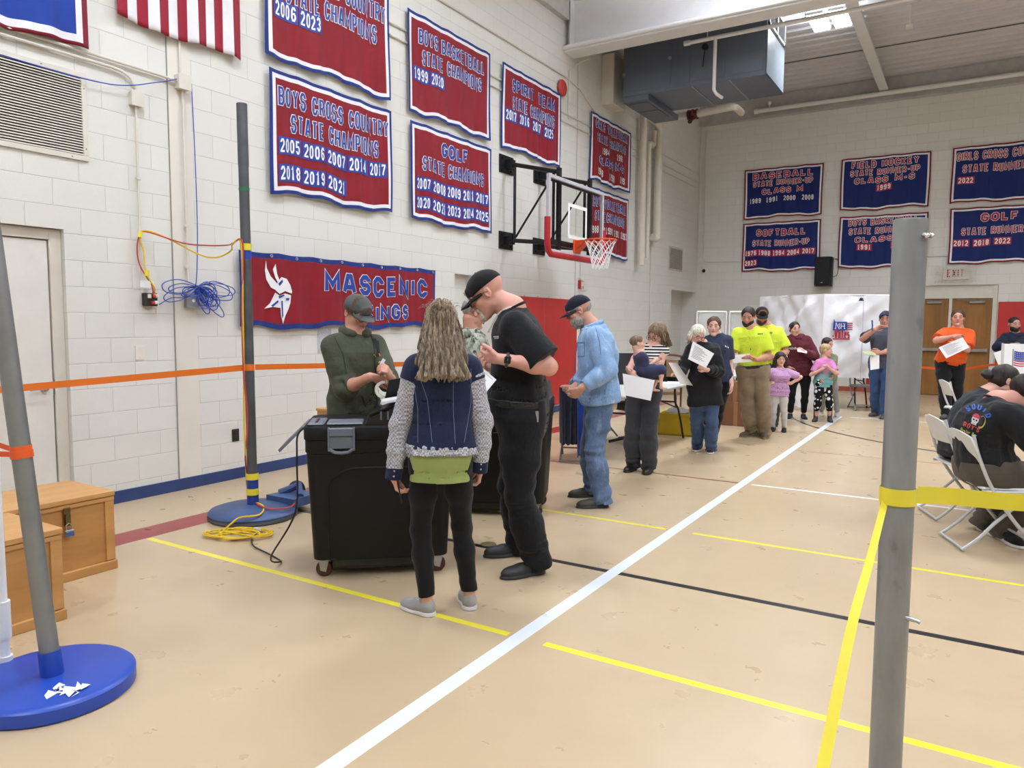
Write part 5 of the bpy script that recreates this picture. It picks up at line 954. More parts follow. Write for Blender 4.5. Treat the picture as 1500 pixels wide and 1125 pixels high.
g = MB(); _, (a_, d_, nr) = sheet(g, B2, C2, 2.04, 2.03, .62, .60, 2, 64, 48, amp=.055); g.build('front_curtain', M_CUR, r, True)
g = MB()
for p in (A2, B2, C2, (-2.45, 15.5)): g.tube([(p[0], p[1]+.02, 0), (p[0], p[1]+.02, 2.03)], .014, 8)
for p, q in ((A2, B2), (B2, C2), (A2, (-2.45, 15.5)), ((-2.45, 15.5), C2)): g.tube([(p[0], p[1]+.02, 2.03), (q[0], q[1]+.02, 2.03)], .014, 8)
g.build('frame', M_WPIPE, r, True)
g = MB(); sheet(g, (-2.45, 15.5), C2, 2.03, 2.03, .62, .62, 5, amp=.03); sheet(g, (-2.45, 15.5), A2, 2.03, 2.03, .1, .1, 6, amp=.03); g.build('rear_curtain', M_CUR, r, True)
def BP(x, z, e=.012): p = np.array(a_)+d_*x+nr*(e+.055); return np.array([p[0], p[1], z])
g = MB(); g.tube([BP(.66, 2.0), BP(.67, 1.3), BP(.66, .62)], .005, 5); g.build('zip', mat((190, 192, 196), .5), r)
g = MB(); g.ball(BP(.62, 1.96), .03, 8); g.tube([BP(.58, 1.94), BP(.66, 1.94)], .012, 6); g.build('clip', mat((40, 40, 40), .4), r)
def emb(mb, qs, e): [mb.add([BP(p[0], p[1], e) for p in q], [(0, 1, 2, 3)]) for q in qs]
ex, ez = .15, 1.27; g = MB(); g.mat(M_LR)
for k in range(4): emb(g, [[(ex+.15, ez+.165+.035*k), (ex+.34, ez+.165+.035*k), (ex+.34, ez+.183+.035*k), (ex+.15, ez+.183+.035*k)]], .004)
emb(g, [[(ex-.0, ez), (ex+.30, ez), (ex+.30, ez+.022), (ex, ez+.022)], [(ex-.01, ez+.05), (ex+.02, ez+.05), (ex+.02, ez+.07), (ex-.01, ez+.07)]], .004)
emb(g, text_quads('Votes', .15, .22, .27, .004, 0, ex+.16, ez+.03), .010); g.mat(M_LB); emb(g, [[(ex, ez+.155), (ex+.21, ez+.155), (ex+.235, ez+.305), (ex+.0, ez+.305)]], .006); emb(g, text_quads('NH', .16, .25, .24, .012, 0, ex+.125, ez+.15), .009)
g.mat(M_LW)
for x, z in ((.03, .19), (.08, .25), (.13, .2), (.17, .27), (.20, .19), (.05, .28)): emb(g, [[(ex+x-.010, ez+z), (ex+x, ez+z-.010), (ex+x+.010, ez+z), (ex+x, ez+z+.010)]], .013)
emb(g, text_quads('NH', .11, .12, .17, 0, 0, ex+.12, ez+.175), .012)
g.build('emblem', None, r)
r = thing('voting_booth', 'low framed booth with grey curtains behind the women in the queue', 'voting booth', (-3.9, 13.4, 0)); P4 = [(-4.25, 13.15), (-3.75, 13.45), (-3.2, 13.75)]
for i, (p, q) in enumerate(zip(P4[:-1], P4[1:])):
    g = MB(); sheet(g, (p[0]+.05, p[1]+.03), (q[0]-.05, q[1]-.03), 1.72-.02*i, 1.72-.02*i, .55, .55, 8+i, 24, 18, .03); g.build('curtain', M_CURG, r, True)
    g = MB()
    for s in (p, q): g.tube([(s[0]+(.03 if s is p else -.03), s[1], 0), (s[0]+(.03 if s is p else -.03), s[1], 1.74)], .016, 8)
    g.tube([(p[0]+.03, p[1], 1.74), (q[0]-.03, q[1], 1.74)], .016, 8).tube([(p[0]+.03, p[1], .55), (q[0]-.03, q[1], .55)], .014, 8); g.build('frame', M_WPIPE, r, True)
r = table('folding table inside the white voting booth', -2.0, 14.85, math.radians(35), .9, .5, .74)
# privacy screen at the right edge
r = thing('privacy_screen', 'white cardboard privacy screen printed with a national flag at the right edge', 'privacy screen', (.45, 11.0, .75)); c0 = at(1469, 552, 10.2)[:2]; zb_, zt_ = .82, 1.28
S1, S2 = np.array([c0[0], c0[1]]), np.array([c0[0]+.36, c0[1]+.14]); M_CARD = mat((232, 234, 238), .5, var=.02, name='white_card')
def pan(a, b, nm): d = np.array(b)-np.array(a); L_ = np.linalg.norm(d); d = d/L_; return MB().box((0, -.004, zb_), (L_, .004, zt_), (d[0], d[1], 0), (-d[1], d[0], 0), (0, 0, 1), (a[0], a[1], 0)).build(nm, M_CARD, r)
pan(S1, S2, 'front_panel'); pan(S2, (S2[0]+.2, S2[1]+.45), 'side_panel'); pan((S1[0]-.02, S1[1]+.45), S1, 'side_panel'); d = (S2-S1)/np.linalg.norm(S2-S1); nn_ = np.array([d[1], -d[0]])
def PP(x, z, e=.006): return np.array([S1[0]+d[0]*x+nn_[0]*e, S1[1]+d[1]*x+nn_[1]*e, z])
g = MB(); g.mat(M_LB)
def wv(x): return .012*math.sin(x*22)
def band_(x0, x1, z0, z1, e): 
    for k in range(6): a_ = x0+(x1-x0)*k/6; b_ = x0+(x1-x0)*(k+1)/6; g.add([PP(a_, z0+wv(a_), e), PP(b_, z0+wv(b_), e), PP(b_, z1+wv(b_), e), PP(a_, z1+wv(a_), e)], [(0, 1, 2, 3)])
band_(.12, .25, 1.06, 1.18, .007); g.mat(M_LR)
for k in range(4): band_(.25, .34, 1.075+.03*k, 1.09+.03*k, .006)
for k in range(3): band_(.12, .34, .98+.03*k, .995+.03*k, .006)
g.mat(M_LW)
for i in range(5):
    for j in range(4): g.add([PP(.135+.024*i+q[0], 1.075+.027*j+wv(.135+.024*i)+q[1], .008) for q in ((0, -.006), (.006, 0), (0, .006), (-.006, 0))], [(0, 1, 2, 3)])
g.mat(M_DKM); g.tube([PP(.11, .96), PP(.105, 1.21)], .004, 6); g.build('printed_flag', None, r)
table('folding table under the white privacy screen at the right edge', c0[0]+.5, c0[1]+.45, math.radians(20), 1.3, .75, .80)
table('folding table in front of the seated pair, mostly beyond the right edge', 1.12, 6.6, math.radians(13), .75, 1.7, .74)
# ------------------------------------------------------------------ bodies: smooth distance fields turned into one surface each
def nz(v): v = np.asarray(v, float); return v/(np.linalg.norm(v)+1e-12)
class Field:
    def __init__(s, h): s.h = h; s.p = []; s.cuts = []; s.disp = []
    def _b(s, f, lo, hi, k, op): s.p.append((f, np.asarray(lo, float), np.asarray(hi, float), k, op)); return s
    def cone(s, a, b, ra, rb, k=0.02, op='u', flat=0):
        a, b = np.asarray(a, float), np.asarray(b, float); d = b-a; L2 = d @ d+1e-12; u = d/math.sqrt(L2); r = max(ra, rb)
        def f(X, Y, Z):
            px, py, pz = X-a[0], Y-a[1], Z-a[2]; q = px*d[0]+py*d[1]+pz*d[2]; t = np.clip(q/L2, 0, 1)
            e = np.sqrt((px-t*d[0])**2+(py-t*d[1])**2+(pz-t*d[2])**2)-(ra+(rb-ra)*t)
            if flat & 1: e = np.maximum(e, q/math.sqrt(L2)-math.sqrt(L2))
            if flat & 2: e = np.maximum(e, -q/math.sqrt(L2))
            return e
        return s._b(f, np.minimum(a, b)-r, np.maximum(a, b)+r, k, op)
    def chain(s, P, R, k=0.02, op='u', flat=0):
        for i in range(len(P)-1): s.cone(P[i], P[i+1], R[i], R[i+1], k, op, (flat & 1 if i == len(P)-2 else 0) | (flat & 2 if i == 0 else 0))
        return s
    def ell(s, c, A, r, k=0.02, op='u'):
        c = np.asarray(c, float); A = np.asarray(A, float); r = np.asarray(r, float); R = r.max()
        def f(X, Y, Z):
            px, py, pz = X-c[0], Y-c[1], Z-c[2]; q = [(px*A[i][0]+py*A[i][1]+pz*A[i][2])/r[i] for i in range(3)]
            k0 = np.sqrt(q[0]**2+q[1]**2+q[2]**2); k1 = np.sqrt((q[0]/r[0])**2+(q[1]/r[1])**2+(q[2]/r[2])**2)+1e-9; return k0*(k0-1)/k1
        return s._b(f, c-R, c+R, k, op)
    def box(s, c, A, r, rd, k=0.01, op='u'):
        c = np.asarray(c, float); A = np.asarray(A, float); r = np.asarray(r, float); R = np.linalg.norm(r)+rd
        def f(X, Y, Z):
            px, py, pz = X-c[0], Y-c[1], Z-c[2]; q = [np.abs(px*A[i][0]+py*A[i][1]+pz*A[i][2])-r[i]+rd for i in range(3)]
            return np.sqrt(sum(np.maximum(t, 0)**2 for t in q))+np.minimum(np.maximum(np.maximum(q[0], q[1]), q[2]), 0)-rd
        return s._b(f, c-R, c+R, k, op)
    def loft(s, st, k=0.02, op='u', n=2.4):               # stations: centre, x axis, y axis, half width, depth front, depth back
        C = np.array([q[0] for q in st], float); u = nz(C[-1]-C[0]); L = float((C[-1]-C[0]) @ u); T = (C-C[0]) @ u/L; tt = np.linspace(0, 1, 400)
        if (np.diff(T) <= 0).any(): T = np.linspace(0, 1, len(st))
        lut = lambda A: np.interp(tt, T, A).astype(np.float32); cx, cy, cz = (lut(C[:, i]-(C[0]+np.outer(T*L, u))[:, i]) for i in range(3)); Wt, Ft, Bt = (lut([q[j] for q in st]) for j in (3, 4, 5))
        X3 = np.stack([lut([q[1][i] for q in st]) for i in range(3)], 1); X3 = X3-np.outer(X3 @ u, u); X3 /= np.linalg.norm(X3, axis=1)[:, None]; Y3 = np.cross(u, X3)
        if (Y3[0] @ np.asarray(st[0][2])) < 0: Y3 = -Y3
        X3, Y3 = X3.astype(np.float32), Y3.astype(np.float32); c0 = C[0]
        def f(X, Y, Z):
            px, py, pz = X-c0[0], Y-c0[1], Z-c0[2]; q = px*u[0]+py*u[1]+pz*u[2]; t = np.clip(q/L, 0, 1); i = (t*399).astype(np.int32); gx, gy, gz = px-t*L*u[0]-cx[i], py-t*L*u[1]-cy[i], pz-t*L*u[2]-cz[i]; qz = q-t*L
            x3, y3 = X3[i], Y3[i]; gx, gy, gz = gx-qz*u[0], gy-qz*u[1], gz-qz*u[2]; qx = np.abs(gx*x3[..., 0]+gy*x3[..., 1]+gz*x3[..., 2]); qy = gx*y3[..., 0]+gy*y3[..., 1]+gz*y3[..., 2]
            w_ = Wt[i]; dp = np.where(qy > 0, Ft[i], Bt[i]); v = (((qx/w_)**n+(np.abs(qy)/dp)**n)**(1/n)-1)*np.minimum(w_, dp); return np.where(np.abs(qz) > 1e-9, np.maximum(v, 0)+np.abs(qz), v)
        R = max(max(q[3:]) for q in st)*1.05; return s._b(f, C.min(0)-R, C.max(0)+R, k, op)
    def cut(s, p, n, k=0.004): s.cuts.append((np.asarray(p, float), nz(n), k)); return s
    def sub_(s, k=0.01): return s
    def mesh(s):
        U = [p for p in s.p if p[4] == 'u']; h = s.h; lo = np.min([p[1] for p in U], 0)-3*h-.01; hi = np.max([p[2] for p in U], 0)+3*h+.01
        n = np.ceil((hi-lo)/h).astype(int)+1; ax = [(lo[i]+h*np.arange(n[i])).astype(np.float32) for i in range(3)]; F = np.full(tuple(n), 0.08, np.float32)
        for f, a, b, k, op in s.p:
            m_ = k+2.5*h; i0 = np.maximum(np.floor((a-m_-lo)/h).astype(int), 0); i1 = np.minimum(np.ceil((b+m_-lo)/h).astype(int)+1, n)
            if (i1 <= i0).any(): continue
            sl = tuple(slice(i0[i], i1[i]) for i in range(3)); X, Y, Z = ax[0][sl[0]][:, None, None], ax[1][sl[1]][None, :, None], ax[2][sl[2]][None, None, :]
            d = f(X, Y, Z).astype(np.float32); G = F[sl]
            if op == 'u': q = np.clip(k-np.abs(G-d), 0, None) if k > 0 else 0; F[sl] = np.minimum(G, d)-(q*q/(4*k) if k > 0 else 0)
            else:
                d = -d; q = np.clip(k-np.abs(G-d), 0, None) if k > 0 else 0; F[sl] = np.maximum(G, d)+(q*q/(4*k) if k > 0 else 0)
        for p, nn, k in s.cuts:
            d = ((ax[0]-p[0])*nn[0])[:, None, None]+((ax[1]-p[1])*nn[1])[None, :, None]+((ax[2]-p[2])*nn[2])[None, None, :]; F = np.maximum(F, d.astype(np.float32))
        if s.disp:
            idx = np.nonzero(np.abs(F) < 0.03); P = np.stack([ax[i][idx[i]] for i in range(3)], 1)
            for g in s.disp: F[idx] += g(P).astype(np.float32)
        I = F < 0; c = np.zeros(tuple(n-1), np.uint8); sl2 = (slice(None, -1), slice(1, None)); cor = [(i, j, k) for i in (0, 1) for j in (0, 1) for k in (0, 1)]
        for i, j, k in cor: c += I[sl2[i], sl2[j], sl2[k]]
        cells = np.stack(np.nonzero((c > 0) & (c < 8)), 1); ids = np.full(tuple(n-1), -1, np.int32); ids[tuple(cells.T)] = np.arange(len(cells))
        V = np.zeros((len(cells), 3)); W = np.zeros(len(cells)); val = {q: F[tuple((cells+q).T)] for q in cor}
        for a in cor:
            for axi in range(3):
                if a[axi] == 1: continue
                b = list(a); b[axi] = 1; b = tuple(b); va, vb = val[a], val[b]; m_ = (va < 0) != (vb < 0); t = va[m_]/(va[m_]-vb[m_]); P = np.tile(np.array(a, float), (m_.sum(), 1)); P[:, axi] += t; V[m_] += P; W[m_] += 1
        V = lo+(cells+V/W[:, None])*h; Q = []
        for axi in range(3):
            o1, o2 = [i for i in range(3) if i != axi]; A = np.moveaxis(I, axi, 0); e = np.stack(np.nonzero(A[:-1] != A[1:]), 1); J = np.zeros_like(e); J[:, axi] = e[:, 0]; J[:, o1] = e[:, 1]; J[:, o2] = e[:, 2]
            ok = (J[:, o1] > 0) & (J[:, o2] > 0) & (J[:, o1] < n[o1]-1) & (J[:, o2] < n[o2]-1); J = J[ok]; ins = I[tuple(J.T)]; q = []
            for d1, d2 in ((1, 1), (0, 1), (0, 0), (1, 0)): K = J.copy(); K[:, o1] -= d1; K[:, o2] -= d2; q.append(ids[tuple(K.T)])
            q = np.stack(q, 1); flip = ins if axi != 1 else ~ins; q[~flip] = q[~flip][:, ::-1]; Q.append(q)
        return V, np.concatenate(Q)
    def build(s, name, m, parent, extra=None):
        V, Q = s.mesh(); V = V-np.array(parent_world(parent)); me = bpy.data.meshes.new(name); me.vertices.add(len(V)); me.vertices.foreach_set('co', V.astype(np.float32).ravel())
        me.loops.add(Q.size); me.loops.foreach_set('vertex_index', Q.astype(np.int32).ravel()); me.polygons.add(len(Q)); me.polygons.foreach_set('loop_start', np.arange(0, Q.size, 4, dtype=np.int32)); me.polygons.foreach_set('loop_total', np.full(len(Q), 4, np.int32))
        me.materials.append(m); me.update(); me.validate(); me.polygons.foreach_set('use_smooth', [True]*len(me.polygons)); me.update(); return link(name, me, parent)
def waves(amp, freq, seed, aniso=(1, 1, 1), n=5):
    r = np.random.RandomState(seed); K = r.normal(size=(n, 3)); K /= np.linalg.norm(K, axis=1)[:, None]; K = K*np.array(aniso)*freq*(0.6+0.8*r.rand(n))[:, None]; ph = r.rand(n)*6.28
    return lambda P: amp*np.sin(P @ K.T+ph+0.8*np.sin(P @ K[::-1].T*0.5)).mean(1)*1.8
def rings(a, b, amp, freq, seed, win=None, rad=.085):                # folds across a limb from a to b
    a, b = np.asarray(a, float), np.asarray(b, float); u = nz(b-a); L = np.linalg.norm(b-a); x, y, _ = frame_of(u); r = random.Random(seed); p1, p2 = r.uniform(0, 6), r.uniform(0, 6)
    def g(P):
        q = (P-a) @ u; rr = np.linalg.norm((P-a)-np.outer(q, u), axis=1); sx, sy = (P-a) @ x, (P-a) @ y; th_ = np.arctan2(sx, sy); f = np.sin(q*freq+2.0*np.sin(th_+p1)+p1+1.6*np.sin(q*freq*.31+p2))*(.35+.65*np.sin(th_*1.0+p2+q*freq*.13)**2); t = q/L
        lo, hi = win or (0, 1); w_ = np.clip((t-lo)/.12, 0, 1)*np.clip((hi-t)/.12, 0, 1)*np.clip((rad-rr)/(.35*rad), 0, 1); return amp*f*w_
    return g
def ik(a, c, l1, l2, hint):
    a, c, hint = (np.asarray(v, float) for v in (a, c, hint)); d = c-a; L = np.linalg.norm(d); s = max(1.0, L/(l1+l2)*1.005); l1, l2 = l1*s, l2*s; u = d/L; x = (l1*l1-l2*l2+L*L)/(2*L); hgt = math.sqrt(max(l1*l1-x*x, 1e-8)); p = hint-a; p = p-u*(p @ u)
    if np.linalg.norm(p) < 1e-5: p = np.array([0, 0, -1.0])
    return a+u*x+nz(p)*hgt
def skin(col, red=0.1):
    key = ('skin', col)
    if key in MATS: return MATS[key]
    c = srgb(col); t = NT('skin'); t.set(0.48, 0, 0.4); t.b.inputs['Subsurface Weight'].default_value = 0.0
    f = t.ramp(t.noise(14, 4), 0.35, 0.7); t.base(t.mix(f, mul(c, 0.93), (min(1, c[0]*1.06), c[1]*0.93, c[2]*0.90, 1))); t.bump(t.noise(160, 3), 0.06, 0.003); MATS[key] = t.m; return t.m
def hairmat(c1, c2, sc=(70, 70, 5)):
    key = ('hair', c1, c2, sc)
    if key in MATS: return MATS[key]
    t = NT('hair'); t.set(0.5, 0, 0.35); v = t.scale(t.obj(), sc); g = t.noise(1.0, 4, v, .6); t.base(t.mix(t.ramp(g, .36, .66), srgb(c1), srgb(c2))); t.bump(t.noise(2.2, 3, v), .5, .006); MATS[key] = t.m; return t.m
def bare(col): return mat(col, .4, var=.05)
class Person:
    def __init__(s, label, D, H, fa, pel, neck, head, hyaw=0, hpitch=10, hroll=0, tw=0, female=False, g=1.0, belly=0.0, h=0.006, skin_col=(214, 168, 146), arms=None, legs=None, seat=None, headk=1.07, shw=1.0, hunch=0.0, group=None, cat='person', thin=1.0, base=None, nk=1.0):
        s.nkk = nk; s.D, s.H, s.h, s.s, s.fem, s.g, s.belly = D, H, h, H/1.75, female, g, belly; yaw = YAW+math.radians(fa)
        P = lambda q: q if isinstance(q, np.ndarray) else at(q[0], q[1], D+(q[2] if len(q) > 2 else 0))
        s.P = P; s.F = np.array([-math.sin(yaw), math.cos(yaw), 0]); s.Rt = np.array([math.cos(yaw), math.sin(yaw), 0]); y2 = yaw+math.radians(tw); s.F2 = np.array([-math.sin(y2), math.cos(y2), 0]); s.R2 = np.array([math.cos(y2), math.sin(y2), 0]); s.yaw = yaw; s.sk = skin(skin_col)
        s.pel, s.neck = P(pel), P(neck); s.up = nz(s.neck-s.pel); s.TL = np.linalg.norm(s.neck-s.pel); s.hunch = hunch
        k = s.s; s.shoulder = {}; sw = (.138 if female else .156)*k*shw*(0.6+0.4*g)
        for sd, sg in (('L', -1), ('R', 1)): s.shoulder[sd] = s.sp(.845)+s.R2*sg*sw-s.F2*0.0
        s.hip = {sd: s.pel+s.Rt*sg*.088*k*(0.5+.5*g)-s.up*.03*k for sd, sg in (('L', -1), ('R', 1))}
        hy = yaw+math.radians(hyaw); f = np.array([-math.sin(hy), math.cos(hy), 0]); rt = np.array([math.cos(hy), math.sin(hy), 0]); cp, sp = math.cos(math.radians(hpitch)), math.sin(math.radians(hpitch)); hf = f*cp-np.array([0, 0, 1.0])*sp; hu = f*sp+np.array([0, 0, 1.0])*cp
        cr, sr = math.cos(math.radians(hroll)), math.sin(math.radians(hroll)); s.hx, s.hz = rt*cr+hu*sr, hu*cr-rt*sr; s.hy = hf; s.hc = P(head); s.hh = .131*1.75*k*headk
        s.elbow, s.wrist, s.hand, s.arms = {}, {}, {}, arms or {}
        for sd in 'LR':
            a = s.arms.get(sd)
            if a is None: w_ = s.shoulder[sd]+np.array([0, 0, -.54*k])+s.Rt*(-.05 if sd == 'L' else .05)+s.F*.06; e_ = s.shoulder[sd]-s.F*.3
            else: e_, w_ = P(a[0]), P(a[1])
            s.elbow[sd] = ik(s.shoulder[sd], w_, .305*k, .262*k, e_); s.wrist[sd] = w_
        s.ankle, s.knee, s.toe, s.floor = {}, {}, {}, {}
        for sd, sg in (('L', -1), ('R', 1)):
            a = (legs or {}).get(sd)
            if a is None: fp = np.array([s.hip[sd][0], s.hip[sd][1], 0])+s.Rt*sg*.02; ty = 0
            else: fp = a[0] if isinstance(a[0], np.ndarray) else fl(*a[0]); ty = a[1]
            t_ = yaw+math.radians(ty); s.toe[sd] = np.array([-math.sin(t_), math.cos(t_), 0]); s.floor[sd] = fp; s.ankle[sd] = fp+np.array([0, 0, .085*k])-s.toe[sd]*.05*k
            s.kn_ = a is not None and len(a) > 2; kh = (P(a[2]) if (a is not None and len(a) > 2) else (s.hip[sd]+s.ankle[sd])/2+s.toe[sd]*.5+s.F*.3); LL = np.linalg.norm(s.hip[sd]-s.ankle[sd]); fz = 1.0 if s.kn_ else min(1.0, LL*1.012/(.477*H)); s.knee[sd] = ik(s.hip[sd], s.ankle[sd], .245*H*fz, .232*H*fz, kh)
        b = (s.floor['L']+s.floor['R'])/2 if base is None else base
        s.root = thing('person', label, cat, (b[0], b[1], b[2]), group)
    def sp(s, t): return s.pel+(s.neck-s.pel)*t-s.F*s.hunch*math.sin(math.pi*min(max(t, 0), 1))
    def hp(s, x, y, z): return s.hc+(s.hx*x+s.hy*y+s.hz*z)*s.hh       # a point in head units
    def ax(s, t): a = nz(s.Rt*(1-t)+s.R2*t); return a, nz(s.F*(1-t)+s.F2*t)
    def stations(s, rows, e=0.0):
        out = []
        for t, w_, f_, b_ in rows:
            x, y = s.ax(min(max(t, 0), 1)); bl = s.belly*math.exp(-((t-.22)/.30)**2); gg = s.g if t < .95 else 1; out.append((s.sp(t), x, y, w_*s.s*gg+e, f_*s.s*gg+e+bl, b_*s.s*gg+e))
        return out
    def rows(s, lo=-.16, hi=1.02):
        M = [(-.16, .15, .085, .095), (0, .168, .10, .115), (.18, .162, .10, .10), (.36, .145, .10, .09), (.6, .162, .115, .105), (.78, .160, .110, .105), (.88, .130, .085, .092), (.96, .080, .062, .075), (1.02, .062, .058, .066)]
        Fm = [(-.16, .155, .085, .10), (0, .172, .095, .12), (.18, .155, .09, .095), (.36, .128, .085, .08), (.6, .142, .115, .09), (.72, .142, .115, .092), (.88, .112, .075, .082), (.96, .068, .056, .066), (1.02, .054, .05, .058)]
        R = Fm if s.fem else M; ts = [r[0] for r in R]; g = lambda t: tuple([t]+[float(np.interp(t, ts, [r[i] for r in R])) for i in (1, 2, 3)])
        return [g(lo)]+[r for r in R if lo+.02 < r[0] < hi-.02]+[g(hi)]
    def hand_pts(s, sd):
        a = s.arms.get(sd); k = s.s*(.92 if s.fem else 1)*1.02
        if a is not None and len(a) > 2 and a[2] is not None:
            d = a[2]; f = nz(P_(s, d) - s.wrist[sd])
        else: f = nz(s.wrist[sd]-s.elbow[sd])
        n = np.asarray(a[3], float) if a is not None and len(a) > 3 and a[3] is not None else (s.R2*(1 if sd == 'L' else -1))
        if a is not None and len(a) > 3 and a[3] is not None: n = s.R2*n[0]+s.F2*n[1]+np.array([0, 0, n[2]])
        n = nz(n-f*(n @ f)); cu = a[4] if a is not None and len(a) > 4 else .35; th = np.cross(f, n) if sd == 'R' else np.cross(n, f); return f, n, th, cu, k
    def body(s, clothed=True, arm_k=1.0):
        k, g = s.s, s.g; s.ak = arm_k; F = Field(s.h); q = .9 if s.fem else 1.0; F.loft(s.stations([(t, w_*.90, f_*.9, b_*.9) for t, w_, f_, b_ in s.rows(-.14, 1.0)], -.006), .03)
        for sd in 'LR':
            S, E, W = s.shoulder[sd], s.elbow[sd], s.wrist[sd]; m_ = (S+E)/2; ga = (.6+.4*g)*arm_k*q
            F.cone(s.sp(.93), S, .055*k*q, .052*k*ga, .04); F.chain([S, S*.55+E*.45, E], [.052*k*ga, .047*k*ga, .038*k*ga], .025); F.chain([E, E*.68+W*.32, W*.85+E*.15, W], [.039*k*ga, .042*k*ga, .029*k*q, .026*k*q], .02)
            H_, K, A = s.hip[sd], s.knee[sd], s.ankle[sd]; F.chain([H_, H_*.5+K*.5, K], [.080*k*g*.92, .070*k*g*.92, .050*k*.95], .03); F.chain([K, K*.66+A*.34, A], [.048*k, .050*k, .034*k], .03); F.cone(A-np.array([0, 0, .04*k]), s.floor[sd]+s.toe[sd]*.10*k+np.array([0, 0, .03*k]), .03*k, .024*k, .02)
            f, n, th, cu, hk = s.hand_pts(sd); hk *= .185; pc = W+f*.27*hk
            F.ell(pc, [f, th, n], [.30*hk, .215*hk, .085*hk], .012); F.cone(W, W+f*.14*hk, .13*hk, .13*hk, .02)
            for i, (off, ln) in enumerate(((.15, .43), (.055, .48), (-.045, .44), (-.135, .34))):
                p = W+f*.48*hk+th*off*hk; ang = 0.0; fan = off*.35; P0 = [p-f*.14*hk]; R0 = [.055*hk]; P0.append(p); R0.append(.055*hk)
                for j, (sg, cv) in enumerate(((.44, 62), (.31, 75), (.25, 50))):
                    ang += math.radians(cv)*min(1, cu+(.05*i if cu > .05 else 0)); d = f*math.cos(ang)+n*math.sin(ang)+th*fan*.6*(1-cu); p = p+nz(d)*sg*ln*hk; P0.append(p); R0.append((.052, .047, .041)[j]*hk)
                F.chain(P0, R0, .0035)
            b0 = W+f*.16*hk+th*.15*hk; b1 = b0+nz(f*.75+th*.55+n*.30)*.24*hk; b2 = b1+nz(f*.95+th*.12+n*(.15+.55*cu))*.20*hk; b3 = b2+nz(f*.95-th*.10+n*(.2+.6*cu))*.14*hk; F.chain([b0, b1, b2, b3], [.085*hk, .066*hk, .056*hk, .046*hk], .006)
        hh = s.hh; hp = s.hp; A = [s.hx, s.hy, s.hz]; R_ = lambda *r: np.array(r)*hh
        nb = s.sp(1.0)-s.F2*.0; F.chain([hp(0, -.12, -.22), nb, s.sp(.92)], [.235*hh*(.88 if s.fem else 1.04)*s.nkk, .26*hh*(.86 if s.fem else 1.10)*s.nkk, .30*hh*s.nkk], .03)
        F.ell(hp(0, -.06, .15), A, R_(.335, .425, .345), .01); F.ell(hp(0, .10, -.10), A, R_(.275, .28, .36), .05*hh); F.cone(hp(.17, .02, -.24), hp(.05, .24, -.40), .11*hh, .095*hh, .08*hh); F.cone(hp(-.17, .02, -.24), hp(-.05, .24, -.40), .11*hh, .095*hh, .08*hh); F.ell(hp(0, .30, -.41), A, R_(.10, .085, .08), .06*hh)
        for sg in (-1, 1):
            F.ell(hp(sg*.19, .22, -.08), A, R_(.10, .10, .09), .08*hh); F.ell(hp(sg*.345, -.06, -.01), A, R_(.035, .085, .13), .015*hh); F.ell(hp(sg*.372, -.045, .0), A, R_(.018, .045, .075), .02*hh, 's')
            F.ell(hp(sg*.135, .405, .03), A, R_(.085, .06, .06), .05*hh, 's'); F.cone(hp(sg*.05, .365, .10), hp(sg*.21, .32, .10), .032*hh, .03*hh, .04*hh); F.ell(hp(sg*.045, .415, -.125), A, R_(.035, .045, .032), .025*hh)
            F.ell(hp(sg*.135, .335, .025), A, R_(.072, .05, .052), .01*hh)
        F.cone(hp(0, .375, .06), hp(0, .465, -.11), .03*hh, .05*hh, .03*hh); F.ell(hp(0, .375, -.225), A, R_(.09, .05, .05), .04*hh); F.ell(hp(0, .425, -.235), A, R_(.085, .02, .010), .015*hh, 's')
        s.b = F.build('body', s.sk, s.root); return s
    def face(s, brow=(70, 50, 36), lip=(176, 108, 98), eyes=(52, 42, 36), open_=1.0):
        hh, hp = s.hh, s.hp; g = MB(); g.mat(mat((168, 154, 146), .3, var=0))
        for sg in (-1, 1):
            c = hp(sg*.135, .368, .018); v0 = len(g.v); g.ball((0, 0, 0), (1, 1, 1), 10); V = np.array(g.v[v0:]); V = c+(np.outer(V[:, 0], s.hx)*.052+np.outer(V[:, 1], s.hy)*.036+np.outer(V[:, 2], s.hz)*.020*open_)*hh; g.v[v0:] = [tuple(p) for p in V]
        g.mat(mat(eyes, .2, var=0))
        for sg in (-1, 1):
            c = hp(sg*.135, .392, .016); v0 = len(g.v); g.ball((0, 0, 0), (1, 1, 1), 8); V = np.array(g.v[v0:]); V = c+(np.outer(V[:, 0], s.hx)*.027+np.outer(V[:, 1], s.hy)*.02+np.outer(V[:, 2], s.hz)*.022*open_)*hh; g.v[v0:] = [tuple(p) for p in V]
        g.build('eyes', None, s.root, True); g = MB()
        for sg in (-1, 1): g.tube([hp(sg*.05, .392, .105), hp(sg*.13, .395, .13), hp(sg*.22, .335, .105)], [.012*hh, .017*hh, .008*hh], 6)
        g.build('eyebrows', bare(brow), s.root, True); g = MB(); g.tube([hp(-.095, .365, -.235), hp(-.04, .418, -.222), hp(0, .424, -.226), hp(.04, .418, -.222), hp(.095, .365, -.235)], [.006*hh, .017*hh, .016*hh, .017*hh, .006*hh], 6); g.tube([hp(-.085, .37, -.242), hp(0, .415, -.262), hp(.085, .37, -.242)], [.006*hh, .021*hh, .006*hh], 6); g.build('lips', bare(lip), s.root, True); return s
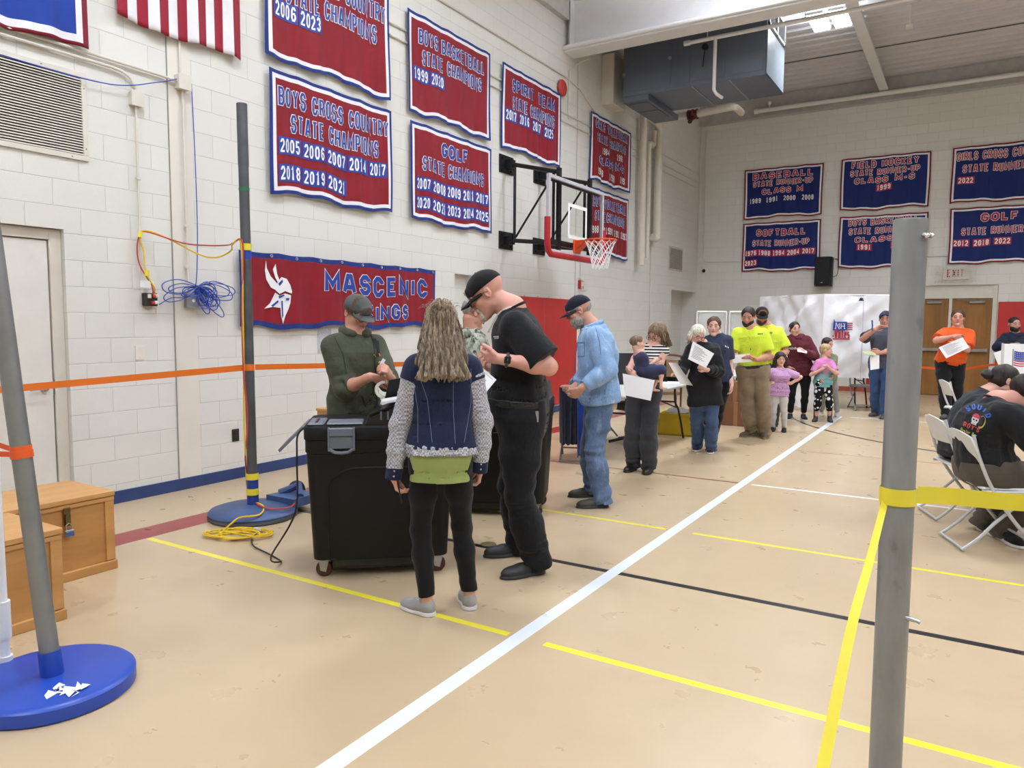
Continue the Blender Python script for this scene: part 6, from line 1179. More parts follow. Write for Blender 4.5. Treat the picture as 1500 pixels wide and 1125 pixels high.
    def shirt(s, name, m, sleeve=.62, hem=-.22, ease=.016, neckt=1.0, sw=.024, collar=True, folds=.006, vneck=0, seed=1, hood=False, tuck=False, cuff=None, hemw=None, sub=None):
        k, g = s.s, s.g; F = Field(s.h); q = .9 if s.fem else 1.0; rows = s.rows(max(hem, -.16), neckt)
        if hem < -.16: r0 = rows[0]; rows = [(hem, r0[1]*(hemw or 1.03), r0[2]*1.0, r0[3]*1.0)]+rows
        F.loft(s.stations(rows, ease), .012)
        arms = Field(s.h) if sub else F
        for sd in 'LR':
            S, E, W = s.shoulder[sd], s.elbow[sd], s.wrist[sd]; ga = (.6+.4*g)*q*getattr(s, 'ak', 1); F.cone(s.sp(.95), S, .042*k*q+ease*.8, .052*k*ga+ease*.7, .04)
            if sleeve <= 0: continue
            if sub: F.cone(S, S+(E-S)*.22, .054*k*ga+ease, .052*k*ga+ease, .02, 'u', 1)
            if sleeve < 1: T = S+(E-S)*sleeve; arms.cone(S, T, .054*k*ga+ease, .050*k*ga+sw, .02, 'u', 1); arms.disp.append(rings(S, E, folds*.7, 60, seed+ord(sd), (.1, sleeve)))
            else:
                T = E+(W-E)*min(1, sleeve-1); arms.chain([S*.85+E*.15 if sub else S, S*.5+E*.5, E, E*.5+T*.5, T], [.054*k*ga+ease, .050*k*ga+sw*.85, .044*k*ga+sw*.85, .043*k*ga+sw*.7, .030*k*q+sw*.75], .02, 'u', 1); arms.disp += [rings(S, E, folds, 75, seed+ord(sd), (.35, 1.2)), rings(E, W, folds, 80, seed+2+ord(sd), (-.1, .95 if cuff is None else .8))]
        F.disp.append(waves(folds, 26, seed, (1, 1, .55))); F.disp.append(waves(folds*.5, 60, seed+5, (1, 1, .6)))
        if vneck: F.ell(s.sp(1.0)+s.F2*.10*k-s.up*.02, [s.R2, s.F2, s.up], [.05*k, .09*k, vneck*k], .01, 's')
        o = F.build(name, m, s.root)
        if sub: arms.build('sleeves', sub, o)
        if collar:
            c = s.sp(neckt+.005)-s.F2*.002; x, y = s.R2, nz(s.F2-s.up*.35); rr = (.072 if s.fem else .082)*k; MB().tube([c+x*rr*math.cos(a)+y*rr*.95*math.sin(a)-s.up*.012*math.sin(a) for a in np.linspace(0, 2*math.pi, 29)[:-1]], .008*k, 8, closed=True).build('collar', m, o, True)
        if hood: G = Field(s.h); c = s.sp(.97)-s.F2*.075*k; G.ell(c, [s.R2, s.F2, s.up], [.13*k, .075*k, .065*k], .02); G.chain([s.sp(.98)-s.F2*.06+s.R2*.10*k, s.sp(.99)+s.R2*.088*k+s.F2*.02, s.sp(.93)+s.F2*.095*k+s.R2*.03*k], [.035*k]*3, .03); G.chain([s.sp(.98)-s.F2*.06-s.R2*.10*k, s.sp(.99)-s.R2*.088*k+s.F2*.02, s.sp(.93)+s.F2*.095*k-s.R2*.03*k], [.035*k]*3, .03); G.disp.append(waves(.004, 40, seed)); G.build('hood', m, o)
        return o
    def trousers(s, name, m, top=.16, ease=.012, hemz=.03, thigh=1.0, knee=1.0, calf=1.0, folds=.006, seed=3, cuffs=True):
        k, g = s.s, s.g; F = Field(s.h); rows = s.rows(-.16, top); F.loft(s.stations(rows, ease), .015)
        for sd in 'LR':
            H_, K, A = s.hip[sd], s.knee[sd], s.ankle[sd]; d = nz(A-K); B = A+d*max(0, (A[2]-s.floor[sd][2]-hemz))/max(.3, -d[2]) if hemz < .085 else K+(A-K)*((K[2]-s.floor[sd][2]-hemz)/(K[2]-A[2]))
            F.chain([H_+s.up*.02, H_*.55+K*.45, K], [(.086*g+.004)*k*thigh+ease, .076*k*g*thigh+ease, (.054*k)*knee+ease], .03); F.chain([K, K*.62+B*.38, B], [.054*k*knee+ease, .055*k*calf+ease, .046*k*calf+ease*.8], .03, 'u', 1)
            F.disp += [rings(H_, K, folds*.6, 36, seed+ord(sd), (.1, 1.0), .15*s.s*g), rings(K, A, folds*.8, 55, seed+1+ord(sd), (-.1, .35), .13*s.s*g), rings(K, A, folds*.9, 78, seed+2+ord(sd), (.66, 1.3), .13*s.s*g)]
        F.disp.append(waves(folds*.6, 30, seed, (1, 1, .5))); return F.build(name, m, s.root)
    def belt(s, m, t=.15, w_=.032, e=.030):
        k = s.s; F = Field(min(s.h, .006)); r = s.rows(t-w_/s.TL/2, t+w_/s.TL/2); F.loft(s.stations([r[0], r[-1]], e), .004); return F.build('belt', m, s.root)
    def shoes(s, m, sole, L=.27, hgt=.085, boot=0, lace=None, name='shoe', low=False):
        k = s.s
        for sd in 'LR':
            f, fp = s.toe[sd], s.floor[sd]; x = np.cross(f, [0, 0, 1.0]); z = np.array([0, 0, 1.0]); A = s.ankle[sd]; l = L*k; A3 = [x, f, z]; b = fp-f*.05*k; F = Field(min(s.h, .006))
            F.ell(b-f*.02*l+z*.04*k, A3, [.037*k, .045*k, .055*k], .02); F.cone(b+z*.05*k, b+f*.33*l+z*.040*k, .038*k, .036*k, .025); F.ell(b+f*.48*l+z*.028*k, A3, [.046*k, .085*k, .040*k], .03)
            if boot: F.cone(A, A+z*boot, .046*k, .052*k, .02, 'u', 1)
            elif not low: F.cone(b+z*.05*k, A+z*.012*k, .036*k, .040*k, .015, 'u', 1)
            F.cut(fp+z*.014*k, (0, 0, -1)); o = F.build(name, m, s.root); G = Field(min(s.h, .006)); G.ell(b-f*.02*l+z*.0, A3, [.043*k, .050*k, .05], .02); G.cone(b, b+f*.42*l, .040*k, .040*k, .02); G.ell(b+f*.47*l, A3, [.051*k, .095*k, .05], .02); G.cut(fp+z*.0015, (0, 0, -1)); G.cut(fp+z*.026*k, (0, 0, 1)); G.build('sole', sole, o)
            if lace is not None:
                g = MB()
                for i in range(4): t = .10+.075*i; c = b+f*t*l*1.3+z*(.088-.013*i)*k; g.tube([c-x*.022*k, c+z*.004*k, c+x*.022*k], .0035*k, 5)
                g.build('laces', lace, o, True)
        return s
    # ---- hair and headgear
    def hair(s, m, kind='short', seed=1, grow=.03, hl=.16, back=-.28):
        hh, hp = s.hh, s.hp; F = Field(min(s.h, .006)); A = [s.hx, s.hy, s.hz]; R_ = lambda *r: np.array(r)*hh
        F.ell(hp(0, -.06, .16), A, R_(.335+grow, .425+grow, .345+grow), .01)
        if kind != 'crop': F.ell(hp(0, -.18, -.05), A, R_(.29+grow, .27+grow, .30), .05*hh)
        F.ell(hp(0, .36, -.14), A, R_(.31, .31, .46), .03*hh, 's')
        for sg in (-1, 1):
            if kind in ('short', 'crop'): F.ell(hp(sg*.33, .10, -.22), A, R_(.20, .22, .28), .02*hh, 's')
        if kind in ('short', 'crop'): F.cut(hp(0, -.2, back), -s.hz-.25*s.hy*0)
        F.disp.append(waves(.0035*s.s, 90, seed, (1, 1, .35))); o = F.build('hair', m, s.root); return o
    def long_hair(s, m, tip, spread=1.0, front=True, seed=2, depth=1.0, grow=.035, side=.30, open_=.43, back=.18):
        """hair falling to a height tip below the head centre (in head units)"""
        hh, hp = s.hh, s.hp; F = Field(min(s.h, .006)); A = [s.hx, s.hy, s.hz]; R_ = lambda *r: np.array(r)*hh; F.ell(hp(0, -.06, .16), A, R_(.335+grow, .425+grow, .345+grow), .01); Z = np.array([0, 0, 1.0])
        n = 6; st = []
        for i in range(n+1):
            t = i/n; w_ = (.36+(.06+.22*(spread-.6))*t*(1.3-.3*t))*hh; c = hp(0, -.22-.02*t, .05)-Z*tip*hh*t-s.hy*0; c = c-s.F2*t*back*hh; st.append((c, s.hx, s.hy, w_, .17*hh*depth, .24*hh*depth*(1-.25*t)))
        F.loft(st[::-1], .05*hh, 'u', 2.2)
        if front:
            for sg in (-1, 1): F.chain([hp(sg*.30, .05, .15), hp(sg*.36, .06, -.2), hp(sg*.35, .05, -.2)-Z*side*hh], [.10*hh, .10*hh, .06*hh], .06*hh)
        F.ell(hp(0, .40, -.16), A, R_(.27, .34, open_), .03*hh, 's'); c0 = hp(0, -.1, 0)
        def groove(P): q = P-c0; a = np.arctan2(q @ s.hx, -(q @ s.hy)); zz = q[:, 2]; bt = np.clip((-(zz/hh)-(tip-.38))/.33, 0, 1); return .018*s.s*bt*(np.sin(31*a+2*np.sin(9*a))+.35)+.006*s.s*np.sin(26*a+2.2*np.sin(zz*9+seed)+3*np.sin(zz*4))*np.clip((.25*hh-zz)/(.3*hh), .2, 1)+.003*s.s*np.sin(57*a+3*np.sin(zz*11))
        F.disp.append(groove); return F.build('hair', m, s.root)
    def beard(s, m, n=.0, goatee=False, grow=.05):
        hh, hp = s.hh, s.hp; F = Field(min(s.h, .006)); A = [s.hx, s.hy, s.hz]; R_ = lambda *r: np.array(r)*hh
        if goatee: F.chain([hp(-.11, .35, -.34), hp(-.11, .36, -.20), hp(-.03, .42, -.17), hp(.03, .42, -.17), hp(.11, .36, -.20), hp(.11, .35, -.34)], [.04*hh, .04*hh, .035*hh, .035*hh, .04*hh, .04*hh], .03*hh); F.ell(hp(0, .34, -.42), A, R_(.13, .10, .11), .05*hh)
        else:
            F.ell(hp(0, .10, -.26), A, R_(.285+grow*.4, .30+grow*.6, .30), .03*hh); F.ell(hp(0, .26, -.42-n), A, R_(.15, .13, .14), .06*hh)
            F.ell(hp(0, .44, -.04), A, R_(.29, .30, .20), .03*hh, 's'); F.ell(hp(0, .44, -.24), A, R_(.075, .08, .035), .02*hh, 's'); F.cut(hp(0, .0, -.02), s.hz); F.cut(hp(0, -.02, 0), -s.hy)
        F.disp.append(waves(.003, 160, 4)); return F.build('beard', m, s.root)
    def cap(s, m, brimm=None, tilt=0, front=None, bl=.34):
        hh, hp = s.hh, s.hp; F = Field(min(s.h, .005)); A = [s.hx, s.hy, s.hz]; R_ = lambda *r: np.array(r)*hh; F.ell(hp(0, -.05, .17), A, R_(.375, .465, .375), .01); F.cut(hp(0, 0, .145), -(s.hz+s.hy*.10)); F.ell(hp(0, .36, .22), A, R_(.19, .06, .14), .06*hh); F.disp.append(waves(.0015, 50, 3)); F.cut(hp(0, 0, .115), -(s.hz+s.hy*.10))
        o = F.build('cap', m, s.root); vs = []; nu, nv = 16, 6                                    # the peak
        for k in (0, 1):
            for j in range(nv+1):
                for i in range(nu+1):
                    a = math.pi*(i/nu)-math.pi/2; t = j/nv; x = math.sin(a)*(.33-.02*t); y = .30*math.cos(a)+.07+ t*bl*(math.cos(a)**.6 if math.cos(a) > 0 else 0); z = .105-.06*(y-.2)-.14*x*x/.1*.35-.06*t+(.018 if k else 0); vs.append(hp(x, y, z))
        n1 = (nu+1)*(nv+1); fs = []
        for j in range(nv):
            for i in range(nu): q = (j*(nu+1)+i, j*(nu+1)+i+1, (j+1)*(nu+1)+i+1, (j+1)*(nu+1)+i); fs += [q, tuple(p+n1 for p in reversed(q))]
        ed = [i for i in range(nu+1)]+[j*(nu+1)+nu for j in range(1, nv+1)]+[nv*(nu+1)+i for i in range(nu-1, -1, -1)]+[j*(nu+1) for j in range(nv-1, 0, -1)]
        for i in range(len(ed)): a_, b_ = ed[i], ed[(i+1) % len(ed)]; fs.append((a_, b_, b_+n1, a_+n1))
        MB().add(vs, fs).build('peak', brimm or m, o, True); MB().ball(hp(0, -.05, .545), .022*hh, 8).build('button', m, o, True)
        if front:
            g = MB(); g.mat(front[0])
            for q in front[1]: g.add([hp(*p) for p in q], [tuple(range(len(q)))])
            g.build('cap_emblem', None, o)
        return o
    def glasses(s, m):
        hh, hp = s.hh, s.hp; g = MB()
        for sg in (-1, 1):
            g.tube([hp(sg*.145+.105*math.cos(a), .445+.0*math.cos(a), .0+.075*math.sin(a)) for a in np.linspace(0, 2*math.pi, 17)[:-1]], .010*hh, 5, closed=True); g.tube([hp(sg*.25, .44, .02), hp(sg*.335, .38, .03), hp(sg*.362, .0, .04), hp(sg*.355, -.10, .0)], .010*hh, 5)
        g.tube([hp(-.04, .455, .02), hp(0, .475, .03), hp(.04, .455, .02)], .009*hh, 5); return g.build('glasses', m, s.root, True)
def P_(s, d): return d if isinstance(d, np.ndarray) else s.P(d)
def sheet_paper(name, label, cat, C, m, bend=.0, printed=None, n=10, group=None):
    """a sheet from four corners (top left, top right, bottom right, bottom left)"""
    C = [np.asarray(c, float) for c in C]; nr = nz(np.cross(C[1]-C[0], C[3]-C[0])); cen = sum(C)/4
    if nr @ (CAM-cen) < 0: nr = -nr
    def S(u, v, e=0): p = (C[0]*(1-u)+C[1]*u)*(1-v)+(C[3]*(1-u)+C[2]*u)*v; return p+nr*(bend*4*u*(1-u)*(.6+.4*v)+e)
    lo = min(c[2] for c in C); r = thing(name, label, cat, (cen[0], cen[1], lo), group); vs = [S(i/n, j/n, e) for e in (0, -.0018) for j in range(n+1) for i in range(n+1)]; n1 = (n+1)**2; fs = []
    for j in range(n):
        for i in range(n): q = (j*(n+1)+i, j*(n+1)+i+1, (j+1)*(n+1)+i+1, (j+1)*(n+1)+i); fs += [q, tuple(p+n1 for p in reversed(q))]
    ed = [i for i in range(n+1)]+[j*(n+1)+n for j in range(1, n+1)]+[n*(n+1)+i for i in range(n-1, -1, -1)]+[j*(n+1) for j in range(n-1, 0, -1)]
    for i in range(len(ed)): a_, b_ = ed[i], ed[(i+1) % len(ed)]; fs.append((a_, b_, b_+n1, a_+n1))
    MB().add(vs, fs).build('sheet', m, r, True)
    if printed:
        g = MB()
        for (u0, v0, u1, v1) in printed:
            kx = max(1, int((u1-u0)*n)); [g.add([S(u0+(u1-u0)*a/kx, v0, .001), S(u0+(u1-u0)*(a+1)/kx, v0, .001), S(u0+(u1-u0)*(a+1)/kx, v1, .001), S(u0+(u1-u0)*a/kx, v1, .001)], [(0, 1, 2, 3)]) for a in range(kx)]
        g.build('print', mat((120, 122, 128), .6, var=0), r)
    return r
M_PAPER = mat((238, 238, 240), .6, var=.02, name='white_paper'); M_PAPG = mat((206, 202, 196), .6, var=.03, name='grey_paper')
# ------------------------------------------------------------------ the people
from mathutils.bvhtree import BVHTree
def bvh(objs):
    V, F = [], []
    for o in objs:
        off = np.array(parent_world(o)); b = len(V); V += [tuple(np.array(v.co)+off) for v in o.data.vertices]; F += [tuple(i+b for i in p.vertices) for p in o.data.polygons]
    return BVHTree.FromPolygons(V, F)
def hit(T, u, v, lift=.002):
    d = nz(ray(u, v)); r = T.ray_cast(Vector(CAM), Vector(d))
    return None if r[0] is None else np.array(r[0])-d*lift
def seam(name, m, parent, T, pts, r=.0016, n=10):          # a stitched line lying on a garment
    q = [hit(T, *(np.array(a)*(1-t)+np.array(b)*t)) for a, b in zip(pts[:-1], pts[1:]) for t in np.linspace(0, 1, n)]; q = [p for p in q if p is not None]
    if len(q) > 2: return MB().tube(q, r, 5).build(name, m, parent, True)
def onto(name, parent, T, layers):                          # flat shapes printed on a garment: [(material, [quads], lift)]
    g = MB()
    for m, Q, lift in layers:
        g.mat(m)
        for q in Q:
            P = [hit(T, p[0], p[1], lift) for p in q]
            if all(p is not None for p in P): g.add(P, [tuple(range(len(P)))])
    if g.f: return g.build(name, None, parent)
def aff(o, ux, uy): return lambda q: [(o[0]+p[0]*ux[0]+p[1]*uy[0], o[1]+p[0]*ux[1]+p[1]*uy[1]) for p in q]
def ft(fa, heel, toe):
    a, b = fl(*heel), fl(*toe); d = b-a; y = math.degrees(math.atan2(-d[0], d[1]))-math.degrees(YAW)-fa; return (a+d*.36, y)
def stretch(fn, name):
    t = NT(name); t.set(.85, 0, .2); fn(t); MATS[('x', name)] = t.m; return t.m
def tweed_(t):
    o = t.obj(); ck = t.n('ShaderNodeTexChecker'); ck.inputs['Scale'].default_value = 95; t.l(t.scale(o, (1, 1, 1)), ck.inputs['Vector']); n1 = t.noise(130, 3); n2 = t.noise(330, 2)
    f = t.ramp(t.math('ADD', t.math('MULTIPLY', ck.outputs['Fac'], .20), t.math('MULTIPLY', t.math('ADD', n1, n2), .55)), .42, .80); t.base(t.mix(f, srgb((98, 100, 118)), srgb((228, 228, 234)))); t.bump(t.math('ADD', n1, n2), .7, .012)
M_TWEED = stretch(tweed_, 'tweed')
def stripes_(t): s_ = t.n('ShaderNodeSeparateXYZ'); t.l(t.obj(), s_.inputs[0]); t.base(t.mix(t.math('GREATER_THAN', t.math('FRACT', t.math('MULTIPLY', s_.outputs[2], 33.0)), .5), srgb((230, 226, 220)), srgb((30, 30, 34))))
M_STRIPE = stretch(stripes_, 'striped_jersey')
def camo_(t):
    v = t.scale(t.obj(), (9, 9, 4)); c = t.mix(t.ramp(t.noise(1.6, 4, v), .47, .53), srgb((124, 128, 116)), srgb((172, 176, 162))); c = t.mix(t.ramp(t.noise(2.6, 5, v, .7), .55, .6), c, srgb((66, 68, 60))); c = t.mix(t.ramp(t.noise(4, 4, t.scale(t.obj(), (22, 22, 3))), .6, .64), c, srgb((206, 208, 198))); t.base(c)
M_CAMO = stretch(camo_, 'camouflage')
def hearts_(t):
    v = t.n('ShaderNodeTexVoronoi'); v.inputs['Scale'].default_value = 15; t.l(t.obj(), v.inputs['Vector']); v.inputs['Randomness'].default_value = .6; t.base(t.mix(t.math('LESS_THAN', v.outputs['Distance'], .40), srgb((26, 26, 28)), srgb((228, 226, 226))))
M_HEART = stretch(hearts_, 'heart_print')
def dye_(t): s_ = t.n('ShaderNodeSeparateXYZ'); t.l(t.obj(), s_.inputs[0]); t.base(t.mix(t.ramp(t.math('ADD', s_.outputs[2], t.math('MULTIPLY', t.noise(9, 3), .12)), .78, .92), srgb((112, 168, 170)), srgb((208, 130, 186))))
M_DYE = stretch(dye_, 'dip_dyed_jersey')
def glit_(t): t.base(t.mix(t.ramp(t.noise(75, 2), .62, .66), srgb((190, 146, 190)), srgb((232, 204, 232))))
M_GLIT = stretch(glit_, 'speckled_lilac')
BLKC = cloth((20, 20, 23), .15, 5, 900, .8); M_SOLEW = mat((214, 212, 210), .6, name='white_rubber'); M_SOLED = mat((54, 54, 58), .7, bump=.3, bs=60, name='dark_rubber'); M_SOLEK = mat((24, 24, 26), .7)
M_BLKL = mat((26, 26, 28), .4, var=.1, name='black_leather'); M_STEEL = mat((176, 178, 182), .3, .9, name='key_steel'); M_GLS = mat((40, 34, 32), .3, name='spectacle_frame'); HB = hairmat((58, 42, 32), (96, 72, 54)); HDK = hairmat((30, 24, 22), (58, 46, 40)); HGR = hairmat((128, 122, 116), (176, 170, 162)); HWH = hairmat((196, 188, 172), (238, 232, 218)); HBL = hairmat((78, 66, 54), (182, 164, 140), (110, 110, 7)); HLB = hairmat((92, 74, 56), (146, 122, 96)); HBD = hairmat((160, 132, 94), (208, 184, 142))
JEAN, JEANL, DNM = denim((80, 98, 126), .3, .15), denim((126, 156, 194), .22, .65), denim((28, 36, 62), .3)
def paper_lines(a, b, n): return [(.12, a+(b-a)*i/n, .5+.35*((i*7) % 5)/5, a+(b-a)*(i+.35)/n) for i in range(n)]
# 1. woman in the denim vest, seen from behind
p = Person('woman with long blonde-brown hair in a denim vest with tweed sleeves, seen from behind', 3.77, 1.62, 8, (646, 668), (650, 517), (646, 476), hpitch=4, female=True, h=.0048, skin_col=(208, 160, 138), shw=.98, g=.97,
    arms={'L': ((582, 622, -.02), (577, 694, -.03), (584, 730, -.02), (1, 0, 0), .55), 'R': ((718, 612, .02), (703, 684, .05), (700, 716, .10), (-1, 0, 0), .5)}, legs={'L': ft(8, (634, 903), (586, 887)), 'R': ft(8, (690, 896), (677, 869))})
p.body(); W1P = p; p.trousers('leggings', cloth((17, 17, 19), .1, 5, 900, .4), ease=.002, hemz=.10, folds=.003, thigh=.98, knee=.98, calf=.98)
p.shirt('tee', cloth((150, 166, 98), .08), 0, -.235, .014, neckt=.6, collar=False, folds=.004, hemw=1.03); v = p.shirt('vest', DNM, 2.0, .10, .034, neckt=.985, collar=False, folds=.003, sw=.020, sub=M_TWEED, seed=4)
F = Field(.005); r_ = p.rows(.04, .125); F.loft(p.stations([r_[0], r_[-1]], .036), .004); F.disp.append(waves(.003, 220, 8)); F.disp.append(waves(.003, 90, 9)); F.build('frayed_hem', M_TWEED, v)
g = MB(); r2 = random.Random(3); st = p.stations([(.05,)+p.rows(.05, .5)[0][1:]], .034)[0]
for i in range(150): a = r2.uniform(0, 6.283); q = st[0]+st[1]*st[3]*math.cos(a)*1.0+st[2]*st[4]*math.sin(a)*1.0; g.tube([q+p.up*.012, q+p.up*-.004+st[1]*r2.uniform(-.01, .01), q-p.up*r2.uniform(.012, .026)+st[1]*r2.uniform(-.012, .012)], .0012, 4)
g.build('fringe', mat((196, 200, 212), .9), v)
T = bvh([v]); MS = mat((120, 134, 172), .8, name='stitching')
for q in ([(612, 545), (626, 585), (633, 648)], [(664, 548), (664, 600), (667, 650)], [(690, 540), (690, 590), (680, 648)], [(606, 560), (612, 600), (612, 648)]): seam('stitching', MS, v, T, q, .0013)
for sd in 'LR':
    W, E = p.wrist[sd], p.elbow[sd]; u = nz(W-E); c = Field(.005); c.cone(W-u*.035, W+u*.028, .043, .041, .01, 'u', 3); co = c.build('cuff', DNM, v); g = MB()
    for t in (-.015, .012):
        q = W+u*t-nz(ray(577, 690))*.043; g.ball(q, .0065, 8)
    g.build('cuff_buttons', M_CHROME, co, True)
p.shoes(cloth((158, 156, 154), .1), M_SOLEW, .245, low=True, lace=mat((205, 203, 200), .8)); 
h_ = p.long_hair(HBL, 1.20, 1.15, False, depth=.9, open_=.40, back=.50); g = MB(); r2 = random.Random(5); hh = p.hh; T = bvh([h_]); ns = 0                # loose strands over the hair mass
while ns < 420:
    a = r2.uniform(-1.0, 1.0); x0 = a*.42; z0 = r2.uniform(-.25, .50); ln = r2.uniform(.35, 1.0); pts = []
    for i in range(11):
        t = i/10; z = z0-ln*t*1.1; sp_ = (.40+.26*min(1, max(0, (.1-z)/1.1))); x = a*sp_*1.0+.03*math.sin(7*t+ns)*t; o_ = p.hc+p.hx*x*hh-p.hy*2.2*hh+np.array([0, 0, z*hh]); rr = T.ray_cast(Vector(o_), Vector(p.hy))
        if rr[0] is None or z < -1.13: break
        pts.append(np.array(rr[0])-p.hy*(.001+.004*math.sin(t*9+ns*1.7)**2))
    ns += 1
    if len(pts) > 4: k = len(pts); g.tube(pts, [.0022*(1-.75*i/(k-1)) for i in range(k)], 4)
for i in range(46):                                    # gathered half-up knot with flyaways
    a = r2.uniform(0, 6.28); c = p.hp(.0, -.28, .36); q = c+p.hx*.24*hh*math.cos(a)+p.hz*.20*hh*math.sin(a)-p.hy*.02; e = c+p.hx*(.08*math.cos(a+1))*hh-p.hy*.20*hh-p.hz*r2.uniform(.0, .5)*hh; g.tube(smooth_path([q, (q+c)/2-p.hy*.22*hh+p.hz*.06*hh, c-p.hy*.24*hh, e], 4), .0026, 4)
for i in range(38): a = r2.uniform(-1, 1); q = p.hp(a*.33, -.15, .46-.18*a*a); g.tube(smooth_path([q, q+p.hx*a*.02+p.hz*r2.uniform(.01, .025), q+p.hx*(a*.035+r2.uniform(-.02, .02))+p.hz*r2.uniform(.0, .03)], 4), .0008, 3)
g.build('loose_strands', HBL, h_, True)
f, n, th, cu, hk = p.hand_pts('L'); c = p.wrist['L']+f*.085+n*.016; MB().box((-.034, -.007, -.070), (.034, .0, .07), th, n, f, c, .004).build('phone_', M_BLKL)
o = bpy.data.objects['phone_']; o.name = 'phone'; tag(rebase(o), 'dark phone in the left hand of the woman in the denim vest', 'phone')
# 2. bearded man in black
p = Person('bearded bald man in a black cap and black clothes with a tattooed forearm', 4.5, 1.84, 82, (766, 609), (750, 453), (713, 431), hyaw=4, hpitch=34, headk=1.08, nk=1.07, h=.0048, g=1.16, belly=.085, skin_col=(216, 164, 148), hunch=.035, tw=4,
    arms={'L': ((806, 545, -.30), (734, 526, -.30), (692, 521, -.20), (.8, .1, .55), .42), 'R': ((748, 560, .12), (728, 541, .04), (700, 536, -.04), (-.5, .1, .85), .5)}, legs={'L': ft(82, (798, 838), (732, 849)), 'R': ft(82, (772, 812), (710, 816))})
p.body(arm_k=1.12); PB = p; p.face((150, 120, 100), (190, 120, 110)); ts = p.shirt('tee', cloth((19, 20, 24), .12, 4, 1100, .7), .86, .02, .020, sw=.046, folds=.006, seed=8, vneck=0)
tr = p.trousers('trousers', denim((21, 22, 26), .3), top=.16, ease=.018, thigh=1.08, knee=1.22, calf=1.36, folds=.009, seed=6, hemz=.035); p.belt(M_BLKL, .14, .042, .021)
p.shoes(mat((44, 44, 48), .55, var=.15, bump=.2, bs=90, name='boot_leather'), M_SOLED, .30, boot=.06, lace=M_BLKL, name='boot')
p.cap(cloth((20, 20, 24), .1), front=(mat((196, 120, 40), .6), [[(-.22, .60, .075), (-.13, .665, .06), (-.10, .62, .075), (-.19, .56, .09)], [(-.08, .685, .055), (.08, .685, .055), (.08, .645, .07), (-.08, .645, .07)], [(-.10, .442, .25), (.10, .442, .25), (.08, .425, .34), (-.08, .425, .34)]])); p.beard(hairmat((172, 150, 132), (226, 218, 208)), goatee=True); p.glasses(M_GLS)
T = bvh([ts]); onto('chest_lettering', ts, T, [(M_LW, [aff((723, 494), (1, .0), (0, -1))([(x, y), (x+1.0, y), (x+1.0, y+1.5), (x, y+1.5)]) for x, y in ((0, 0), (1.7, .2), (3.4, .3), (5.0, .4), (6.6, .5), (1.5, -2.2), (3.2, -2.1), (5, -2), (6.4, -1.9))], .003)])
T = bvh([p.b]); MT_ = mat((112, 104, 112), .5, name='tattoo_ink'); r2 = random.Random(2)
def swirl(cx, cy, a, b, n): return [(cx+a*math.cos(t)*(.4+.6*math.sin(t*.8)**2), cy+b*math.sin(t*1.3)) for t in np.linspace(0, 9, n)]
for q in (swirl(769, 519, 7, 5, 22), swirl(772, 521, 5, 4, 22), swirl(745, 521, 5, 3.5, 18)):
    pts = [hit(T, *a, .0004) for a in q]; pts = [a for a in pts if a is not None]
    if len(pts) > 3: MB().tube(pts, .0016, 4).build('tattoo', MT_, p.b)
W, E = p.wrist['L'], p.elbow['L']; u = nz(W-E); x_, y_, _ = frame_of(u); vd3 = -nz(ray(738, 525)); wo = tag(MB().build('wrist_watch', M_BLKL) if False else thing('wrist_watch', 'x', 'watch', W), 'black square wrist watch on the forearm of the bearded man in black', 'watch')
wc = W-u*.035; MB().tube([wc+(x_*math.cos(a)+y_*math.sin(a))*.036 for a in np.linspace(0, 6.283, 25)[:-1]], .009, 8, closed=True).build('strap', mat((60, 66, 70), .6), wo, True); y3 = nz(np.cross(vd3, u)); MB().box((-.019, -.021, .028), (.019, .021, .043), u, y3, nz(np.cross(u, y3)), wc, .006).build('case', mat((14, 14, 16), .15, name='watch_glass'), wo)
T = bvh([tr]); k0 = hit(T, 782, 588, .02); k1 = hit(T, 781, 612, .022)
if k0 is not None and k1 is not None:
    r = thing('key_bunch', 'bunch of keys on a silver clip at the belt of the man in black', 'keys', k1); MB().tube([k0+np.array([.008*math.sin(a), 0, -.028+.028*math.cos(a)]) for a in np.linspace(0, 6.28, 17)[:-1]], .003, 6, closed=True).build('clip', M_CHROME, r, True)
    for i, (dx, L_, col) in enumerate(((-.016, .062, M_BLKL), (.002, .055, M_STEEL), (.018, .066, M_STEEL))): q = k0+np.array([dx, dx*.3, -.055]); MB().box((-.010, -.003-.002*i, -L_), (.010, .002-.002*i, .0), (.85, .53, 0), (-.53, .85, 0), (0, 0, 1), q, .003).build('key', col, r)
g = MB(); a, b = hit(bvh([ts]), 726, 470, .004), hit(bvh([ts]), 716, 502, .004)
nk = p.sp(1.0); ln = [nk-p.F2*.075*p.s+p.up*.02, nk-p.R2*.082*p.s+p.up*.01, nk-p.R2*.06*p.s+p.F2*.085-p.up*.035, nk+p.F2*.155-p.up*.14-p.R2*.04]; MB().tube(smooth_path(ln, 6), .006, 6).build('lanyard', mat((214, 212, 206), .7), p.root, True)
sheet_paper('ballot_paper', 'white ballot paper held between the man in black and the woman in the denim vest', 'paper', [at(694, 528, 4.33), at(727, 556, 4.20), at(706, 582, 4.16), at(676, 552, 4.30)], M_PAPER, .004, [(.08, .10, .92, .115), (.08, .88, .92, .895), (.08, .1, .095, .89)]+paper_lines(.2, .8, 9))
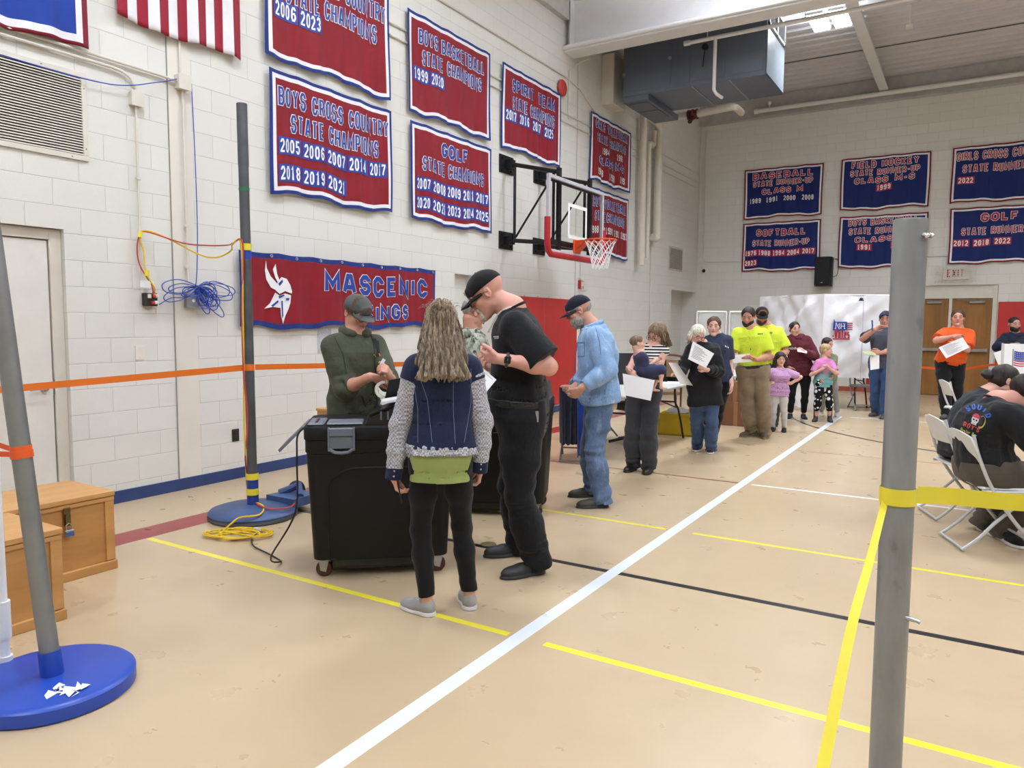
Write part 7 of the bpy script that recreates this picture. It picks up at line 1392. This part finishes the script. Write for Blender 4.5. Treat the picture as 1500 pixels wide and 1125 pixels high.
# 3. man in the green fleece with a roll of tape
p = Person('man in a green fleece and grey cap holding a roll of white tape', 5.2, 1.72, 219, (519, 602), (520, 490), (524, 459), hyaw=8, hpitch=24, h=.0052, g=1.03, skin_col=(206, 154, 134),
    arms={'R': ((474, 566, -.02), (542, 552, -.30), (566, 556, -.30), (.5, .4, -.8), .35), 'L': ((573, 565, -.10), (573, 556, -.30), (566, 541, -.36), (.6, -.5, .0), .75)})
p.body(); PG = p; p.face((92, 76, 62), (178, 112, 100), open_=.5); fv = p.shirt('fleece', cloth((72, 76, 60), .10, 9, 500, .9), 1.12, -.22, .030, sw=.036, collar=False, folds=.010, seed=12)
F = Field(.005); c = p.sp(1.0); F.chain([c+p.R2*.085*math.cos(a)+p.F2*.080*math.sin(a)+p.up*(.022-.020*math.sin(a)) for a in np.linspace(2.05, 2.05+5.2, 15)], [.026]*15, .02); F.build('collar', cloth((72, 76, 60), .10, 9, 500, .9), fv); p.trousers('trousers', cloth((44, 46, 52)), ease=.014)
p.shoes(M_BLKL, M_SOLED); p.cap(cloth((84, 86, 86), .1), front=(mat((150, 60, 60), .6), [[(-.09, .433, .26), (.0, .436, .25), (-.03, .425, .33), (-.10, .42, .34)], [(.02, .436, .25), (.10, .43, .27), (.07, .422, .32)]])); p.hair(HB, 'crop', back=-.18); p.glasses(M_GLS)
T = bvh([fv]); seam('zip', M_BLKL, fv, T, [(543, 487), (548, 508), (551, 560), (553, 600)], .005); onto('chest_pocket', fv, T, [(cloth((34, 36, 36)), [[(546+i, 496+i*.55), (551+i, 496+i*.8), (553+i, 521), (548+i, 523)] for i in (0, 4)], .004)]); seam('zip_pull', mat((206, 128, 50), .5), fv, T, [(548, 519), (550, 523)], .005); seam('zip_pull', mat((206, 128, 50), .5), fv, T, [(555, 518), (557, 522)], .005); seam('pocket_zip', M_BLKL, fv, T, [(530, 580), (536, 596)], .004); seam('seam', cloth((58, 62, 48)), fv, T, [(490, 493), (503, 520), (508, 548)], .003)
tc = at(562.5, 571, 4.87); vx, vy, vz = frame_of(-ray(562, 571)+np.array([.25, 0, .1])); r = thing('tape_roll', 'roll of white tape in the hands of the man in green', 'tape roll', tc-np.array([0, 0, .06])); MB().lathe([(.040, -.013), (.060, -.013), (.060, .013), (.040, .013), (.040, -.013)], tc, vz, 40, cap=False).build('tape', mat((234, 232, 224), .6, name='white_tape_roll'), r, True)
MB().lathe([(.0405, -.0135), (.0435, -.0135), (.0435, .0135), (.0405, .0135), (.0405, -.0135)], tc, vz, 32, cap=False).build('core', mat((206, 190, 160), .7), r, True); ribbon_ = MB(); ribbon(ribbon_, smooth_path([at(556, 545, 4.86), at(559, 533, 4.86), at(563, 526, 4.86)], 4), .022); ribbon_.build('loose_end', M_PAPER, r)
# 4. man in camouflage behind them
p = Person('grey-haired man in a camouflage jacket, half hidden by the man in black', 6.65, 1.74, -68, (694, 575), (691, 487), (695, 459), hpitch=14, headk=1.15, h=.0065, g=1.05, skin_col=(204, 152, 132), arms={'R': ((690, 545, -.2), (720, 560, -.1)), 'L': ((700, 545, .2), (725, 560, .1))}, base=at(690, 471, 6.65)*np.array([1, 1, 0]))
p.body(); p.face((120, 110, 100)); p.shirt('jacket', M_CAMO, 1.95, -.2, .032, sw=.034, collar=False, hood=True, seed=15); p.trousers('trousers', JEAN); p.shoes(M_BLKL, M_SOLED); p.hair(HGR, 'crop', grow=.012, back=-.2)
# 5. man in the denim shirt
p = Person('older man in a navy cap, light denim shirt and blue jeans facing left', 6.3, 1.75, 84, (879, 581), (868, 479), (848, 456), hpitch=22, h=.006, g=1.10, belly=.06, skin_col=(204, 156, 136), hunch=.03,
    arms={'L': ((896, 545, -.26), (852, 568, -.30), (839, 583, -.26), (.7, .2, .4), .5), 'R': ((862, 548, .12), (842, 566, -.06), (832, 574, -.12), (-.7, .2, .4), .5)}, legs={'L': ft(84, (890, 743), (844, 744)), 'R': ft(84, (872, 727), (838, 728))})
p.body(); p.face((150, 140, 130)); p.shirt('undershirt', cloth((168, 150, 122)), 0, -.17, .026, neckt=.7, collar=False, folds=.002, seed=4); ds = p.shirt('denim_shirt', JEANL, 1.93, -.08, .046, sw=.038, folds=.008, seed=5, hemw=1.1); F = Field(.006); c = p.sp(1.0); F.chain([c+p.R2*.080*math.cos(a)+p.F2*.078*math.sin(a)+p.up*(.012-.030*math.sin(a)) for a in np.linspace(2.0, 7.4, 15)], [.020]*15, .012); F.build('collar', JEANL, ds); T = bvh([ds]); MS2 = mat((84, 112, 152), .8)
for q in ([(872, 478), (878, 500), (880, 520)], [(848, 490), (843, 520), (838, 560)], [(846, 502), (856, 502), (856, 522), (846, 522)]): seam('stitching', MS2, ds, T, q, .003)
p.trousers('jeans', JEAN, top=.05, ease=.016, knee=1.15, calf=1.28, thigh=1.05, folds=.010, seed=9); p.shoes(mat((60, 60, 54), .6, var=.2), M_SOLED, .28, name='sandal', low=True); p.cap(cloth((24, 28, 46)), front=(M_LW, [[(-.06, .437, .25), (.06, .437, .25), (.05, .425, .32), (-.05, .425, .32)]])); p.hair(HGR, 'crop', grow=.014, back=-.2); p.beard(HGR); p.glasses(M_GLS); PD = p
# 6, 7. woman with a baby
p = Person('woman with a brown bob and glasses in a striped sleeveless top, carrying a baby', 7.5, 1.63, 150, (944, 572), (957, 504), (963, 490), hyaw=-22, hpitch=26, hroll=6, female=True, h=.0065, skin_col=(218, 172, 154), g=.98,
    arms={'L': ((975, 556, -.06), (934, 548, -.30), (921, 545, -.32), (-.3, -.4, .8), .3), 'R': ((910, 550, -.05), (927, 548, -.36), (932, 565, -.38), (.1, -.9, 0), .2)}, legs={'R': ft(150, (928, 688), (918, 692)), 'L': ft(150, (952, 690), (944, 697))})
p.body(); p.face(); PW = p; p.shirt('striped_top', M_STRIPE, 0, -.02, .010, neckt=.97, collar=False, seed=3); p.trousers('wide_trousers', denim((58, 60, 66), .2), top=.18, ease=.016, thigh=1.05, knee=1.22, calf=1.45, folds=.008, hemz=.04, seed=12); p.shoes(M_BLKL, M_SOLEK, .25); p.long_hair(HLB, .62, .75, True, depth=.8, side=.32); p.glasses(M_GLS)
sheet_paper('ballot_paper', 'big blank white paper in the hand of the woman carrying the baby', 'paper', [at(912, 547, 7.10), at(959, 557, 7.08), at(953, 587, 7.06), at(915, 579, 7.08)], M_PAPER, .004)
p = Person('baby in a navy shirt carried by the woman in the striped top', 7.22, .70, 282, (941, 544), (937, 517), (934, 503), hpitch=-6, hyaw=-4, h=.005, headk=1.72, skin_col=(224, 182, 164), g=1.2, arms={'R': ((945, 535, -.06), (958, 530, -.04)), 'L': ((950, 530, .10), (962, 527, .08))}, legs={'R': (at(971, 571, 7.10), 0, (965, 545, -.10)), 'L': (at(960, 574, 7.30), 0, (968, 545, 0))}, base=at(941, 560, 7.22))
p.body(); p.face(open_=1.2); p.shirt('navy_shirt', cloth((58, 62, 92)), .8, -.30, .014, sw=.014, folds=.003); p.trousers('shorts', cloth((52, 56, 86)), ease=.02, hemz=.16, thigh=1.2); p.hair(HLB, 'crop', grow=.016, back=-.16)
# 8. white-haired woman with papers
p = Person('white-haired woman in glasses and a black cardigan, head tilted, holding a paper to her chest', 8.6, 1.56, 186, (1031, 566), (1029, 502), (1021, 490), hyaw=6, hpitch=24, hroll=20, female=True, h=.0072, g=1.14, skin_col=(216, 172, 158),
    arms={'L': ((1066, 548, -.02), (1035, 542, -.24), (1020, 535, -.26), (.3, .9, .2), .3), 'R': ((998, 545, -.02), (995, 551, -.28), (985, 546, -.32), (.4, .4, -.6), .4)}, legs={'R': ft(186, (1024, 655), (1014, 668)), 'L': ft(186, (1042, 659), (1038, 670))})
p.body(); p.face((190, 184, 170)); p.shirt('top', cloth((26, 30, 44)), 0, -.02, .014, neckt=.97, collar=False)
o = p.shirt('cardigan', cloth((24, 24, 28), .1), 1.92, -.42, .034, sw=.032, folds=.008, collar=False, hemw=1.12, seed=7); p.trousers('jeans', denim((62, 82, 116)), top=.06, ease=.016, knee=1.2, calf=1.25, thigh=1.05, folds=.010); p.shoes(cloth((38, 40, 62)), M_SOLEW, .25, lace=M_SOLEW); p.long_hair(HWH, .58, .95, True, depth=.9, side=.22); p.glasses(M_GLS)
sheet_paper('ballot_paper', 'printed white paper held tilted at the chest of the white-haired woman', 'paper', [at(1015, 500, 8.20), at(1046, 518, 8.18), at(1034, 539, 8.16), at(1008, 526, 8.18)], M_PAPER, .004, paper_lines(.15, .85, 9))
sheet_paper('ballot_paper', 'grey folder sheet bending down in the lower hand of the white-haired woman', 'paper', [at(979, 531, 8.25), at(991, 531, 8.22), at(1015, 565, 8.15), at(996, 562, 8.18)], M_PAPG, -.03)
# 9. young woman behind her
p = Person('young woman with pulled-back brown hair and a navy t-shirt behind the white-haired woman', 9.2, 1.70, 166, (1052, 550), (1050, 490), (1046, 478), hyaw=-6, hpitch=2, female=True, h=.0078, skin_col=(220, 178, 164), legs={'L': ft(166, (1048, 644), (1043, 654)), 'R': ft(166, (1035, 640), (1028, 648))}); p.body(); p.face(); o = p.shirt('tee', cloth((50, 58, 82)), .75, -.15, .018, sw=.03, seed=3); p.trousers('leggings', BLKC, ease=.003, hemz=.14, folds=.003); p.shoes(mat((92, 94, 98), .6), M_SOLEW); p.hair(HB, 'bob', grow=.02); T = bvh([o]); onto('sleeve_mark', o, T, [(M_LW, [[(1062+2*i, 506+i), (1063.4+2*i, 506+i), (1063.4+2*i, 508+i), (1062+2*i, 508+i)] for i in range(3)], .004)])
# 10, 11. the two men in hi-vis yellow
M_HV = cloth((206, 226, 62), .06, 5, 900, .8, name='hi_vis_jersey'); p = Person('bearded man in a bright yellow t-shirt and khaki work trousers reading a paper', 9.8, 1.77, 166, (1103, 541), (1099, 479), (1096, 464), hyaw=-14, hpitch=16, h=.0078, g=1.06, skin_col=(196, 144, 122),
    arms={'L': ((1131, 522, -.04), (1109, 527, -.26), (1098, 527, -.28), (-.2, -.3, .9), .35), 'R': ((1072, 522, 0), (1083, 526, -.26), (1092, 526, -.28), (.2, -.3, .9), .35)}, legs={'R': ft(166, (1106, 638), (1080, 641)), 'L': ft(166, (1119, 637), (1121, 648))})
p.body(arm_k=1.05); p.face((40, 30, 26)); ts = p.shirt('hi_vis_tee', M_HV, .75, .02, .016, sw=.034, seed=5); T = bvh([ts]); onto('chest_lettering', ts, T, [(mat((70, 80, 40), .6), [[(1110+2*i, 488), (1111.4+2*i, 488), (1111.4+2*i, 490), (1110+2*i, 490)] for i in range(4)]+[[(1099, 510), (1100, 510), (1100, 513), (1099, 513)]], .004)])
kh = p.trousers('khaki_trousers', cloth((142, 126, 104), .22, 9), top=.075, ease=.026, thigh=1.04, knee=1.2, calf=1.3, folds=.010, seed=8); p.belt(M_BLKL, .065, .034); p.shoes(mat((92, 76, 64), .7, var=.25), mat((120, 106, 92), .7), .29, boot=.05, name='boot', lace=M_BLKL); p.hair(HDK, 'short', grow=.02, back=-.1); p.beard(HDK)
sheet_paper('ballot_paper', 'grey-white paper in the hands of the bearded man in the yellow t-shirt', 'paper', [at(1068, 521, 9.52), at(1098, 518, 9.52), at(1102, 530, 9.48), at(1075, 532, 9.48)], M_PAPG, .006)
p = Person('man in a yellow t-shirt and a brown and black cap behind the bearded yellow-shirted man', 11.1, 1.82, 168, (1127, 537), (1122, 477), (1116, 463), hpitch=16, h=.0085, g=1.12, skin_col=(204, 152, 130), arms={'L': ((1156, 514, -.04), (1135, 523, -.24), (1124, 526, -.26)), 'R': ((1098, 515, 0), (1108, 528, -.2))}, legs={'L': ft(168, (1131, 626), (1132, 632)), 'R': ft(168, (1112, 625), (1111, 631))}); p.body(); p.face(); ts = p.shirt('hi_vis_tee', M_HV, .75, -.12, .024, sw=.045, seed=9); T = bvh([ts]); onto('chest_lettering', ts, T, [(M_BLKL, [[(1126+2*i, 486), (1127.2+2*i, 486), (1127.2+2*i, 489), (1126+2*i, 489)] for i in range(3)], .004)])
p.trousers('trousers', cloth((60, 62, 68)), ease=.02, knee=1.2, calf=1.3); p.shoes(M_BLKL, M_SOLED, boot=.05); p.cap(cloth((22, 22, 24)), cloth((22, 22, 24)), front=(cloth((160, 112, 66)), [[(-.26, .34, .20), (.26, .34, .20), (.22, .33, .38), (.10, .30, .46), (-.10, .30, .46), (-.22, .33, .38)]])); p.beard(HB)
# 12. woman in the maroon hoodie
p = Person('woman in a maroon hooded sweatshirt and black leggings in the queue', 11.8, 1.60, 168, (1171, 539), (1168, 492), (1164, 482), hyaw=14, hpitch=2, female=True, h=.0088, g=1.14, skin_col=(210, 164, 148), arms={'L': ((1200, 520, -.02), (1180, 516, -.26), (1173, 510, -.28)), 'R': ((1150, 522, 0), (1156, 538, -.1))}, legs={'R': ft(168, (1160, 612), (1150, 619)), 'L': ft(168, (1174, 613), (1184, 619))}); p.body(); p.face()
hd = p.shirt('hoodie', cloth((92, 34, 46)), 1.95, -.24, .034, sw=.036, collar=False, hood=True, seed=6); p.trousers('leggings', BLKC, ease=.004, hemz=.12, folds=.003); p.shoes(cloth((34, 38, 54)), M_SOLEW, .26); p.hair(HDK, 'bob', grow=.02); T = bvh([hd]); A_ = aff((1151, 512.5), (1, .02), (.05, -1)); onto('script_lettering', hd, T, [(M_LW, [A_([(x, y), (x+.9, y), (x+1.3, y+h), (x+.4, y+h)]) for x, y, h in ((0, 0, 4), (2.2, 1, 2.6), (4.2, 1, 2.6), (6.4, 1, 2.8), (8.6, .4, 3.8), (11, 1, 2.6), (13.2, 1, 3.4), (15.4, 1, 2.6), (17.6, 1, 2.6))]+[A_([(0, -2.6), (21, -2.4), (20, -.8), (0, -1)])], .006)])
sheet_paper('cup_and_papers', 'folded white papers in the hand of the woman in the maroon hoodie', 'paper', [at(1168, 511, 11.50), at(1182, 514, 11.52), at(1182, 517.5, 11.50), at(1168, 515, 11.48)], M_PAPER); bpy.data.objects['cup_and_papers'].name = 'folded_papers'
# 13. little girl, hands on hips
p = Person('little girl in a lilac t-shirt and pale leggings with hands on hips', 10.45, 1.19, 184, (1140, 572), (1143, 541), (1143, 526), hpitch=6, hyaw=-6, female=True, h=.0062, headk=1.26, g=1.18, skin_col=(216, 170, 152), arms={'L': ((1176, 550, .02), (1158, 562, -.02), (1152, 560, -.08)), 'R': ((1112, 552, .02), (1127, 563, -.02), (1133, 560, -.08))}, legs={'R': ft(184, (1133, 629), (1129, 636)), 'L': ft(184, (1149, 630), (1147, 637))}); p.body(); p.face(); p.shirt('lilac_tee', M_GLIT, .8, -.24, .026, sw=.018, folds=.003, hemw=1.08); p.trousers('leggings', cloth((204, 202, 200)), ease=.003, hemz=.08, folds=.003); p.shoes(M_BLKL, M_SOLEK, .24, low=True); p.long_hair(HDK, 1.05, .6, True, depth=.7, side=.95, open_=.42)
# 14, 15. two girls by the booth
p = Person('fair-haired girl in a pink and teal t-shirt and heart-patterned leggings', 11.6, 1.26, 196, (1206, 560), (1208, 527), (1210, 513), hyaw=52, hpitch=4, female=True, h=.0068, headk=1.2, g=1.05, skin_col=(218, 172, 154), arms={'L': ((1226, 543, -.02), (1214, 539, -.17), (1209, 534, -.19)), 'R': ((1188, 544, 0), (1204, 541, -.17), (1210, 535, -.19))}, legs={'R': ft(196, (1197, 616), (1188, 620)), 'L': ft(196, (1212, 616), (1223, 622))}); p.body(); p.face(); p.shirt('dyed_tee', M_DYE, .75, -.20, .028, sw=.02, folds=.004); p.trousers('patterned_leggings', M_HEART, ease=.008, hemz=.18, knee=1.1, calf=1.1); p.shoes(mat((58, 58, 60), .5, var=.2), M_SOLEK, .25, boot=.15, name='boot'); p.hair(HBD, 'bob', grow=.03)
p = Person('dark-haired girl in an olive top hugging the fair-haired girl from behind', 11.95, 1.38, 190, (1213, 553), (1213, 519), (1212, 504), hyaw=20, hpitch=14, female=True, h=.0075, headk=1.12, skin_col=(212, 166, 150), arms={'L': ((1233, 543, -.04), (1219, 551, -.36)), 'R': ((1189, 542, -.04), (1202, 554, -.40))}, legs={'R': ft(190, (1203, 606), (1202, 613)), 'L': ft(190, (1225, 607), (1227, 614))}); p.body(); p.face(); p.shirt('olive_top', cloth((126, 130, 104)), 1.95, -.2, .018, sw=.02); p.trousers('grey_leggings', cloth((158, 160, 158)), ease=.004, hemz=.09); p.shoes(M_SOLEW, M_SOLEW); p.hair(HDK, 'bob', grow=.03)
# 16. man with sunglasses on his cap
p = Person('man in a grey t-shirt and jeans, sunglasses on his forehead, hand at his chin', 12.15, 1.77, 145, (1293, 531), (1297, 480), (1297, 468), hyaw=4, hpitch=4, headk=1.15, h=.0088, g=1.12, belly=.03, skin_col=(196, 146, 128), arms={'R': ((1262, 497, -.08), (1281, 483, -.24), (1289, 478, -.22)), 'L': ((1309, 512, -.06), (1290, 517, -.28), (1281, 516, -.32))}, legs={'R': ft(152, (1287, 608), (1271, 612)), 'L': ft(152, (1299, 611), (1290, 617))}); p.body(); p.face(); p.shirt('tee', cloth((80, 82, 94)), .78, -.14, .024, sw=.04, seed=8); p.trousers('jeans', denim((52, 76, 116)), top=.0, ease=.016, knee=1.15, calf=1.3); p.shoes(mat((72, 66, 60), .6), M_SOLED, .29); p.hair(HDK, 'short', back=-.1)
hh = p.hh; g = MB()
for sg in (-1, 1): g.ball(p.hp(sg*.16, .36, .30), (.035, .03, .022), 10)
g.tube([p.hp(-.35, -.05, .26), p.hp(-.28, .28, .30), p.hp(0, .42, .31), p.hp(.28, .28, .30), p.hp(.35, -.05, .26)], .006, 6); o = g.build('sunglasses', mat((30, 44, 110), .15, name='blue_mirror_lens'), p.root, True)
tag(rebase(MB().tube([at(1277.5, 469, 11.88), at(1278, 478, 11.88), at(1277, 484, 11.90)], [.010, .010, .007], 8).build('pen', mat((36, 60, 140), .4), None, True)), 'blue pen in the raised hand of the man in the grey t-shirt', 'pen')
sheet_paper('ballot_paper', 'white paper hanging from the hand of the man in the grey t-shirt', 'paper', [at(1274, 518, 11.86), at(1288, 516, 11.86), at(1288, 540, 11.84), at(1275, 542, 11.84)], M_PAPER, .01); sheet_paper('folded_papers', 'green and white folded papers on top in the grey-shirted man\'s hand', 'paper', [at(1262, 514, 11.84), at(1283, 515, 11.86), at(1283, 521, 11.80), at(1266, 518, 11.80)], mat((176, 182, 130), .6))
# 17. man in orange
p = Person('man in an orange t-shirt and black trousers with arms crossed before the wooden doors', 12.3, 1.83, 158, (1392, 530), (1403, 481), (1403, 466), hyaw=-8, hpitch=-4, headk=1.17, h=.0088, g=1.16, belly=.05, skin_col=(206, 152, 134), arms={'R': ((1360, 504, -.10), (1396, 493, -.34), (1408, 493, -.34)), 'L': ((1426, 507, -.08), (1402, 501, -.30), (1393, 507, -.33))}, legs={'R': ft(158, (1390, 612), (1374, 616)), 'L': ft(158, (1404, 610), (1396, 615))}); p.body(arm_k=1.1); p.face(); p.shirt('orange_tee', cloth((222, 88, 32), .06), .78, -.10, .026, sw=.042, seed=4); p.trousers('trousers', BLKC, top=.0, ease=.02, knee=1.15, calf=1.25); p.shoes(mat((70, 72, 80), .7), M_SOLEK, .29); p.hair(HB, 'short', back=-.1)
sheet_paper('ballot_paper', 'printed white paper under the crossed arms of the man in orange', 'paper', [at(1375, 509, 11.88), at(1410, 494, 11.86), at(1420, 509, 11.84), at(1386, 525, 11.84)], M_PAPER, .004, paper_lines(.1, .9, 10))
# 18. bearded man in navy
p = Person('bearded man in a navy hooded jacket with arms crossed at the right edge', 13.5, 1.73, 172, (1487, 530), (1487, 489), (1486, 475), hpitch=2, headk=1.15, h=.0095, g=1.16, skin_col=(200, 156, 140), arms={'R': ((1452, 512, -.06), (1482, 505, -.34), (1494, 503, -.34)), 'L': ((1520, 512, -.06), (1484, 511, -.36), (1472, 514, -.36))}, legs={'R': ft(172, (1478, 598), (1476, 603)), 'L': ft(172, (1496, 598), (1497, 603))}); p.body(); p.face((30, 24, 22)); p.shirt('navy_jacket', cloth((28, 32, 52)), 1.95, -.22, .034, sw=.036, collar=False, hood=True); p.trousers('trousers', BLKC); p.shoes(M_BLKL, M_SOLED); p.hair(HDK, 'crop', grow=.01, back=-.1); p.beard(HDK)
sheet_paper('ballot_paper', 'white paper hanging below the crossed arms of the bearded man in navy', 'paper', [at(1455, 517, 13.13), at(1474, 511, 13.13), at(1478, 530, 13.10), at(1463, 536, 13.10)], M_PAPER)
# 19, 20. the seated pair at the right edge
p = Person('seated man in a black t-shirt with a pirate print on the back', 5.08, 1.80, -98, np.array([.12, 6.05, .55]), (1461, 588), (1503, 578), hpitch=34, h=.0055, g=1.24, belly=.05, skin_col=(206, 154, 138), hunch=.075, arms={'R': (np.array([.45, 5.6, .55]), np.array([.70, 5.98, .79])), 'L': (np.array([.45, 6.6, .55]), np.array([.72, 6.28, .79]))}, legs={'R': ft(-98, (1462, 786), (1503, 808)) + ((1560, 705, -.1),), 'L': ft(-98, (1434, 774), (1474, 792)) + ((1565, 690, .4),)}, base=np.array([.35, 6.2, 0]))
p.body(arm_k=1.2); ts = p.shirt('printed_tee', cloth((26, 27, 31), .1, 4, 1100, .8), .80, -.14, .024, sw=.05, folds=.009, seed=14); tr = p.trousers('trousers', cloth((84, 76, 68), .12), top=.12, ease=.018, thigh=1.1, knee=1.15, calf=1.2, folds=.009); p.shoes(cloth((26, 26, 30)), M_SOLEW, .29, lace=M_SOLEW); p.cap(cloth((20, 20, 24))); p.hair(HDK, 'crop', back=-.2)
T = bvh([ts]); A_ = aff((1408, 629), (30/30, 13/30), (15/40, -40/40)); B_ = lambda qs: [A_(q) for q in qs]
def disc(cx, cy, a, b, n=14, t0=0, t1=6.283): return [(cx+a*math.cos(t), cy+b*math.sin(t)) for t in np.linspace(t0, t1, n)]
arch = []
for ch, tt in zip('SQUID', np.linspace(2.5, .75, 5)):
    cx, cy = 14+15*math.cos(tt), 19+15*math.sin(tt)
    for q in text_quads(ch, 8, .26, 6, 0, 0): an = tt-1.571; arch.append([(cx+(x)*math.cos(an)-y*math.sin(an), cy+(x)*math.sin(an)+y*math.cos(an)) for x, y in q])
onto('back_print', ts, T, [(mat((44, 92, 186), .6), B_(arch), .003), (mat((178, 150, 74), .6), B_([disc(22, 20, 5.5, 9, 14, -1.8, 2.2)]), .0025), (M_BLKL, B_([disc(21, 20, 3.2, 6.4)]), .0035), (mat((206, 204, 200), .6), B_([disc(13, 20, 5, 6), [(9, 13), (17, 13), (16, 17), (10, 17)]]), .004), (M_LR, B_([disc(13, 22.5, 5.6, 6, 12, 0, 3.14)]), .005), (M_BLKL, B_([disc(11, 19.5, 1.4, 1.5, 8), disc(15, 19.5, 1.4, 1.5, 8), [(12.4, 16.5), (13.6, 16.5), (13, 18)], [(10.5, 14.2), (15.5, 14.2), (15.5, 14.7), (10.5, 14.7)]]), .006),
    (mat((190, 70, 76), .6), B_(text_quads("ROY'S", 7, .26, 24, 0, 0, 12, 5)), .003), (mat((208, 200, 110), .6), B_(text_quads('Oyster Bar', 4.6, .2, 24, 0, 0, 11, -2.0)), .003), (M_LW, B_(text_quads('Florida', 3.8, .18, 14, 0, 0, 8, -8)), .003)])
p = Person('seated dark-haired person with a low ponytail beside the man in the pirate print shirt', 5.85, 1.70, -98, np.array([-.03, 6.86, .55]), (1446, 575), (1471, 558), hpitch=30, hyaw=6, female=True, h=.006, g=1.12, skin_col=(216, 170, 154), hunch=.06, arms={'R': (np.array([.3, 6.5, .55]), np.array([.62, 6.80, .79])), 'L': (np.array([.3, 7.4, .55]), np.array([.62, 7.08, .79]))}, legs={'R': ft(-98, (1440, 755), (1470, 765)) + ((1520, 680, 0),), 'L': ft(-98, (1430, 742), (1460, 752)) + ((1525, 670, .4),)}, base=np.array([.25, 6.85, 0]))
p.body(); p.face((50, 36, 30)); p.shirt('tee', cloth((46, 48, 54)), .8, -.14, .02, sw=.04, folds=.006); p.trousers('trousers', BLKC, ease=.012); p.shoes(cloth((92, 96, 108)), M_SOLEW); h_ = p.hair(HDK, 'bob', grow=.035); G = Field(.006); hp = p.hp; G.chain([hp(0, -.46, -.02), hp(.0, -.60, -.10), hp(.02, -.72, -.16)], [.10*p.hh, .15*p.hh, .07*p.hh], .02); G.disp.append(waves(.004, 90, 2)); G.build('ponytail', HDK, h_)
